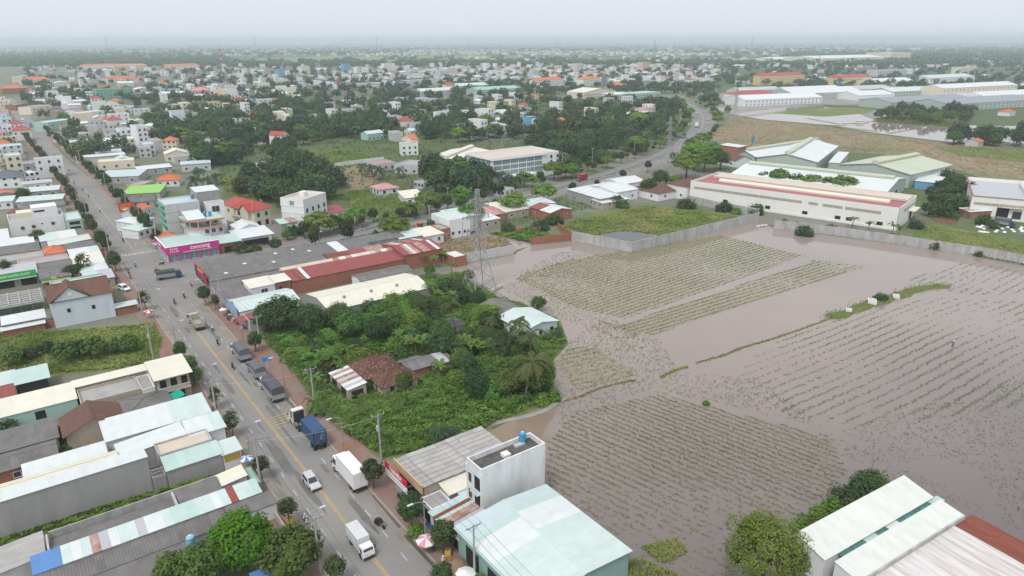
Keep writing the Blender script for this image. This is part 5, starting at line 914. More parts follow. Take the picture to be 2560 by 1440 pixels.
def mast(px,py,h,w,label,cat='mast',red=True):
    r=thing('radio_mast',label,cat,G(px,py)); n=12; ms=(mat('mast_red',(.45,.08,.06),.6,.05),mat('mast_white',(.6,.6,.6),.6,.05))
    for i in range(n):
        z0,z1=h*i/n,h*(i+1)/n; w0=w*(1-.8*i/n); w1=w*(1-.8*(i+1)/n); b=MB(); c=[(-1,-1),(1,-1),(1,1),(-1,1)]
        for k in range(4):
            p,q=c[k],c[(k+1)%4]; b.bar((p[0]*w0,p[1]*w0,z0),(p[0]*w1,p[1]*w1,z1),.3); b.bar((p[0]*w0,p[1]*w0,z0),(q[0]*w1,q[1]*w1,z1),.2)
        b.obj('section',ms[i%2] if red else m_steel,r)
    b=MB(); b.bar((0,0,h),(0,0,h*1.12),.4,.2); b.obj('antenna',m_steel,r); return r
mast(560,200,62,3,'red and white lattice radio mast standing over the far town')
for k,(px,py,h) in enumerate([(640,138,96),(944,134,98),(1173,136,88),(1878,132,100),(1635,140,70),(272,140,96)]): mast(px,py,h,4,['thin far pylon rising above the left horizon','tall far mast above pale green fields','small far mast left of the industrial estate','tall far mast above the white factory estate','short far mast over the middle town','thin far mast above the upper left town'][k],red=False)
def pylon(P,h,w,label,rot,arm=5.0):
    r=thing('lattice_tower',label,'pylon',P,rot); zs=[0,.14,.28,.40,.50,.58,.65,.72,.79,.86,.93,1.0]; wd=lambda t: w*(1-t/.5)+w*.24*(t/.5) if t<.5 else w*.24*(1-.55*(t-.5)/.5)
    C=[(-1,-1),(1,-1),(1,1),(-1,1)]; th=.165
    for k in range(4):
        b=MB()
        for i in range(len(zs)-1): a0,a1=wd(zs[i]),wd(zs[i+1]); b.bar((C[k][0]*a0,C[k][1]*a0,zs[i]*h),(C[k][0]*a1,C[k][1]*a1,zs[i+1]*h),th*1.2)
        b.obj('leg',m_pyl,r)
    for i in range(len(zs)-1):
        b=MB(); a0,a1=wd(zs[i]),wd(zs[i+1])
        for k in range(4):
            p,q=C[k],C[(k+1)%4]; b.bar((p[0]*a0,p[1]*a0,zs[i]*h),(q[0]*a1,q[1]*a1,zs[i+1]*h),th*.62); b.bar((q[0]*a0,q[1]*a0,zs[i]*h),(p[0]*a1,p[1]*a1,zs[i+1]*h),th*.62); b.bar((p[0]*a1,p[1]*a1,zs[i+1]*h),(q[0]*a1,q[1]*a1,zs[i+1]*h),th*.6)
        b.obj('bracing',m_pyl,r)
    for t in (.62,.76,.88):
        for s in (-1,1):
            b=MB(); a=wd(t); 
            for y in (-a,a): b.bar((s*a,y,t*h),(s*arm,0,t*h+.1),th*.7); b.bar((s*a,y,t*h+1.3),(s*arm,0,t*h+.1),th*.7)
            b.obj('crossarm',m_pyl,r); b=MB(); b.tube([(s*arm,0,t*h),(s*arm,0,t*h-1.3)],.14,6); b.obj('insulator',m_steel,r)
    return r
m_pyl=mat('galvanised_steel',(.32,.33,.33),.55,.1,metal=.2)
PY=[(G(1198,728),30.5,3.9,'tall galvanised lattice pylon standing at the thicket edge in water'),(G(1668,428),30,3.6,'lattice pylon beside the highway crossing'),(G(1835,305),30,3.6,'slender lattice pylon beside the far flooded ponds'),(G(2045,170),32,3.6,'faint far lattice pylon beyond the yellow schools')]
for P,h,w,l in PY: pylon(P,h,w,l,math.radians(35),3.6)
# ---------------- filler houses: a few kinds, each copied as a whole
def proto(name,label,L,D,h,**k):
    r=build((0,0),0,L,D,name,label,h,**k); SPOTS.pop(); return r
W2=[('f',2,1.0,1.2,1.5),('f',2,4.2,1.2,1.5),('r',3,4.2,1.1,1.3)]; W3=W2+[('f',2,7.4,1.2,1.5),('r',3,7.4,1.1,1.3)]; W1=[('f',2,1.0,1.2,1.2),('r',3,1.0,1.1,1.1)]
KN=[('townhouse','white three storey flat roofed townhouse',5.5,14,10,dict(wall='white',roof=('flat',.8),rm='slab',win=W3)),('townhouse','pale grey two storey flat roofed townhouse',6,13,7,dict(wall='lgrey',roof=('flat',.7),rm='slab',win=W2)),
 ('townhouse','cream three storey townhouse with white roof',6,14,10,dict(wall='cream',roof=('flat',.8),rm='white',win=W3)),('townhouse','pale blue two storey townhouse',6,12,7,dict(wall='pale',roof=('flat',.6),rm='bluep',win=W2)),
 ('tin_roof_house','low house with white tin roof',8,14,3.4,dict(wall='swhite',roof=('gable',1.4,'y'),rm='white',win=W1)),('tin_roof_house','low house with pale mint tin roof',8,13,3.4,dict(wall='swhite',roof=('gable',1.4,'y'),rm='pmint',win=W1)),
 ('tin_roof_house','low house with grey sheet roof',9,12,3.2,dict(wall='tan',roof=('gable',1.4,'x'),rm='asb',win=W1)),('tiled_house','house with orange tiled hip roof',10,11,3.8,dict(wall='cream',roof=('hip',2.6),rm='orange',win=W1)),
 ('tiled_house','two storey house with red tiled hip roof',9,11,7,dict(wall='white',roof=('hip',2.4),rm='red',win=W2)),('shed_hall','mid sized hall with white tin roof',18,26,5,dict(wall='lgrey',roof=('gable',2.2,'y'),rm='white',win=W1)),
 ('townhouse','pink two storey townhouse',6,13,7,dict(wall='pink',roof=('flat',.7),rm='slab',win=W2)),('townhouse','tall white four storey tower house',6,13,14,dict(wall='white',roof=('flat',.9),rm='slab',win=W3+[('f',2,10.6,1.2,1.5)]))]
PR=[proto(n,l,L,D,h,cat='house',sw=400,**k) for n,l,L,D,h,k in KN]
def near_line(p,line,d):
    for i in range(len(line)-1):
        a=line[i];b_=line[i+1]; ab=Vector((b_[0]-a[0],b_[1]-a[1])); t=max(0,min(1,(Vector((p[0]-a[0],p[1]-a[1])).dot(ab))/max(ab.length_squared,1e-6)))
        if (Vector((p[0],p[1]))-Vector((a[0],a[1]))-ab*t).length<d: return True
    return False
GRD={}; GN=[0]
def regrid():
    while GN[0]<len(SPOTS):
        s=SPOTS[GN[0]]; GN[0]+=1; c=s[2]+s[3]*s[5]/2+s[4]*s[6]/2; q=(s[5]+s[6])/2+12
        for i in range(int((c.x-q)//40),int((c.x+q)//40)+1):
            for j in range(int((c.y-q)//40),int((c.y+q)//40)+1): GRD.setdefault((i,j),[]).append(s)
LNG={}
for ln in (RC,HW):
    for i in range(len(ln)-1):
        a,c=Vector((ln[i][0],ln[i][1])),Vector((ln[i+1][0],ln[i+1][1])); n=max(1,int((c-a).length/5))
        for j in range(n+1): q=a.lerp(c,j/n); LNG.setdefault((int(q.x//40),int(q.y//40)),[]).append((q.x,q.y,9 if ln is RC else 11))
def free(p,rad):
    regrid(); k=(int(p[0]//40),int(p[1]//40))
    for c,rr,A,ex,ey,L,D in GRD.get(k,()):
        dx=p[0]-A.x;dy=p[1]-A.y; x=dx*ex.x+dy*ex.y; y=dx*ey.x+dy*ey.y
        if -rad<x<L+rad and -rad<y<D+rad: return False
    for i in (-1,0,1):
        for j in (-1,0,1):
            for x,y,w in LNG.get((k[0]+i,k[1]+j),()):
                if (x-p[0])**2+(y-p[1])**2<(w+rad)**2: return False
    return True
ZN=[([(60,262),(60,170),(430,168),(430,262)],105,(3,3,2,2,3,3,2,2,2,1,1,1),'in the dense far left town'),([(430,262),(430,168),(760,168),(760,250)],95,(4,3,2,2,3,3,2,1,1,1,1,2),'in the far middle town'),([(760,190),(760,165),(1300,160),(1300,195),(1100,205)],70,(5,3,2,2,3,2,1,1,1,1,1,2),'beyond the white terraces'),
 ([(1300,200),(1300,158),(1800,150),(1800,205),(1650,215)],60,(5,3,2,2,3,2,2,1,2,1,1,2),'around the far schools'),([(440,345),(440,262),(1290,250),(1290,350)],80,(4,4,2,2,4,3,2,1,1,0,1,1),'among the middle trees'),([(1300,330),(1300,240),(1660,240),(1660,320)],12,(3,2,1,1,3,2,2,1,1,1,0,0),'among trees near the back street'),
 ([(1790,215),(1790,165),(2560,160),(2560,225)],40,(2,2,1,1,5,3,3,2,1,2,0,0),'among trees beyond the schools'),([(-30,430),(-30,262),(10,262),(150,480),(60,480)],30,(3,3,2,2,4,4,3,2,1,0,1,0),'left of the long road'),([(60,262),(110,262),(330,420),(420,350),(300,262)],56,(3,3,2,2,4,4,3,1,1,0,1,1),'right of the long road')]
TK=[]; rr=random.Random(5); used=[False]*len(PR); NF=0
for poly,n,wt,ph in ZN:
    xs=[p[0] for p in poly]; ys=[p[1] for p in poly]; k=0; t=0
    while k<n and t<n*30:
        t+=1; px=rr.uniform(min(xs),max(xs)); py=rr.uniform(min(ys),max(ys))
        if not inside((px,py),poly): continue
        i=rr.choices(range(len(PR)),wt)[0]; p=G(px,py)
        if not free(p,5.5): continue
        a=VZ+rr.choice([0,0,0,PI/2,-PI/2,PI])+rr.gauss(0,.06); sc=(rr.uniform(.85,1.35),rr.uniform(.8,1.2),rr.uniform(.9,1.15)); L,D=KN[i][2]*sc[0],KN[i][3]*sc[1]
        o=PR[i] if not used[i] else copy_tree(PR[i]); used[i]=True; k+=1; NF+=1
        ex=Vector((math.cos(a),math.sin(a),0)); ey=Vector((-ex.y,ex.x,0)); o.location=p; o.rotation_euler=(0,0,a); o.scale=sc; o['label']=KN[i][1]+' '+ph; o['group']='houses '+ph
        SPOTS.append((p,max(L,D),p,ex,ey,L,D))
        if KN[i][0]=='townhouse' and len(TK)<40 and rr.random()<.3: TK.append((p+ex*L*.6+ey*D*.7,(KN[i][4]-.75)*sc[2],ph))
for i,u in enumerate(used):
    if not u:
        for c in list(PR[i].children_recursive)+[PR[i]]: bpy.data.objects.remove(c)
t0_=None
for q,z,ph in TK:
    l_='blue water tank on a townhouse roof '+ph
    if t0_ is None: t0_=c_=tank(q,z,l_,None,.7,1.6)
    else: c_=copy_tree(t0_); c_.location=(q.x,q.y,z); c_['label']=l_
    c_['group']='roof tanks '+ph
# the countless far houses
cols=[WL['white'],WL['lgrey'],WL['cream'],RF['white'],RF['pmint'],RF['orange'],RF['asb'],RF['redtin'],RF['bluep'],WL['pale']]; b=MB()
for k in range(5600):
    px=rr.uniform(-100,2660); py=112+55*rr.random()**1.1
    if k>4600: px=rr.uniform(-40,1800); py=rr.uniform(160,205)
    p=G(px,py+rr.uniform(0,2))
    if k>4600 and not free(p,6): continue
    if noise.noise((p.x*.0006,p.y*.0005,3.1))<-.12: continue
    if 640<px<1900 and 138<py<157 and rr.random()<.85: continue
    L,D,h=rr.uniform(7,16),rr.uniform(8,18),rr.choice([3.5,4,6,7,9]); a=VZ+rr.uniform(-.4,.4)+rr.choice([0,PI/2]); ca,sa=math.cos(a),math.sin(a)
    def T(x,y,z): return (p.x+ca*x-sa*y,p.y+sa*x+ca*y,z)
    w=rr.choice([0,0,1,2,9]); q=rr.choice([3,3,3,4,4,5,6,7,8]); r_=0.3 if h>5 else 2
    b.mi=w; b.add([T(-L/2,-D/2,0),T(L/2,-D/2,0),T(L/2,D/2,0),T(-L/2,D/2,0),T(-L/2,-D/2,h),T(L/2,-D/2,h),T(L/2,D/2,h),T(-L/2,D/2,h),T(0,-D/2,h+r_),T(0,D/2,h+r_)],[(0,1,5,8,4),(1,2,6,5),(2,3,7,9,6),(3,0,4,7)])
    b.mi=q; b.add([T(-L/2-.3,-D/2-.3,h),T(0,-D/2-.3,h+r_+.1),T(0,D/2+.3,h+r_+.1),T(-L/2-.3,D/2+.3,h),T(L/2+.3,-D/2-.3,h),T(L/2+.3,D/2+.3,h)],[(0,1,2,3),(1,4,5,2)])
kind(b.obj('far_town',cols),'stuff')
# ---------------- vegetation
import numpy as np
def leafmat(n,c,c2,hue=.025): return mat('leaf_'+n,c,.75,.35,.9,c2,.5,.5,trans=.35,hue=hue,spec=.25)
LF=dict(dark=leafmat('dark',(.052,.098,.032),(.08,.13,.045)),mid=leafmat('mid',(.08,.15,.035),(.12,.19,.045)),yel=leafmat('yellow_green',(.13,.18,.03),(.17,.20,.045)),bright=leafmat('bright',(.085,.19,.012),(.12,.24,.015)),olive=leafmat('olive',(.085,.105,.035),(.055,.08,.03)),blue=leafmat('blue_green',(.058,.105,.05),(.085,.135,.065)),vine=leafmat('vine',(.11,.21,.035),(.18,.28,.055)),palm=leafmat('palm',(.075,.11,.035),(.12,.14,.05)),banana=leafmat('banana',(.085,.175,.03),(.13,.22,.05)))
m_bark=mat('bark',(.14,.11,.085),.95,.25,2,(.08,.065,.05),.45,1.5); m_palmt=mat('palm_trunk',(.22,.20,.17),.95,.2,3)
NR=np.random.RandomState(3)
def quads(name,C,Nn,size,m,asp=1.0,jit=.5):
    "leaf quads at C with normals Nn"
    n=len(C); Nn=Nn/np.maximum(np.linalg.norm(Nn,axis=1,keepdims=True),1e-6); t=NR.normal(size=(n,3)); u=np.cross(Nn,t); u/=np.maximum(np.linalg.norm(u,axis=1,keepdims=True),1e-6); v=np.cross(Nn,u)
    s=(np.asarray(size)*NR.uniform(1-jit,1+jit,n))[:,None]*.5; a=u*s*asp; b=v*s
    V=np.stack([C-a*.55-b,C+a*.55-b,C+a+b*.25,C+b,C-a+b*.25],1)
    me=bpy.data.meshes.new(name); me.vertices.add(n*5); me.vertices.foreach_set('co',V.reshape(-1).astype(np.float32)); me.loops.add(n*5); me.loops.foreach_set('vertex_index',np.arange(n*5,dtype=np.int32)); me.polygons.add(n); me.polygons.foreach_set('loop_start',np.arange(0,n*5,5,dtype=np.int32))
    me.update(calc_edges=True); me.materials.append(m); return me
def clumps(nc,per,rad,cr,flat=1.0,shell=.55,bot=-.5,lump=0):
    "points and normals of an uneven crown of leaf clumps, radius rad=(x,y,z)"
    d=NR.normal(size=(nc*3,3)); d/=np.linalg.norm(d,axis=1,keepdims=True); d=d[d[:,2]>bot][:nc]; k=len(d)
    rr_=NR.uniform(shell,1,k)[:,None]**.7; cen=d*rr_*np.array(rad)*(1+lump*NR.normal(size=(k,1))); cs=cr*NR.uniform(.6,1.35,k)
    e=NR.normal(size=(k,per,3)); e/=np.linalg.norm(e,axis=2,keepdims=True); q=NR.uniform(.55,1,(k,per,1))**.6
    P=cen[:,None,:]+e*q*cs[:,None,None]*np.array([1,1,flat]); N=e*.9+d[:,None,:]*.6+np.array([0,0,.45])+NR.normal(size=e.shape)*.35
    return P.reshape(-1,3),N.reshape(-1,3)
def trunk(h,r,lean=.2,limbs=4,sp=.4,top=.9):
    b=MB(); lx,ly=R.uniform(-lean,lean),R.uniform(-lean,lean); b.tube([(0,0,-.1),(lx*.3,ly*.3,h*.35),(lx,ly,h*top)],[r*1.25,r,r*.45],7)
    for i in range(limbs):
        a=2*PI*i/limbs+R.uniform(-.5,.5); z=h*R.uniform(.4,.65); b.tube([(lx*.5,ly*.5,z),(math.cos(a)*h*sp*.5,math.sin(a)*h*sp*.5,z+h*.2),(math.cos(a)*h*sp,math.sin(a)*h*sp,z+h*.33)],[r*.55,r*.35,r*.14],5)
    return b
TP={}
def tree(key,name,cat,h,rad,leaf,m,nc,per,cr,tr=None,cz=None,parts=1,**k):
    "prototype at the origin, hidden below later"
    P,N=clumps(nc,per,rad,cr,**k); P[:,2]+=cz if cz is not None else h-rad[2]
    cm=quads('crown',P,N,leaf,LF[m]); tm=(trunk(h*.8,tr or h*.03)).mesh('trunk',m_bark,True); TP[key]=(name,cat,cm,tm)
tree('mangoN','broadleaf_tree','tree',8,(4,4,3.2),.34,'dark',120,42,1.15,.28)
tree('mangoN2','broadleaf_tree','tree',7,(3.4,3.6,2.7),.34,'mid',100,40,1.05,.25)
tree('brightN','broadleaf_tree','tree',7.5,(4.4,4.2,3.4),.30,'bright',170,44,.95,.3,shell=.75)
tree('yelN','broadleaf_tree','tree',11,(4.6,4.4,4.6),.21,'yel',46,420,1.75,.4,shell=.72,lump=.1)
tree('darkN','broadleaf_tree','tree',7,(4.2,4.0,2.9),.30,'mid',170,40,.95,.3,flat=.8)
tree('bigN','broadleaf_tree','tree',10.5,(5.2,4.8,4.4),.42,'dark',190,42,1.35,.45,lump=.1)
tree('streetN','street_tree','tree',5.4,(1.45,1.4,1.9),.24,'dark',80,36,.55,.1,cz=3.5)
tree('streetN2','street_tree','tree',4.6,(1.2,1.2,1.5),.24,'olive',54,30,.5,.09,cz=3.2)
tree('umbN','umbrella_tree','tree',13,(6.5,6.5,4.5),.55,'vine',150,40,1.7,.4,flat=.4,lump=.1)
tree('airyN','slender_tree','tree',6,(1.5,1.4,2.4),.28,'olive',34,22,.7,.09,cz=3.6)
tree('colN','column_tree','tree',9,(1.9,1.9,4.0),.4,'olive',80,26,.85,.14,cz=4.8)
tree('mangoM','broadleaf_tree','tree',7.5,(3.8,3.8,3.0),.62,'dark',60,22,1.2,.25)
tree('mangoM2','broadleaf_tree','tree',6.5,(3.2,3.4,2.6),.6,'mid',52,20,1.05,.22)
tree('blueM','broadleaf_tree','tree',9,(3.4,3.2,4.2),.65,'blue',64,22,1.2,.25,lump=.08)
tree('oliveM','broadleaf_tree','tree',5.5,(3.2,3.0,2.2),.55,'olive',46,18,1.0,.18)
tree('colM','column_tree','tree',10,(1.9,1.9,4.6),.6,'blue',50,18,.9,.18)
tree('umbM','umbrella_tree','tree',8,(4.4,4.4,2.6),.6,'vine',70,20,1.4,.2,flat=.4)
def shrub(key,rad,leaf,m,nc,per,cr,**k):
    P,N=clumps(nc,per,rad,cr,bot=-.15,**k); P[:,2]=np.maximum(P[:,2]+rad[2]*.25,.05); b=MB()
    for i in range(4): a=i*1.6; b.tube([(0,0,-.05),(math.cos(a)*rad[0]*.5,math.sin(a)*rad[1]*.5,rad[2]*.7)],[.06,.02],4)
    TP[key]=('shrub','shrub',quads('crown',P,N,leaf,LF[m]),b.mesh('stems',m_bark))
shrub('shrubA',(1.6,1.5,1.5),.28,'vine',44,26,.6); shrub('shrubB',(2.4,2.2,2.2),.32,'dark',54,28,.8); shrub('shrubC',(1.2,1.2,1.0),.26,'yel',26,22,.5); shrub('mound',(4.2,3.6,3.8),.34,'vine',120,34,1.0); shrub('moundO',(3.8,3.8,3.6),.34,'olive',110,32,1.0)
def frond(b,a,L,up,droop,w,z,n=6,cut=True):
    "one feather leaf as a chain of leaflet quads"
    ca,sa=math.cos(a),math.sin(a); pts=[]
    for i in range(n+1):
        t=i/n; pts.append(Vector((ca*L*t*(1-.12*t),sa*L*t*(1-.12*t),z+up*math.sin(t*PI*.55)-droop*t*t)))
    for i in range(n):
        p,q=pts[i],pts[i+1]; s=Vector((-sa,ca,0)); t0=w*(.35+1.5*(i/n)*(1-i/n)*1.6); t1=w*(.35+1.5*((i+1)/n)*(1-(i+1)/n)*1.6)
        for sg in (-1,1):
            if cut:
                for j in range(2):
                    f0=j*.5;f1=f0+.4; A=p.lerp(q,f0);B=p.lerp(q,f1); e=(q-p)*.6
                    b.add([A,B,B+s*sg*t0+e-Vector((0,0,t0*.55)),A+s*sg*t0+e-Vector((0,0,t0*.55))],[(0,1,2,3)])
            else: b.add([p,q,q+s*sg*t1*.8+Vector((0,0,.12*t1)),p+s*sg*t0*.8+Vector((0,0,.12*t0))],[(0,1,2,3)])
def palm(key,h,n,L,lean,fm='palm'):
    b=MB(); 
    for i in range(n): frond(b,2*PI*i*.382+R.uniform(-.2,.2),L*R.uniform(.8,1.1),R.uniform(-.3,2.6),R.uniform(.6,3.4),.62,0,7)
    cm=b.mesh('fronds',LF[fm]); t=MB(); t.tube([(0,0,-.1),(lean*.25,0,h*.33),(lean*.7,0,h*.7),(lean,0,h)],[.24,.17,.14,.12],7); TP[key]=('palm_tree','palm',cm,t.mesh('trunk',m_palmt,True),(lean,0,h))
palm('palmA',9,19,3.8,1.4); palm('palmB',7.5,18,3.5,-.7); palm('palmC',4,18,3.2,.2,'blue'); palm('palmD',2.6,14,2.4,.1,'mid')
def banana(key,h,n,L):
    b=MB(); t=MB()
    for i in range(n): frond(b,2*PI*i*.382+R.uniform(-.3,.3),L*R.uniform(.7,1.1),R.uniform(.9,1.9),R.uniform(.2,1.3),.5,0,5,False)
    t.tube([(0,0,-.05),(0,0,h)],[.17,.11],7); TP[key]=('banana_plant','banana plant',b.mesh('leaves',LF['banana']),t.mesh('stem',mat('banana_stem',(.20,.22,.10),.9,.2,2)),(0,0,h))
banana('banA',2.9,10,2.6); banana('banB',2.2,9,2.3)
def plant(key,p,label,sc=1.0,group=None,rot=None,z=0.0):
    t=TP[key]; r=thing(t[0],label,t[1],(p[0],p[1],z),R.uniform(0,6.28) if rot is None else rot,group); r.scale=(sc*R.uniform(.92,1.08),sc*R.uniform(.92,1.08),sc*R.uniform(.92,1.08)) if not hasattr(sc,'__len__') else sc
    ob('crown' if len(t)<5 else ('fronds' if 'palm' in t[0] else 'leaves'),t[2],r,t[4] if len(t)>4 else None); ob('trunk' if 'shrub' not in t[0] else 'stems',t[3],r); return r
# single trees near the camera
for k,px,py,sc,l in [('brightN',612,1415,1.0,'vivid lime green round tree beside the street corner'),('darkN',735,1440,1.0,'spreading deep green tree overhanging the pavement'),('mangoN2',515,1475,.95,'dark leafy tree beside the blue water tank'),('mangoN2',440,1470,.7,'smaller dark tree at the asbestos roofs'),('yelN',1900,1480,1.0,'large billowing yellow green tree at the paddy corner'),
  ('bigN',715,832,.92,'huge dense dark tree leaning over the red awning shop'),('bigN',668,828,.66,'dark tree at the street end of the thicket'),('mound',985,780,1.05,'tall creeper smothered mound of olive bamboo'),('mangoN2',1345,778,.6,'neat round tree behind the mint waterside house'),('mangoN',1245,905,.7,'dark tree near the coconut palms'),('mangoN2',1010,978,.55,'rounded bush tree in front of the farmhouse gable'),('mangoN2',912,978,.42,'small dark tree by the metal porch'),
  ('mangoN',890,890,.5,'leafy tree behind the metal porch'),('mangoN2',1290,960,.62,'dark tree overhanging the flooded path'),('mangoN',1350,985,.5,'bushy tree at the water edge below the palms'),('mangoN',1195,770,.55,'dark tree near the pylon foot'),('mangoN2',1170,705,.55,'tree beside the pylon on the hall side'),('mangoN2',1075,690,.5,'tree behind the brick end hall'),('oliveM',1155,905,.6,'reddish olive bush tree near the brick outhouse'),
  ('streetN',1030,1325,1.22,'full dark street tree in front of the striped stall'),('streetN',1110,1385,1.05,'dark street tree beside the pink parasol'),('streetN2',935,1222,1.2,'forked street tree in front of the red sign'),('streetN2',656,1198,1.0,'small street tree by the kiosk'),('streetN2',725,1312,.95,'small street tree above a yellow pot'),('airyN',583,1092,.9,'thin young street tree by the white tin roofs'),('airyN',543,1022,.85,'thin young street tree at the white mint house'),('streetN2',843,1465,1.0,'small street tree close to the concrete power pole'),
  ('mangoN2',470,935,.62,'pavement tree beside the corner house'),('mangoN2',488,962,.5,'flowering pavement tree by the corner house terrace'),('streetN',455,905,.9,'dark tree at the corner of the corner house'),('streetN',640,880,1.0,'dark street tree by blue sign'),('streetN',515,765,1.0,'pavement tree near the dark hall sign'),('airyN',540,775,.8,'thin pavement tree beside blue front boards'),('airyN',365,775,.9,'thin pavement tree by the gabled house'),
  ('colN',870,610,1.0,'yellowish column tree at the highway edge'),('colN',790,622,.95,'tall grey green tree near the highway edge'),('airyN',215,690,1.3,'tall flowering slender tree by the junction shops'),('mangoN',185,700,.62,'dark round tree beside the yellow board shop'),('mangoN2',100,610,.75,'round green tree below the big white house'),('mangoN',62,505,.8,'round dark tree between mint roofs'),('airyN',20,700,1.1,'slender tree in front of the green board'),
  ('umbN',1715,445,1.0,'layered tree with wide crown left of the factory gate'),('umbN',1760,430,.9,'layered tree touching the factory corner'),('mangoN',1800,425,1.2,'dark broad tree behind the factory corner'),('mangoN',1620,490,1.0,'dark broad tree near the scrap yard'),('umbN',1735,425,1.15,'large layered bright green tree by the factory gate'),('umbN',1775,405,.95,'large layered darker tree behind the factory gate'),('mangoN',1650,470,1.05,'round tree beside the factory bungalow'),('umbN',1690,470,.5,'small layered tree near the factory bungalow')]:
    plant(k,G(px,py),l,sc)
for i,(px,py) in enumerate([(1905,468),(1945,473),(1985,478),(2025,483),(2065,488),(2105,492),(1880,463)]): plant('umbM' if i%2 else 'mangoM2',G(px,py),'young leafy tree in the row between the two long factory roofs',1.05+.12*(i%3),'row of young trees behind the ivory factory')
for i,(px,py) in enumerate([(2350,480),(2375,500),(2340,520),(2385,530),(2360,545),(2330,500),(2400,480),(2410,500),(2320,540),(2385,470),(2365,460)]): plant('mangoM',G(px,py),'dense dark tree in the belt between the two ivory factories',.8+.1*(i%4),'trees between the ivory factories')
for k,px,py,sc,l in [('palmA',1312,1000,1.05,'tall leaning coconut palm at the flooded path'),('palmA',1335,925,1.0,'tall coconut palm in front of the mint waterside house'),('palmB',1300,880,.95,'coconut palm close to the mint waterside roof'),('palmA',1140,835,.95,'coconut palm rising from the middle of the thicket'),('palmB',1228,850,.7,'young coconut palm near the hidden hut'),('palmC',1368,855,.5,'small palm on the waterside lawn'),('palmC',1395,845,.5,'small palm at the waterside corner'),
  ('palmD',790,1040,1.1,'low feathery palm beside the concrete pole'),('palmC',15,690,1.0,'bushy dark palm behind the green board shop'),('palmC',1100,1110,.8,'dark low palm behind the asbestos shop roof'),('palmC',1125,1105,.75,'dark low palm next to the flooded path'),('palmC',25,365,1.3,'dark palm in a yard left of the road')]:
    plant(k,G(px,py),l,sc)
for i,(px,py) in enumerate([(905,438),(930,442),(950,450),(1000,445),(1180,520),(1075,512),(1290,470),(1245,455),(490,475),(520,470),(545,462),(500,452),(1500,400),(1270,462)]): plant('palmC',G(px,py),'dark garden palm near the clinic and bare soil lot',1.2+.15*(i%3),'dark garden palms')
BN=[(1040,890),(1060,880),(1085,890),(1020,880),(1110,900),(1100,945),(1180,900),(1205,890),(1220,905),(1160,880),(830,935),(850,945),(815,920),(870,905),(1075,745),(1100,760),(1130,770),(1060,730),(1235,905),(1000,870),(790,985),(1110,660),(1130,690),(1085,670),(1030,660),(1060,665),(2130,570),(2170,580),(2230,590),(2245,592)]
for i,(px,py) in enumerate(BN): plant(('banA','banB')[i%2],G(px,py),'broad leaved banana plant '+('in the thicket around the farmhouse' if px<1500 else 'behind the factory wall'),1.15,'banana plants '+('of the thicket' if px<1500 else 'behind the factory wall'))
SH=[('shrubB',2010,588,1.3),('shrubA',1960,562,1.2),('shrubA',1990,567,1.0),('shrubB',2075,580,1.1),('shrubA',2185,598,1.0),('shrubB',2230,602,.9),('shrubB',2340,622,1.0),('shrubA',2290,612,.6),('shrubB',2450,640,.8),('shrubA',2400,632,.7),('shrubB',2290,570,1.2),('shrubB',1890,535,1.4),('shrubB',1810,528,1.5),('shrubA',1840,535,1.3),('shrubB',1715,520,1.6),('shrubA',1560,520,1.6),('shrubB',1540,515,1.6),('shrubB',1385,560,1.5),('shrubB',1350,575,1.4),('shrubA',1320,585,1.3),('shrubB',1270,580,1.3),('shrubA',1300,600,.9),('shrubC',1290,595,1.1),('shrubC',1390,600,.9),('shrubB',2460,560,1.3),('shrubB',2480,570,1.0),
  ('shrubB',2180,1215,1.0),('shrubB',2150,1240,1.0),('shrubB',2110,1260,1.0),('shrubA',2080,1275,1.0),('shrubA',2045,1290,.9),('shrubC',2015,1305,.9),('shrubA',2000,1325,.9),('shrubB',2165,1225,.9),('shrubC',1400,850,1.1),('shrubC',1385,860,.9),('shrubA',1385,1000,1.0),('shrubA',1355,1010,1.0),('shrubB',2200,752,.75),('shrubA',2215,750,.5),('shrubA',1765,1012,.45),('shrubB',125,1100,1.0),('shrubA',180,1105,.9),('shrubA',165,1130,.6),('shrubC',150,1138,.5),('shrubA',55,1095,.8),('shrubB',15,1090,1.0),('shrubA',330,1262,.5),('shrubB',1105,1440,.6),('shrubA',1040,1335,.8),('shrubA',1200,1470,.9)]
for k,px,py,sc in SH:
    w='at the foot of the long factory wall' if py<660 and px>1900 else ('around the walled grass lot' if px>1250 and py<660 else ('along the white tin sheds by the paddy' if px>1900 and py>1100 else 'in the yards and garden edges'))
    plant(k,G(px,py),'leafy '+{'shrubA':'bright green','shrubB':'dark green','shrubC':'yellow green'}[k]+' shrub '+w,sc,'shrubs '+w)
for i,(px,py) in enumerate([(120,885),(200,890),(240,895),(290,885),(325,880),(170,905),(80,900),(35,915)]): plant('oliveM' if i in(0,1,6) else 'mangoM2',G(px,py),'scrubby tree on the boundary of the grass lot',.55+.12*(i%3),'trees along the grass lot boundary')
rr=random.Random(77); k=0
for x,y in scatter(PX([(690,850),(860,800),(1060,720),(1150,710),(1230,760),(1370,830),(1350,900),(1370,985),(1200,1000),(1060,960),(870,1010),(800,1010),(760,950)]),95,rr,2.6):
    if not free((x,y),.6): continue
    kk=rr.choices(['mound','shrubB','shrubA','mangoN2','mangoN','moundO'],[4,4,4,3,2,1])[0]; plant(kk,(x,y),{'mound':'tall vine draped bush','shrubB':'dark leafy bush','shrubA':'bright leafy bush','mangoN2':'green rounded tree','mangoN':'dark rounded tree','moundO':'olive feathery bush'}[kk]+' in the thicket around the farmhouse',rr.uniform(.55,1.05) if kk[0]=='m' else rr.uniform(.9,1.5),'bushes and trees of the thicket')
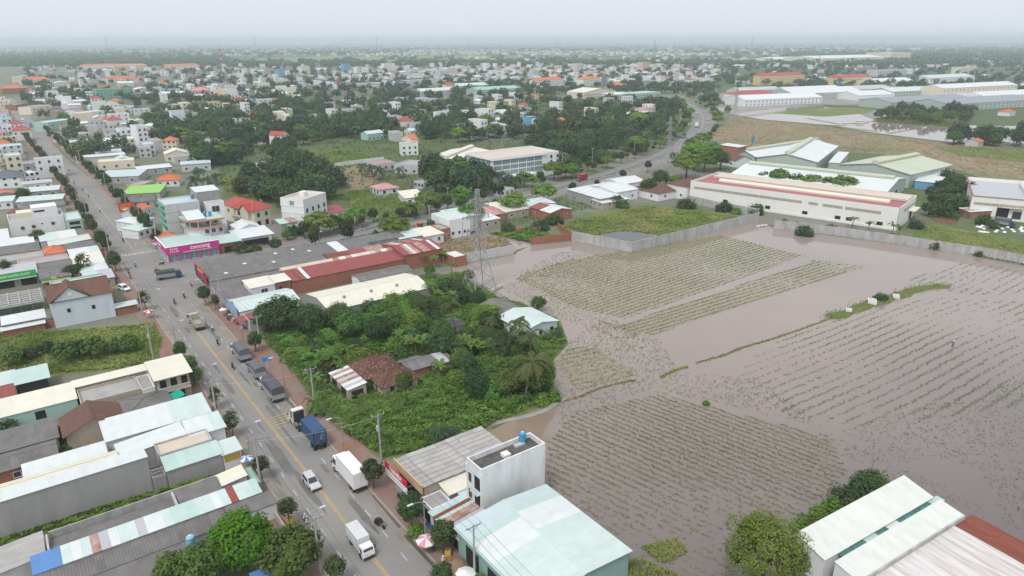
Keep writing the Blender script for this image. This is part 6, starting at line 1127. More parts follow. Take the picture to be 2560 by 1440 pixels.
# street trees along the long road
for i in range(46):
    u=196+i*9.5+R.uniform(-4,4); v=8.2+R.uniform(-.5,.6)-(max(0,u-350)*.02); plant('streetN' if i%2 else 'streetN2',rd(u,v),'small round street tree on the far right pavement of the long road',.75+.75*R.random(),'street trees on the right pavement')
for i in range(44):
    u=176+i*9.7+R.uniform(-4,4); v=-8.4+R.uniform(-.6,.5)-(max(0,u-350)*.02); plant('streetN2' if i%3 else 'streetN',rd(u,v),'small round street tree on the left pavement of the long road',.75+.75*R.random(),'street trees on the left pavement')
# highway verge trees
for i in range(10,len(HW)-8):
    p=HW[i]; d=(HW[i+1]-HW[i-1]).normalized(); n=Vector((-d.y,d.x))
    for s,o_ in ((1,13),(1,17),(-1,12.5)):
        q=p+n*s*o_+d*R.uniform(-2,2)
        if s>0 or i%2: plant((kv:=R.choice(['streetN','streetN2','streetN','umbM'])),q,{'streetN':'dark round','streetN2':'small olive','umbM':'flat layered'}[kv]+' verge tree on the '+('clinic' if s>0 else 'factory')+' side of the highway',R.uniform(.7,1.35),'verge trees along the highway')
for i,(px,py) in enumerate([(640,640),(690,625),(625,655),(720,600),(735,590),(600,635),(850,570),(835,560),(1190,548),(1150,520),(1240,520),(980,585),(1060,595)]): plant('oliveM' if i%3 else 'mangoM2',G(px,py),'small tree on the strip beside the highway start',.6+.1*(i%3),'small trees by the highway start')
# woods: 260 trees one by one, the rest of the distance as one mass
TZ=[([(560,470),(700,440),(880,520),(760,540),(700,520)],20),([(640,430),(720,380),(790,430),(880,470),(800,500),(690,470)],18),([(520,345),(640,300),(820,290),(900,345),(760,370),(600,395)],34),([(900,345),(900,300),(1290,270),(1300,350),(1130,370)],44),([(760,300),(640,280),(900,255),(1280,250),(1280,275)],40),([(1050,470),(1060,430),(1230,430),(1240,470),(1180,510)],22),([(1330,440),(1330,360),(1600,350),(1640,370),(1450,420)],46),([(1320,345),(1320,300),(1660,270),(1690,330),(1500,345)],34),([(1640,350),(1600,240),(1690,240),(1700,290)],16),([(300,330),(420,330),(520,395),(640,420),(560,440),(480,410)],20),([(1760,300),(1700,240),(1790,235),(1830,290)],10),([(2190,300),(2220,275),(2440,275),(2420,305),(2300,315)],60),([(2370,362),(2400,340),(2560,350),(2560,372)],34),([(330,325),(240,300),(330,262),(440,262),(440,300)],18)]
TL_=dict(mangoM='dense dark round tree',mangoM2='mid green round tree',blueM='tall blue green tree',oliveM='low olive tree',colM='slim column shaped tree',umbM='flat layered tree'); CAND=[]
ZW=['behind the villa','behind the townhouse','left of the green field','in the middle wood','behind the clinic hall','in front of the clinic','along the highway bend','near the back street','at the highway curve','behind the cream houses','beyond the highway curve','on the far pond island','at the right pond edge','near the far left streets']
for zi,(poly,n) in enumerate(TZ):
    rr=random.Random(100+zi); xs=[p[0] for p in poly]; ys=[p[1] for p in poly]; k=t=0
    while k<n and t<n*25:
        t+=1; px,py=rr.uniform(min(xs),max(xs)),rr.uniform(min(ys),max(ys))
        if not inside((px,py),poly): continue
        p=G(px,py)
        if free(p,1.5): CAND.append((p,zi,rr.choices(['mangoM','mangoM2','blueM','oliveM','colM','umbM'],[4,3,3,2,1,1])[0],rr.uniform(1.0,1.6))); k+=1
CAND.sort(key=lambda c:c[0].length); A=[]
for i,(p,zi,kk,sc) in enumerate(CAND):
    if i<215: plant(kk,p,TL_[kk]+' '+ZW[zi],sc,'trees '+ZW[zi])
    else: A.append(p)
MIDA=A; A=[]
def forest(name,pts,base,leaf,m,hs_):
    n=len(pts); P,N=base; k=len(P); s=NR.uniform(.7,1.4,(n,1,1))*hs_; C=(P[None]*s*NR.uniform(.85,1.2,(n,1,3))+np.array([(p[0],p[1],0) for p in pts])[:,None,:]).reshape(-1,3); NN=np.tile(N,(n,1)); NN=NN+NR.normal(size=NN.shape)*.2
    return kind(ob(name,quads(name,C,NN,np.repeat(leaf*s[:,0,0],k),LF[m])),'stuff')
def fbase(nc,per,rad,cr):
    P,N=clumps(nc,per,rad,cr,bot=-.2); P[:,2]+=rad[2]*.9; return P,N
rr=random.Random(9); B_=[]
FZ=[([(60,262),(60,170),(760,168),(760,262)],330),([(760,250),(760,165),(1300,160),(1300,250)],330),([(1300,245),(1300,158),(1800,150),(1800,235)],330),([(1790,225),(1790,162),(2600,158),(2600,232)],420),([(430,345),(430,255),(1320,245),(1320,350)],260),([(1320,345),(1320,240),(1690,240),(1680,330)],90)]
for poly,n in FZ:
    xs=[p[0] for p in poly]; ys=[p[1] for p in poly]; t=0; k=0
    while k<n and t<n*20:
        t+=1; px,py=rr.uniform(min(xs),max(xs)),rr.uniform(min(ys),max(ys))
        if not inside((px,py),poly): continue
        p=G(px,py)
        if free(p,.5): A.append(p); k+=1
rr=random.Random(19)
for poly,n in [([(520,420),(520,340),(640,290),(900,250),(1290,248),(1300,350),(900,350),(700,400)],120),([(1320,440),(1320,300),(1690,250),(1690,330),(1640,360),(1450,430)],100),([(600,480),(720,400),(880,480),(760,540)],40),([(300,330),(430,262),(640,262),(520,390)],70),([(60,262),(300,250),(330,420),(200,400)],30),([(1770,300),(1700,240),(1790,235),(1830,290)],14)]:
    xs=[p[0] for p in poly]; ys=[p[1] for p in poly]; t=k=0
    while k<n and t<n*25:
        t+=1; px,py=rr.uniform(min(xs),max(xs)),rr.uniform(min(ys),max(ys))
        if inside((px,py),poly):
            p=G(px,py)
            if free(p,1.5): MIDA.append(p); k+=1
forest('wood_trees',MIDA[0::3],fbase(34,15,(4.2,4.2,3.6),1.35),.72,'dark',1.05); forest('wood_trees',MIDA[1::3],fbase(34,15,(3.6,3.6,4.6),1.3),.72,'blue',1.05); forest('wood_trees',MIDA[2::3],fbase(30,15,(4.0,4.0,3.0),1.25),.72,'mid',1.0)
forest('far_trees',A[0::2],fbase(16,9,(4,4,3.6),1.7),1.35,'dark',1.15); forest('far_trees',A[1::2],fbase(16,9,(3.6,3.6,4.4),1.6),1.3,'blue',1.15)
for k in range(7500):
    px=rr.uniform(-150,2710); py=106+62*rr.random()**.9; p=G(px,py)
    if noise.noise((p.x*.0011,p.y*.0007,8.2))<-.22: continue
    if 560<px<1950 and 138<py<158 and rr.random()<.88: continue
    B_.append(p)
forest('distant_wood',B_,fbase(7,4,(6.5,6.5,4.5),3.2),4.4,'blue',1.25)
# undergrowth of the thicket and lots
def thicket(name,poly,n,hmax,leaf,m,seed,avoid=True,fr=.16,base=.25):
    rr=random.Random(seed); P=[]; N=[]
    for x,y in scatter(PX(poly),n,rr):
        if avoid and not free((x,y),.2): continue
        f=.5+.5*noise.noise((x*fr,y*fr,seed)); f2=.5+.5*noise.noise((x*fr*3.1,y*fr*3.1,seed+5)); h=base+hmax*max(0,f*.75+f2*.45-.3)
        e=.4; gx=noise.noise(((x+e)*fr*2,y*fr*2,seed))-noise.noise(((x-e)*fr*2,y*fr*2,seed)); gy=noise.noise((x*fr*2,(y+e)*fr*2,seed))-noise.noise((x*fr*2,(y-e)*fr*2,seed))
        P.append((x,y,.05+h*rr.uniform(.45,1)**.5)); N.append((-gx*3+rr.gauss(0,.45),-gy*3+rr.gauss(0,.45),.8))
    return kind(ob(name,quads(name,np.array(P),np.array(N),leaf,LF[m])),'stuff')
TH=[(645,835),(800,795),(1060,692),(1150,695),(1240,742),(1395,805),(1415,860),(1372,912),(1388,995),(1215,1072),(1105,1120),(960,1145),(835,1070),(765,985),(695,890)]
thicket('undergrowth',TH,50000,2.6,.31,'vine',31); thicket('undergrowth',TH,24000,3.2,.31,'mid',32); thicket('undergrowth',[(880,1040),(1000,1010),(1180,960),(1330,1000),(1215,1070),(1105,1120),(960,1145),(860,1085)],22000,1.1,.28,'vine',33,fr=.3); thicket('undergrowth',[(690,850),(860,800),(1010,800),(1060,860),(860,900),(760,950)],32000,5.0,.31,'vine',34,fr=.14)
thicket('undergrowth',[(560,480),(700,440),(880,500),(700,515)],5000,2.2,.7,'mid',35); thicket('undergrowth',[(1220,585),(1340,580),(1420,598),(1330,608)],4000,1.6,.5,'vine',36); thicket('undergrowth',[(2320,545),(2330,500),(2390,470),(2410,520),(2395,555)],4500,2.4,.55,'dark',37)
thicket('undergrowth',[(-60,900),(200,865),(330,850),(395,870),(380,905),(-60,940)],2500,.9,.3,'vine',38,fr=.3); thicket('undergrowth',[(-100,1360),(0,1345),(420,1222),(560,1185),(560,1195),(430,1235),(0,1372)],5000,.7,.25,'vine',39,False,.5); thicket('undergrowth',[(2290,600),(2600,660),(2600,672),(2290,612)],2500,.7,.4,'vine',40,False,.4)
thicket('scrub_cover',[(560,470),(520,350),(640,290),(900,250),(1290,248),(1690,245),(1700,300),(1640,360),(1450,430),(1100,500),(900,470),(700,440)],26000,1.6,1.0,'mid',43,True,.05); thicket('scrub_cover',[(1100,560),(1290,500),(1450,440),(1560,430),(1500,520),(1300,560)],4000,1.2,.6,'vine',44,True,.1)
thicket('pond_reeds',[(2180,300),(2230,290),(2330,300),(2420,312),(2380,318),(2200,308)],4000,2.2,.8,'yel',41,False)
# ---------------- vehicles, riders, street furniture
m_tyre=mat('tyre',(.02,.02,.02),.9,.1); m_rim=mat('rim',(.35,.35,.36),.4,.1,metal=.5); m_glass=mat('car_glass',(.03,.035,.04),.08,.05,spec=.7); m_chas=mat('chassis',(.035,.035,.04),.8,.2,2); m_lampw=mat('headlamp',(.7,.7,.68),.2,.03); m_lampr=mat('tail_lamp',(.45,.03,.03),.3,.03)
def paint(n,c,rough=.35): return mat('paint_'+n,c,rough,.06,.6,tuple(x*.8 for x in c),.3,1.0)
WH={}
def wheels(root,pos,r,w):
    k=(r,w)
    if k not in WH:
        b=MB(); b.lathe([(r*.6,-w/2),(r*.95,-w/2),(r,-w*.3),(r,w*.3),(r*.95,w/2),(r*.6,w/2)],n=16); t=b.mesh('tyre',m_tyre); b=MB(); b.lathe([(.01,-w*.4),(r*.62,-w*.42),(r*.62,w*.42),(.01,w*.4)],n=12); WH[k]=(t,b.mesh('rim',m_rim))
    for x,y in pos:
        o=ob('wheel',WH[k][0],root,(x,y,r)); o.rotation_euler=(PI/2,0,0); ob('rim',WH[k][1],o)
def prof(b,pts,y0,y1,dy=0):
    "side profile (x,z) extruded across y, upper points pulled in by dy"
    zs=[p[1] for p in pts]; zt=max(zs); zb=min(zs); n=len(pts); ins=lambda z: dy*(z-zb)/max(zt-zb,.01)
    b.add([(x,y0+ins(z),z) for x,z in pts]+[(x,y1-ins(z),z) for x,z in pts],[(i,(i+1)%n,n+(i+1)%n,n+i) for i in range(n)]+[tuple(range(n-1,-1,-1)),tuple(range(n,2*n))])
def car(p,rz,label,m,suv=True):
    r=thing('parked_car' if 'parked' in label else 'car',label,'car',p,rz); h=1.72 if suv else 1.45; L=2.35; b=MB()
    prof(b,[(-L,.42),(-L,.95),(-L+.1,1.02),(.75,1.02),(1.5,.98),(2.2,.85),(L,.68),(L,.4)],-.9,.9,.08); b.obj('body',m,r)
    b=MB(); prof(b,[(-L+.12,1.0),(-L+.35,h-.06),(-L+.6,h),(.05,h),(.25,h-.05),(1.0,1.0)],-.86,.86,.16); b.obj('cabin',m,r)
    b=MB(); b.add([(1.03,-.72,1.03),(1.03,.72,1.03),(.32,.62,h-.08),(.32,-.62,h-.08)],[(0,1,2,3)]); b.obj('windscreen',m_glass,r); b=MB(); b.add([(-L+.1,.7,1.05),(-L+.1,-.7,1.05),(-L+.34,-.6,h-.1),(-L+.34,.6,h-.1)],[(0,1,2,3)]); b.obj('rear_window',m_glass,r)
    for s in (-1,1):
        b=MB(); f=[(-1.95,1.06),(.8,1.06),(.2,h-.14),(-1.75,h-.14)]; q=[(x,s*(.885-.16*(z-1)/(h-1)),z) for x,z in f]; b.add(q,[(0,1,2,3) if s<0 else (3,2,1,0)]); b.obj('side_window',m_glass,r)
        box(r,'headlight',m_lampw,(L-.22,L+.01,s*.62-.2,s*.62+.2,.68,.84)); box(r,'tail_light',m_lampr,(-L-.02,-L+.1,s*.7-.15,s*.7+.15,.75,1.0)); box(r,'mirror',m,(.62,.78,s*.98-.1,s*.98+.1,1.0,1.14))
    box(r,'bumper',m_chas,(L-.05,L+.06,-.8,.8,.35,.55),(-L-.06,-L+.05,-.8,.8,.35,.58)); wheels(r,[(1.45,-.8),(1.45,.8),(-1.4,-.8),(-1.4,.8)],.35,.24); return r
def truck(p,rz,label,L,body,mc,mb,w=2.3,cab=1.9,hc=2.5,hb=3.4,dual=False,nose=False):
    r=thing('truck',label,'truck',p,rz); x1=L/2; x0=x1-cab; y=w/2; b=MB()
    pr=[(x0,.75),(x0,hc-.06),(x0+.2,hc),(x1-.45,hc),(x1-.05,1.55),(x1,1.4),(x1,.5),(x0+.3,.5)]
    if nose: pr=[(x0,.8),(x0,hc),(x0+1.2,hc),(x0+1.35,hc-.4),(x0+1.6,1.75),(x1-.1,1.6),(x1,1.4),(x1,.5),(x0+.3,.5)]
    prof(b,pr,-y+.05,y-.05,.06); b.obj('cab',mc,r)
    xa,za,xb,zb=(x1-.03,1.6,x1-.42,hc-.12) if not nose else (x0+1.6,1.78,x0+1.36,hc-.42)
    b=MB(); b.add([(xa+.02,-y+.22,za),(xa+.02,y-.22,za),(xb+.03,y-.24,zb),(xb+.03,-y+.24,zb)],[(0,1,2,3)]); b.obj('windscreen',m_glass,r)
    for s in (-1,1):
        b=MB(); q=[(x0+.45,s*(y-.02),1.55),(x1-.35 if not nose else x0+1.3,s*(y-.02),1.55),(x1-.6 if not nose else x0+1.1,s*(y-.06),hc-.25),(x0+.45,s*(y-.06),hc-.25)]; b.add(q,[(0,1,2,3) if s<0 else (3,2,1,0)]); b.obj('side_window',m_glass,r)
        box(r,'headlight',m_lampw,(x1-.05,x1+.03,s*(y-.35)-.2,s*(y-.35)+.2,.75,.95)); box(r,'mirror',m_chas,(x1-.3,x1-.15,s*(y+.12)-.06,s*(y+.12)+.06,1.5,2.0))
    box(r,'bumper',m_chas,(x1-.02,x1+.1,-y+.08,y-.08,.4,.65)); box(r,'chassis',m_chas,(-x1+.1,x0,-.45,.45,.6,.85)); X=x0-.12; Z=1.0
    if body=='box':
        box(r,'cargo_box',mb,(-x1,X,-y,y,Z,hb)); box(r,'roof_rail',m_steel,(-x1,X,-y-.02,-y+.04,hb-.06,hb+.02),(-x1,X,y-.04,y+.02,hb-.06,hb+.02))
        for s in (-1,1): box(r,'rear_door',mb,(-x1-.05,-x1-.004,s*y/2-y/2+.05,s*y/2+y/2-.05,Z+.08,hb-.08))
        box(r,'side_panel',mat('panel_tint',(.62,.68,.66),.5,.05),(-x1+.5,X-.5,-y-.02,-y-.004,Z+.9,Z+1.6))
    elif body=='tarp':
        b=MB(); pr=[(-y,Z+.9),(-y-.03,hb-.45),(-y*.8,hb-.08),(0,hb+.05),(y*.8,hb-.08),(y+.03,hb-.45),(y,Z+.9)]
        b.add([(x,a,c) for x in (-x1,X) for a,c in pr],[(i+1,i,7+i,8+i) for i in range(6)]+[tuple(range(7)),tuple(range(13,6,-1))]); b.obj('canvas_cover',mb,r)
        box(r,'side_boards',mat('truck_boards',(.30,.31,.33),.6,.15,2),(-x1,X,-y-.03,y+.03,Z-.1,Z+.92)); b=MB()
        for i in range(7): xx=-x1+.1+(X+x1-.2)*i/6; b.bar((xx,-y-.05,Z-.1),(xx,-y-.05,Z+.95),.08); b.bar((xx,y+.05,Z-.1),(xx,y+.05,Z+.95),.08)
        b.obj('stakes',m_steel,r)
    elif body=='dump':
        t=.1; box(r,'tipper_bed',mb,(-x1,X,-y,y,Z,Z+.15),(-x1,X,-y,-y+t,Z+.15,hb-1.0),(-x1,X,y-t,y,Z+.15,hb-1.0),(-x1,-x1+t,-y+t,y-t,Z+.15,hb-1.1),(X-t,X,-y+t,y-t,Z+.15,hb-.4)); b=MB()
        for i in range(6): xx=-x1+.2+(X+x1-.4)*i/5; b.box(xx-.05,xx+.05,-y-.06,-y-.002,Z,hb-1.0); b.box(xx-.05,xx+.05,y+.002,y+.06,Z,hb-1.0)
        b.obj('bed_ribs',mb,r)
    elif body=='tractor': box(r,'fifth_wheel',m_steel,(-x1+1.0,-x1+2.0,-.5,.5,.9,1.05)); box(r,'sleeper_back',m_chas,(x0-.25,x0-.01,-y+.2,y-.2,1.0,hc-.2)); box(r,'fuel_tank',m_rim,(x0-1.5,x0-.3,-y+.1,-y+.55,.5,.95),(x0-1.5,x0-.3,y-.55,y-.1,.5,.95))
    rear=[-x1+.9,-x1+2.1] if dual else [-x1+1.3]
    wheels(r,[(x1-1.0 if not nose else x1-.9,s*(y-.2)) for s in (-1,1)]+[(x,s*(y-.28)) for x in rear for s in (-1,1)],.48,.32 if not dual else .42); box(r,'tail_bar',m_chas,(-x1-.05,-x1+.1,-y+.1,y-.1,.5,.75)); return r
def trailer(p,rz,label,L,mb,text_=None):
    r=thing('container_trailer',label,'trailer',p,rz); w=1.22; b=MB(); n=int(L/.28); z0,z1=1.35,3.95
    for s in (-1,1):
        pts=[(-L/2+L*i/n,s*(w-(.05 if i%2 else 0))) for i in range(n+1)]; b.add([(x,y,z) for x,y in pts for z in (z0,z1)],[(2*i,2*i+2,2*i+3,2*i+1) for i in range(n)])
    b.box(-L/2,L/2,-w+.06,w-.06,z0,z1-.02); b.obj('container',mb,r); box(r,'corner_frame',mb,*[(x-.06,x+.06,y-.06,y+.06,z0-.05,z1+.03) for x in (-L/2,L/2) for y in (-w,w)]); box(r,'roof_panel',mb,(-L/2,L/2,-w+.02,w-.02,z1-.02,z1+.02))
    for y in (-.8,-.4,.4,.8): box(r,'lock_rod',m_steel,(-L/2-.06,-L/2-.02,y-.02,y+.02,z0+.1,z1-.1))
    box(r,'trailer_frame',m_chas,(-L/2-.3,L/2+.4,-.5,.5,.95,1.3)); wheels(r,[(-L/2+.7,-.95),(-L/2+.7,.95),(-L/2+1.9,-.95),(-L/2+1.9,.95)],.5,.42); b=MB()
    for s in (-1,1): b.bar((L/2-1.2,s*.6,1),(L/2-1.2,s*.6,0.02),.14)
    b.obj('landing_legs',m_steel,r); return r
AW=RZ; TO=RZ+PI
truck(rd(7.3,-.6),TO,'white light box lorry driving down the centre line',5.9,'box',paint('white',(.72,.72,.72)),paint('box_grey',(.55,.56,.57)),1.95,1.55,2.1,2.85)
truck(rd(24.2,5.2),AW,'large white refrigerated lorry parked along the right kerb',9.2,'box',paint('white',(0,0,0)),paint('reefer',(.74,.73,.73)),2.45,2.1,2.9,3.9,True)
car(rd(26.5,-.6),TO,'silver people carrier driving towards the lorry',paint('silver',(.48,.49,.51)))
trailer(rd(38.6,4.7),AW,'blue shipping container on a trailer by the right kerb',6.1,paint('container_blue',(.035,.075,.16),.6)); text('PIL',1.0,mat('container_text',(.3,.33,.38),.7,.03),LASTT:=[o for o in bpy.data.objects if o.name.startswith('container_trailer')][-1],(-3.07,-.35,2.8),(PI/2,-PI/2,-PI/2),'marking',.005)
truck(rd(46.2,4.7),AW,'white tractor unit with sleeper cab ahead of blue container',5.8,'tractor',paint('cab_white',(.62,.60,.57)),None,2.4,2.6,3.3,3.4,True,True)
m_tarp=mat('tarp_grey',(.085,.09,.10),.8,.12,1.2); m_tarp2=mat('tarp_slate',(.12,.13,.145),.8,.12,1.2)
truck(rd(61.9,4.5),AW,'long lorry with dark grey canvas cover parked behind another',9.0,'tarp',paint('cab_white',(0,0,0)),m_tarp,2.4,2.0,2.7,3.6,True); truck(rd(73,4.7),AW,'shorter lorry with grey canvas cover next to blue road sign',6.6,'tarp',paint('cab_blue',(.20,.30,.42)),m_tarp2,2.2,1.7,2.4,3.1); truck(rd(84.6,4.7),AW,'grey canvas covered lorry parked first in the kerbside line',7.6,'tarp',paint('white',(0,0,0)),m_tarp2,2.4,1.8,2.6,3.4,True)
truck(rd(110.7,1.0),AW,'empty sand coloured tipper lorry driving towards the junction',8.0,'dump',paint('tan',(.42,.40,.36)),paint('tipper_tan',(.36,.33,.29),.7),2.4,2.0,2.6,3.2,True); truck(rd(156.8,3.6),VZ-.12,'dark green canvas lorry turning across the junction',7.2,'tarp',paint('navy',(.06,.08,.16)),mat('tarp_green',(.06,.085,.07),.8,.15,1.2),2.2,1.7,2.4,3.0)
car(rd(153,-9.6),TO+.3,'white van parked on the pavement by the gabled house',paint('white',(0,0,0))); car(rd(238,5.2),AW,'silver hatchback parked on right side past the magenta shop',paint('silver',(0,0,0)),False)
truck(rd(672,-4.5),TO,'blue lorry coming down the far end of the road',9,'tarp',paint('cab_blue',(0,0,0)),paint('canvas_blue',(.12,.20,.42),.8),2.4); truck(rd(720,-8),TO,'grey lorry following the blue lorry far up the road',8,'box',paint('white',(0,0,0)),paint('box_grey',(0,0,0)),2.4); car(rd(590,2.5),AW,'dark car far up the long road near kerb',paint('dark',(.05,.05,.06)),False); car(rd(880,-6),TO,'white car near the far end of road',paint('white',(0,0,0)),False)
def hw(v):
    return min(range(1,len(HW)-1),key=lambda i:abs(ruv(HW[i])[1]-v))
def onhw(v,off):
    i=hw(v); p=HW[i]; d=(HW[i+1]-HW[i-1]).normalized(); n=Vector((-d.y,d.x)); q=p+n*off; return (q.x,q.y,.03),math.atan2(d.y,d.x)
q,a=onhw(94,-5); truck(q,a+PI,'bright orange tractor unit on the highway by the white block',5.8,'tractor',paint('orange',(.55,.12,.03)),None,2.4,2.6,3.2,3.4,True,True); q,a=onhw(103.5,-5); trailer(q,a+PI,'blue container behind the orange tractor unit',12,paint('container_mid',(.06,.13,.27),.6))
q,a=onhw(212,5); truck(q,a+PI,'red lorry on the tree lined highway',7,'box',paint('red',(.35,.03,.05)),paint('red',(0,0,0)),2.4); q,a=onhw(458,4.5); truck(q,a,'white lorry on the highway curve',9,'box',paint('white',(0,0,0)),paint('reefer',(0,0,0)),2.4); q,a=onhw(400,7.5); truck(q,a,'black lorry stopped on the highway verge',9,'tarp',paint('dark',(0,0,0)),m_tarp,2.4); q,a=onhw(540,4); car(q,a,'white car beyond the highway curve',paint('white',(0,0,0)),False); q,a=onhw(500,-4); car(q,a+PI,'grey car coming round the highway curve',paint('silver',(0,0,0)),False)
truck(G(2512,566),VZ-PI/2,'dark lorry backed into the ivory factory door',7,'tarp',paint('teal_dark',(.05,.10,.11)),m_tarp2,2.4)
truck(G(835,307),.4,'white minivan in the clearing of the middle wood',5,'box',paint('white',(0,0,0)),paint('white',(0,0,0)),2.0); truck(G(1540,342),VZ-.3,'white tanker lorry on the back street',8,'box',paint('white',(0,0,0)),paint('white',(0,0,0)),2.4)
# people as continuous skinned bodies
def skin_body(name,V,E,rad,mats,pick):
    me=bpy.data.meshes.new('sk'); me.from_pydata(V,E,[]); o=bpy.data.objects.new('sk',me); COL.objects.link(o); m=o.modifiers.new('s','SKIN'); sv=me.skin_vertices[0].data if me.skin_vertices else None
    if sv is None: me.attributes; 
    for i,r_ in enumerate(rad): me.skin_vertices[0].data[i].radius=(r_,r_)
    me.skin_vertices[0].data[0].use_root=True; o.modifiers.new('d','SUBSURF').levels=1
    dg=bpy.context.evaluated_depsgraph_get(); out=bpy.data.meshes.new_from_object(o.evaluated_get(dg)); out.name=name; bpy.data.objects.remove(o); out.materials.clear()
    for x in mats: out.materials.append(x)
    for p in out.polygons: p.material_index=pick(p.center); p.use_smooth=True
    return out
m_skin=mat('skin',(.36,.21,.14),.6,.05); cloth=lambda n,c: mat('cloth_'+n,c,.9,.1,3)
def rider_mesh(shirt,trous):
    V=[(0,0,.80),(.03,0,1.02),(.07,0,1.24),(.10,0,1.38),(.13,0,1.52),(.14,0,1.64)]; E=[(0,1),(1,2),(2,3),(3,4),(4,5)]; rd_=[.15,.14,.15,.06,.10,.07]
    for s in (-1,1):
        b=len(V); V+=[(.08,s*.18,1.28),(.26,s*.26,1.08),(.50,s*.26,1.02),(.57,s*.25,1.01)]; E+=[(2,b),(b,b+1),(b+1,b+2),(b+2,b+3)]; rd_+=[.07,.055,.04,.045]
        b=len(V); V+=[(.05,s*.11,.78),(.42,s*.17,.72),(.22,s*.19,.34),(.34,s*.19,.28)]; E+=[(0,b),(b,b+1),(b+1,b+2),(b+2,b+3)]; rd_+=[.10,.075,.055,.05]
    return skin_body('body',V,E,rd_,[shirt,trous,m_skin],lambda c:2 if c.z>1.4 or c.x>.46 and c.z>.9 else (1 if c.z<.84 else 0))
def stand_mesh(shirt,trous):
    V=[(0,0,.92),(0,0,1.12),(.01,0,1.34),(.01,0,1.47),(.02,0,1.58),(.02,0,1.70)]; E=[(0,1),(1,2),(2,3),(3,4),(4,5)]; rd_=[.15,.13,.15,.06,.10,.07]
    for s in (-1,1):
        b=len(V); V+=[(0,s*.18,1.38),(.02,s*.24,1.12),(.14,s*.22,.92),(.19,s*.21,.86)]; E+=[(2,b),(b,b+1),(b+1,b+2),(b+2,b+3)]; rd_+=[.07,.05,.04,.045]
        b=len(V); V+=[(0,s*.1,.86),(.03,s*.11,.48),(0,s*.11,.08),(.13,s*.12,.05)]; E+=[(0,b),(b,b+1),(b+1,b+2),(b+2,b+3)]; rd_+=[.10,.07,.05,.05]
    return skin_body('body',V,E,rd_,[shirt,trous,m_skin],lambda c:2 if c.z>1.45 or c.z<.1 or (abs(c.y)>.17 and c.z<1.0 and c.z>.8) else (1 if c.z<.93 else 0))
CL=[('white',(.65,.65,.66)),('navy',(.04,.05,.10)),('red',(.40,.05,.06)),('blue',(.10,.22,.42)),('grey',(.25,.25,.26)),('black',(.03,.03,.03)),('green',(.06,.25,.14))]
RM={k:rider_mesh(cloth(k,c),cloth('black' if k!='black' else 'grey',(.03,.03,.03) if k!='black' else (.25,.25,.26))) for k,c in CL[:6]}; SM={k:stand_mesh(cloth(k,dict(CL)[k]),cloth('navy',(.04,.05,.10))) for k in ('white','blue','red')}
b=MB(); b.lathe([(.12,0),(.145,.05),(.14,.14),(.09,.21),(.01,.235)],n=12); HM={k:b.mesh('helmet',cloth('helmet_'+k,c)) for k,c in CL}
b=MB(); b.lathe([(.30,0),(.28,.03),(.02,.17)],n=14); HAT=b.mesh('conical_hat',cloth('hat',(.45,.55,.62)))
def person(p,rz,label,me,helm=None,hat=False,hz=(.13,0,1.52)):
    r=thing('person',label,'person',p,rz); ob('body',me,r)
    if helm: ob('helmet',HM[helm],r,(hz[0],hz[1],hz[2]))
    if hat: ob('hat',HAT,r,(hz[0],hz[1],hz[2]+.08))
    return r
BK={}
def bike(p,rz,label,c):
    r=thing('motorbike',label,'motorbike',p,rz)
    if c not in BK:
        m=paint('bike_'+c,dict(CL)[c]); b=MB(); prof(b,[(-.75,.62),(-.8,.8),(-.55,.82),(-.1,.74),(.25,.5),(.5,.62),(.62,1.0),(.5,.98),(.2,.42),(-.3,.36)],-.14,.14,.03); body=b.mesh('body',m)
        b=MB(); prof(b,[(-.72,.80),(-.7,.86),(-.1,.84),(.08,.72),(0,.7)],-.13,.13,.02); seat=b.mesh('seat',m_tyre); b=MB(); b.bar((.56,-.33,1.04),(.56,.33,1.04),.05); b.bar((.62,0,.3),(.52,0,1.05),.07); hb=b.mesh('handlebar',m_chas); BK[c]=(body,seat,hb)
    body,seat,hb=BK[c]; ob('body',body,r); ob('seat',seat,r); ob('handlebar',hb,r); wheels(r,[(.66,0),(-.6,0)],.29,.1); box(r,'headlight',m_lampw,(.64,.72,-.08,.08,.86,.98)); return r
BL=[((763,1305),1,'white','white','rider in white on a pale scooter along the left lane','grey'),((545,862),0,'black','grey','rider in black near the parked canvas lorries','black'),((583,922),0,'navy','black','rider in navy behind the first canvas lorry','black'),((533,828),0,'white','white','rider in white beside the right pavement shops','red'),((437,760),0,'black','black','rider in black leaving the junction','black'),((461,745),0,'navy','white','rider in navy close to the right corner','navy'),
 ((470,795),1,'white','grey','rider in white beside the tipper lorry','blue'),((322,684),1,'navy','navy','rider in navy waiting at the left junction corner','black'),((326,697),1,'red','red','rider in red crossing the junction','red'),((339,667),1,'blue','white','rider in blue at the zebra crossing','white'),((393,680),2,'red','navy','rider in red ahead of the green lorry','red'),((405,662),2,'white','black','rider in white by the magenta shop corner','black'),((308,605),1,'black','black','rider in black above the stop line','black'),
 ((250,530),1,'white','white','rider in white heading to the junction','grey'),((222,493),1,'navy','black','rider in navy mid way down the road','black'),((207,477),1,'grey','grey','rider in grey following another','red'),((186,462),1,'black','red','rider in black far along the road','black'),((158,410),0,'navy','black','rider in navy riding away','black'),((173,428),0,'red','white','rider in red riding away','red'),((137,390),1,'grey','black','rider in grey among street trees','black'),((128,402),1,'white','black','rider in white close to left kerb','black'),((154,443),1,'blue','blue','rider in blue close to left kerb','navy'),((137,428),1,'black','white','rider in black close to left kerb','black'),((105,370),0,'black','black','rider in black small in the distance','black'),((80,350),1,'navy','black','rider in navy small in the distance','black'),
 ((1185,582),3,'navy','black','rider in navy on the highway by the white block','black'),((938,582),3,'black','white','rider in black on the highway near the fence','black')]
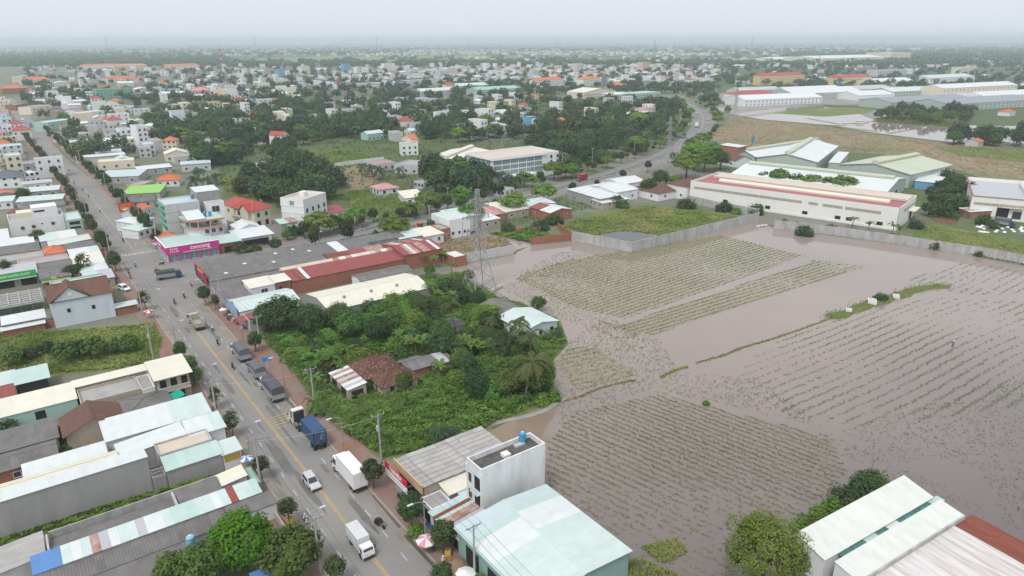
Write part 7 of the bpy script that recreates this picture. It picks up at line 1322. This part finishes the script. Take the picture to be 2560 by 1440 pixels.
for (px,py),d,sh,he,l,bc in BL:
    p=G(px,py,.03); rz=[AW,TO,VZ+PI,VZ][d]+R.uniform(-.1,.1); person(p,rz,l,RM[sh],he); bike(p,rz,'motorbike under the '+l,bc)
p=G(953,1318,.03); bike(p,TO+.25,'motorbike carrying two riders and dark bundles past the shop sign','red')
for i,(dx,sh,he) in enumerate(((.05,'black','navy'),(-.38,'navy','green'))): q=Vector((math.cos(TO+.25)*dx,math.sin(TO+.25)*dx,.06*i)); person(p+q,TO+.25,['driver in black of the loaded motorbike','passenger in navy on the loaded motorbike'][i],RM[sh],he)
t=tag(box(None,'bundle',cloth('black',(0,0,0)),(-.3,.3,-.5,.5,.5,1.0),(-.25,.25,-.4,.4,1.0,1.25)),'dark bundle tied on the loaded motorbike','bundle'); t.location=p-Vector((math.cos(TO+.25),math.sin(TO+.25),0))*.75; t.rotation_euler=(0,0,TO+.25)
for i in range(11): bike(rd(176.3+R.uniform(-.4,.4),31.5+i*1.0),RZ+R.uniform(-.3,.3),'parked motorbike in the row before the open white shop',['black','navy','red','grey'][i%4])['group']='motorbikes parked by the open shop'
for i in range(6): bike(rd(166+R.uniform(-.4,.4),-27+i*1.0),RZ+R.uniform(-.3,.3),'parked motorbike in front of the yellow board shop',['black','navy','red'][i%3])['group']='motorbikes parked by the yellow board shop'
for px,py,rz,l,bc in [(478,715,AW,'red parked motorbike on the corner pavement','red'),(570,800,AW,'dark motorbike parked by the red awning','black'),(1078,1372,AW,'dark motorbike parked by the pink parasol','black'),(640,1190,AW,'pale motorbike parked by the kiosk','white'),(1000,1250,AW,'motorbike parked under the red sign','navy')]: bike(G(px,py,.14),rz,l,bc)
person(G(2381,868,.0),VZ,'person wading in the flooded field with a pale hat',SM['blue'],None,True,(.02,0,1.62)); person(G(1108,1415,.14),TO,'person in white standing near the brick pile',SM['white'],'white',False,(.02,0,1.6)); person(G(1098,1435,.14),AW,'person in red on the right pavement',SM['red']); person(G(575,1065,.14),TO,'person in blue on the left pavement by tin roofs',SM['blue']); person(G(590,765,.14),AW,'person in white by the red awning shop',SM['white']); person(G(408,625,.14),VZ,'person in red near the magenta shop',SM['red'])
# poles, lamps, wires
m_conc=mat('pole_concrete',(.36,.35,.33),.9,.12,1.5); m_wire=mat('cable',(.05,.05,.055),.7,.05); m_ins=mat('porcelain',(.5,.5,.52),.4,.05)
def pole(p,rz,label,h=9.2,group=None,tr=False):
    r=thing('power_pole',label,'pole',p,rz,group); b=MB(); b.tube([(0,0,0),(0,0,h)],[.2,.12],8); b.obj('shaft',m_conc,r); b=MB(); b.box(-.06,.06,-1.2,1.2,h-.35,h-.22); b.bar((0,-.8,h-.3),(0,0,h-1.1),.06); b.bar((0,.8,h-.3),(0,0,h-1.1),.06); b.obj('crossarm',m_steel,r)
    for y in (-1.1,0,1.1): b=MB(); b.lathe([(.07,0),(.1,.1),(.05,.2),(.08,.3),(.02,.34)],(0,y,h-.22),8); b.obj('insulator',m_ins,r)
    if tr:
        b=MB(); b.lathe([(.32,0),(.34,.1),(.34,.9),(.2,1.05),(.05,1.1)],(.35,0,h-3.4),12); b.obj('transformer',mat('transformer_grey',(.42,.43,.44),.5,.1),r)
    return r
def lamp(p,rz,label,h=8,group=None):
    r=thing('street_lamp',label,'lamp',p,rz,group); b=MB(); b.tube([(0,0,0),(0,0,h-1),(.15,0,h-.3),(.7,0,h),(2.0,0,h+.15)],[.11,.08,.06,.05,.045],7); b.obj('post',m_steel,r); b=MB(); b.box(1.7,2.6,-.13,.13,h+.08,h+.22); b.obj('lamp_head',mat('lamp_head',(.6,.61,.62),.4,.05),r); return r
for (u,v,tr),l in zip([(50.4,9.3,0),(84.7,9.3,0),(26.1,12.0,1),(-8,9.3,0),(118,9.2,0)],['concrete power pole beside the thicket palms','concrete power pole near the blue road sign','concrete power pole with transformer behind the red sign','concrete power pole by the brick pile','concrete power pole by the blue front boards']): pole(rd(u,v,.1),RZ,l,tr=bool(tr))
for (u,v,tr),l in zip([(56.3,-7.9,0),(6.1,-7.2,0),(93.9,-12.4,1),(127.4,-9.0,0),(31,-7.6,0)],['concrete power pole by the white mint house','concrete power pole between big tree and lime tree','power pole with twin transformers at the grass lot gate','concrete power pole beside the gabled house','concrete power pole beside the kiosk']): pole(rd(u,v,.1),RZ,l,tr=bool(tr))
for i in range(14): pole(rd(165+i*31,-7.6-max(0,165+i*31-350)*.02,.1),RZ,'concrete power pole on the left pavement of the long road',group='power poles on the left pavement'); pole(rd(196+i*31,7.6-max(0,196+i*31-350)*.02,.1),RZ,'concrete power pole on the right pavement of the long road',group='power poles on the right pavement')
for px,py in [(1121,525),(1208,470),(1480,412),(1325,470),(1405,435),(1075,575),(1115,572),(1585,395),(660,560),(1645,350),(2372,462)]: pole(G(px,py),VZ,'tall concrete power pole beside the highway verge',10,'power poles beside the highway')
for u in (9,38,66,95,122): lamp(rd(u,-7.1,.1),VZ,'grey street lamp leaning over the left lane',group='street lamps on the left pavement')
for u in (2,31.3,62,92,124): lamp(rd(u,7.3,.1),VZ+PI,'grey street lamp leaning over the right lane',group='street lamps on the right pavement')
for px,py in [(803,640),(958,545),(1012,540),(1172,520),(1445,465),(1535,440)]: lamp(G(px,py),RZ+PI,'tall street lamp on the highway verge',9,'street lamps on the highway')
def cable(pts,r,label,sag=.8,group=None,m=None):
    b=MB(); P=[]
    for i in range(len(pts)-1):
        a,c=Vector(pts[i]),Vector(pts[i+1])
        for j in range(8):
            t=j/8; q=a.lerp(c,t); q.z-=sag*4*t*(1-t); P.append(q)
    P.append(Vector(pts[-1])); b.tube(P,r,3,False); return tag(b.obj('power_cable',m or m_wire),label,'cable',group)
for k,y in enumerate((-1.1,0,1.1)):
    cable([rd(u,-7.5+y,9.4) for u in (-40,6,31,56,92,127,165,227,289,351)],.022,'black overhead cable strung above the left pavement',.9,'overhead cables on the left'); cable([rd(u,9.3+y,9.4) for u in (-40,-8,26,50,85,118)],.022,'black overhead cable strung above the right pavement',.9,'overhead cables on the right')
cable([rd(26,12,8.8),rd(31,-7.6,8.8)],.02,'pale cable crossing the road by the silver car',.7,None,m_ins); cable([rd(50,9.3,8.8),rd(56,-7.9,8.8)],.02,'pale cable crossing the road by the tractor unit',.7,None,m_ins); cable([rd(85,9,8.6),rd(92,-12,8.6)],.02,'dark cable crossing the road by the grass lot',.7); cable([rd(118,9,8.6),rd(127,-9,8.6)],.02,'dark cable crossing the road by the gabled house',.7); cable([rd(189,7,7.5),rd(196,-7.6,7.5)],.02,'dark cable slung over the zebra crossing',.9)
P0,P1,P2=PY[0][0],PY[1][0],PY[2][0]
for t in (.62,.76,.88):
    for s in (-1,1):
        f=lambda P,h:(P.x+s*3.6*math.cos(.61),P.y+s*3.6*math.sin(.61),h*t-1.2); cable([f(P0,30.5),f(P1,30),f(P2,30)],.03,'thin high voltage line between the lattice pylons',4,'high voltage lines')
# parasols, signs, small things
def parasol(p,label,c1,c2,rr_=1.3):
    r=thing('parasol',label,'parasol',p); b=MB(); b.bar((0,0,0),(0,0,2.35),.06); b.obj('pole',m_steel,r)
    for i in range(8):
        a=i*PI/4; a2=a+PI/4; b=MB(); b.add([(0,0,2.45),(rr_*math.cos(a),rr_*math.sin(a),1.95),(rr_*math.cos(a2),rr_*math.sin(a2),1.95),(rr_*math.cos(a),rr_*math.sin(a),1.78),(rr_*math.cos(a2),rr_*math.sin(a2),1.78)],[(0,1,2),(1,3,4,2)]); b.obj('panel',c1 if i%2 else c2,r)
    return r
pk=cloth('pink',(.60,.25,.32)); wt=cloth('white',(0,0,0)); rdm=cloth('red',(0,0,0)); bl=cloth('blue',(0,0,0))
for (px,py),l,a,c,s in [((1067,1378),'pink and white parasol over a pavement stall',pk,wt,1.5),((1165,1462),'plain white parasol beside the green shed',wt,wt,1.4),((375,795),'red and white parasol by the grass lot',rdm,wt,1.3),((393,622),'blue parasol in front of the magenta shop side',bl,wt,1.5),((620,1170),'pale blue parasol beside the kiosk',wt,bl,1.2),((405,612),'pink parasol beside the magenta shop',pk,pk,1.2),((560,790),'white parasol by the red awning',wt,wt,1.0),((595,775),'small white parasol among pavement goods',wt,wt,.9)]: parasol(G(px,py,.14),l,a,c,s)
def post_sign(p,rz,label,pts,m,h,name='road_sign',two=False):
    r=thing(name,label,'sign',p,rz); b=MB(); b.bar((0,0,0),(0,0,h+.4),.08)
    if two: b.bar((0,1.3,0),(0,1.3,h+.4),.08)
    b.obj('post',m_steel,r); b=MB(); n=len(pts); b.add([(-.06,y,h+z) for y,z in pts]+[(-.03,y,h+z) for y,z in pts],[tuple(range(n)),tuple(range(2*n-1,n-1,-1))]+[(i,(i+1)%n,n+(i+1)%n,n+i) for i in range(n)]); b.obj('plate',m,r); return r
post_sign(rd(30.2,7.5,.14),RZ,'orange triangular warning sign at the right kerb',[(-.5,0),(.5,0),(0,.9)],mat('sign_amber',(0,0,0)),2.0); post_sign(rd(73.4,8,.14),RZ,'blue rectangular road sign with white marks near the lorries',[(-.3,0),(1.6,0),(1.6,1.2),(-.3,1.2)],mat('sign_road_blue',(.05,.25,.55),.5,.1,1.2,(.6,.62,.65),.35,1.1),2.3,two=True); post_sign(G(1880,240*0+370),RZ,'tall blue and white direction board by the highway crossing',[(-1.5,0),(1.5,0),(1.5,5),(-1.5,5)],mat('sign_road_blue',(0,0,0)),3,two=True)
r=thing('traffic_light','traffic light on the right junction corner','traffic light',rd(141,10.4,.14),RZ); b=MB(); b.tube([(0,0,0),(0,0,4.6)],.07,6); b.obj('post',m_steel,r); box(r,'housing',m_chas,(-.25,-.08,-.18,.18,3.2,4.3)); b=MB(); b.lathe([(.14,0),(.1,.08),(.01,.1)],n=10); o=b.obj('red_lamp',mat('red_lens',(.7,.02,.05),.3,.02),r,loc=(-.25,0,4.05)); o.rotation_euler=(0,-PI/2,0)
r=thing('brick_pile','heap of orange bricks and soil on the pavement','brick pile',rd(-4.2,8.6,.1)); b=MB(); b.lathe([(1.9,0),(1.6,.35),(1.0,.75),(.3,.95),(.01,1.0)],n=16); b.obj('soil_heap',m_dirt,r); b=MB()
for i in range(230):
    a=R.uniform(0,6.28); q=1.7*R.random()**.6; z=max(.05,.95*(1-q/1.9)); A=Vector((q*math.cos(a)-.6,q*math.sin(a)+.3,z)); d=Vector((R.gauss(0,1),R.gauss(0,1),R.gauss(0,.3))).normalized()*.11; b.bar(A-d,A+d,.12)
kind(b.obj('bricks',WL['brick'],r),'stuff')
for (u,v),l in zip(((19,-6.9),(-1.6,8.9)),('yellow planter under the small street tree','yellow planter under the dark street tree')): r=thing('planter',l,'planter',rd(u,v,.1)); box(r,'tub',mat('planter_yellow',(.55,.42,.05),.6,.1),(-.45,.45,-.45,.45,0,1.0)); box(r,'soil',m_dirt,(-.38,.38,-.38,.38,1.0,1.03))
for i,(px,py,s) in enumerate([(2180,755,1.2),(2240,742,.9),(2122,776,.8)]):
    r=thing('tomb',['large white tomb with raised headstone on the grassy bank','small white tomb near the bank shrub','low weathered tomb at the bank end'][i],'tomb',G(px,py,.3),VZ+.5); r.scale=(s,s,s); box(r,'kerb',WL['white'],(-1.6,1.6,-.9,-.7,-.3,.5),(-1.6,1.6,.7,.9,-.3,.5),(1.45,1.6,-.7,.7,-.3,.4)); box(r,'headstone',WL['white'],(-1.75,-1.5,-.9,.9,-.3,1.0),(-1.7,-1.55,-.4,.4,1.0,1.5)); box(r,'slab',WL['stain'],(-1.2,1.2,-.5,.5,-.3,.3))
def boat(p,rz,label):
    r=thing('boat',label,'boat',p,rz); b=MB(); S=[(-2.6,.5,.55),(-1.6,.8,.38),(0,.9,.32),(1.6,.75,.4),(2.8,.12,.7)]
    for x,w,z in S: b.v+=[(x,-w,z),(x,-w*.7,-.05),(x,w*.7,-.05),(x,w,z)]
    for i in range(4):
        for j in range(3): b.f.append((i*4+j,i*4+j+1,(i+1)*4+j+1,(i+1)*4+j)); b.m.append(0)
    b.f+=[(0,1,2,3),(19,18,17,16)]; b.m+=[0,0]; b.obj('hull',WL['swhite'],r); box(r,'thwart',WL['tan'],(-.2,.1,-.8,.8,.22,.28),(1.1,1.35,-.7,.7,.26,.32)); return r
boat(G(1905,566),.4,'weathered white boat moored below the factory wall'); boat(G(1243,722),1.0,'pale boat pulled up beside the lattice pylon')
for px,py,l in [(2095,313,'floating raft hut with pale roof in the far pond'),(2150,308,'low floating raft in the far pond')]:
    r=thing('raft',l,'raft',G(px,py),.2); box(r,'deck',WL['tan'],(-6,6,-2.5,2.5,0,.4)); box(r,'cabin',WL['swhite'],(-3,3,-1.5,1.5,.4,2.0)); box(r,'roof',RF['pmint'],(-3.4,3.4,-1.9,1.9,2.0,2.15))
# highway median: kerb and fence
mk=strip('median_kerb',[HW[i] for i in range(6,len(HW)-3)],.5,.5,.02,m_kerb,h=.25)
r=thing('median_fence','low black and white fence along the highway median','fence',(0,0,0)); b=MB(); b.box(-.05,.05,-.08,.08,0,1.0); pw=b.mesh('fence_post',WL['white'])
for i in range(8,34):
    a,c=HW[i],HW[i+1]; d=c-a; n=max(1,int(d.length/3)); an=math.atan2(d.y,d.x)
    for j in range(n): ob('fence_post',pw,r,(a.x+d.x*j/n,a.y+d.y*j/n,.25),an)
    k=MB(); k.box(0,d.length,-.03,.03,.3,.95); k.obj('fence_panel',mat('fence_panel',(.16,.17,.17),.6,.25,.8,(.5,.5,.5),.45,1.2),r,loc=(a.x,a.y,.25)).rotation_euler=(0,0,an)
# rubbish sacks by the factory drive
for i in range(26):
    px,py=R.uniform(2440,2560),R.uniform(565,585)
    b=MB(); b.lathe([(.3,0),(.55,.2),(.5,.5),(.2,.75),(.05,.8)],n=8); s=tag(b.obj('sack',WL['white']),'white bulging sack dumped by the factory drive','sack','white sacks by the factory drive'); s.location=G(px,py); s.scale=(1.3,1.1,.9)

# goods on the pavements
cc=[('blue',(.06,.16,.36)),('red',(.38,.06,.05)),('wood',(.32,.22,.13)),('green',(.07,.24,.12)),('white',(.6,.6,.58))]; CM=[]
for n_,c_ in cc:
    b=MB()
    for z in (.02,.2,.38): b.box(-.34,.34,-.26,-.23,z,z+.13); b.box(-.34,.34,.23,.26,z,z+.13); b.box(-.34,-.31,-.23,.23,z,z+.13); b.box(.31,.34,-.23,.23,z,z+.13)
    b.box(-.31,.31,-.23,.23,.02,.06)
    for x in (-.31,.31):
        for y in (-.23,.23): b.box(x-.02,x+.02,y-.02,y+.02,0,.5)
    CM.append((n_,b.mesh('slatted_crate',mat('crate_'+n_,c_,.7,.15,2))))
for (u0,u1,v0,v1,ph,k) in ((98,117,8.9,10.3,'outside the blue fronted shop house',14),(30,38,-9.6,-7.9,'beside the kiosk',8),(1,8,9.3,10.2,'in front of the striped stall',6),(160,178,-11.4,-9.6,'at the junction stalls',9),(179,190,6.9,6.9,'',0)):
    for i in range(k):
        n_,me=CM[R.randrange(5)]; p=rd(R.uniform(u0,u1),R.uniform(v0,v1),.14); o=tag(ob('slatted_crate',me,None,p,RZ+R.uniform(-.5,.5)),n_+' slatted crate standing '+ph,'crate','crates '+ph); o.scale=(1.2,1.2,R.uniform(.9,1.6))
# ---------------- haze
m=bpy.data.materials.new('haze'); m.use_nodes=True; t=m.node_tree; t.nodes.clear(); v=t.nodes.new('ShaderNodeVolumePrincipled'); v.inputs['Color'].default_value=(.82,.915,1,1); v.inputs['Density'].default_value=.00016; v.inputs['Anisotropy'].default_value=.2
o=t.nodes.new('ShaderNodeOutputMaterial'); t.links.new(v.outputs[0],o.inputs['Volume'])
b=MB(); b.box(-81000,81000,-2100,81000,-1,112); hz=kind(b.obj('haze',m),'stuff')
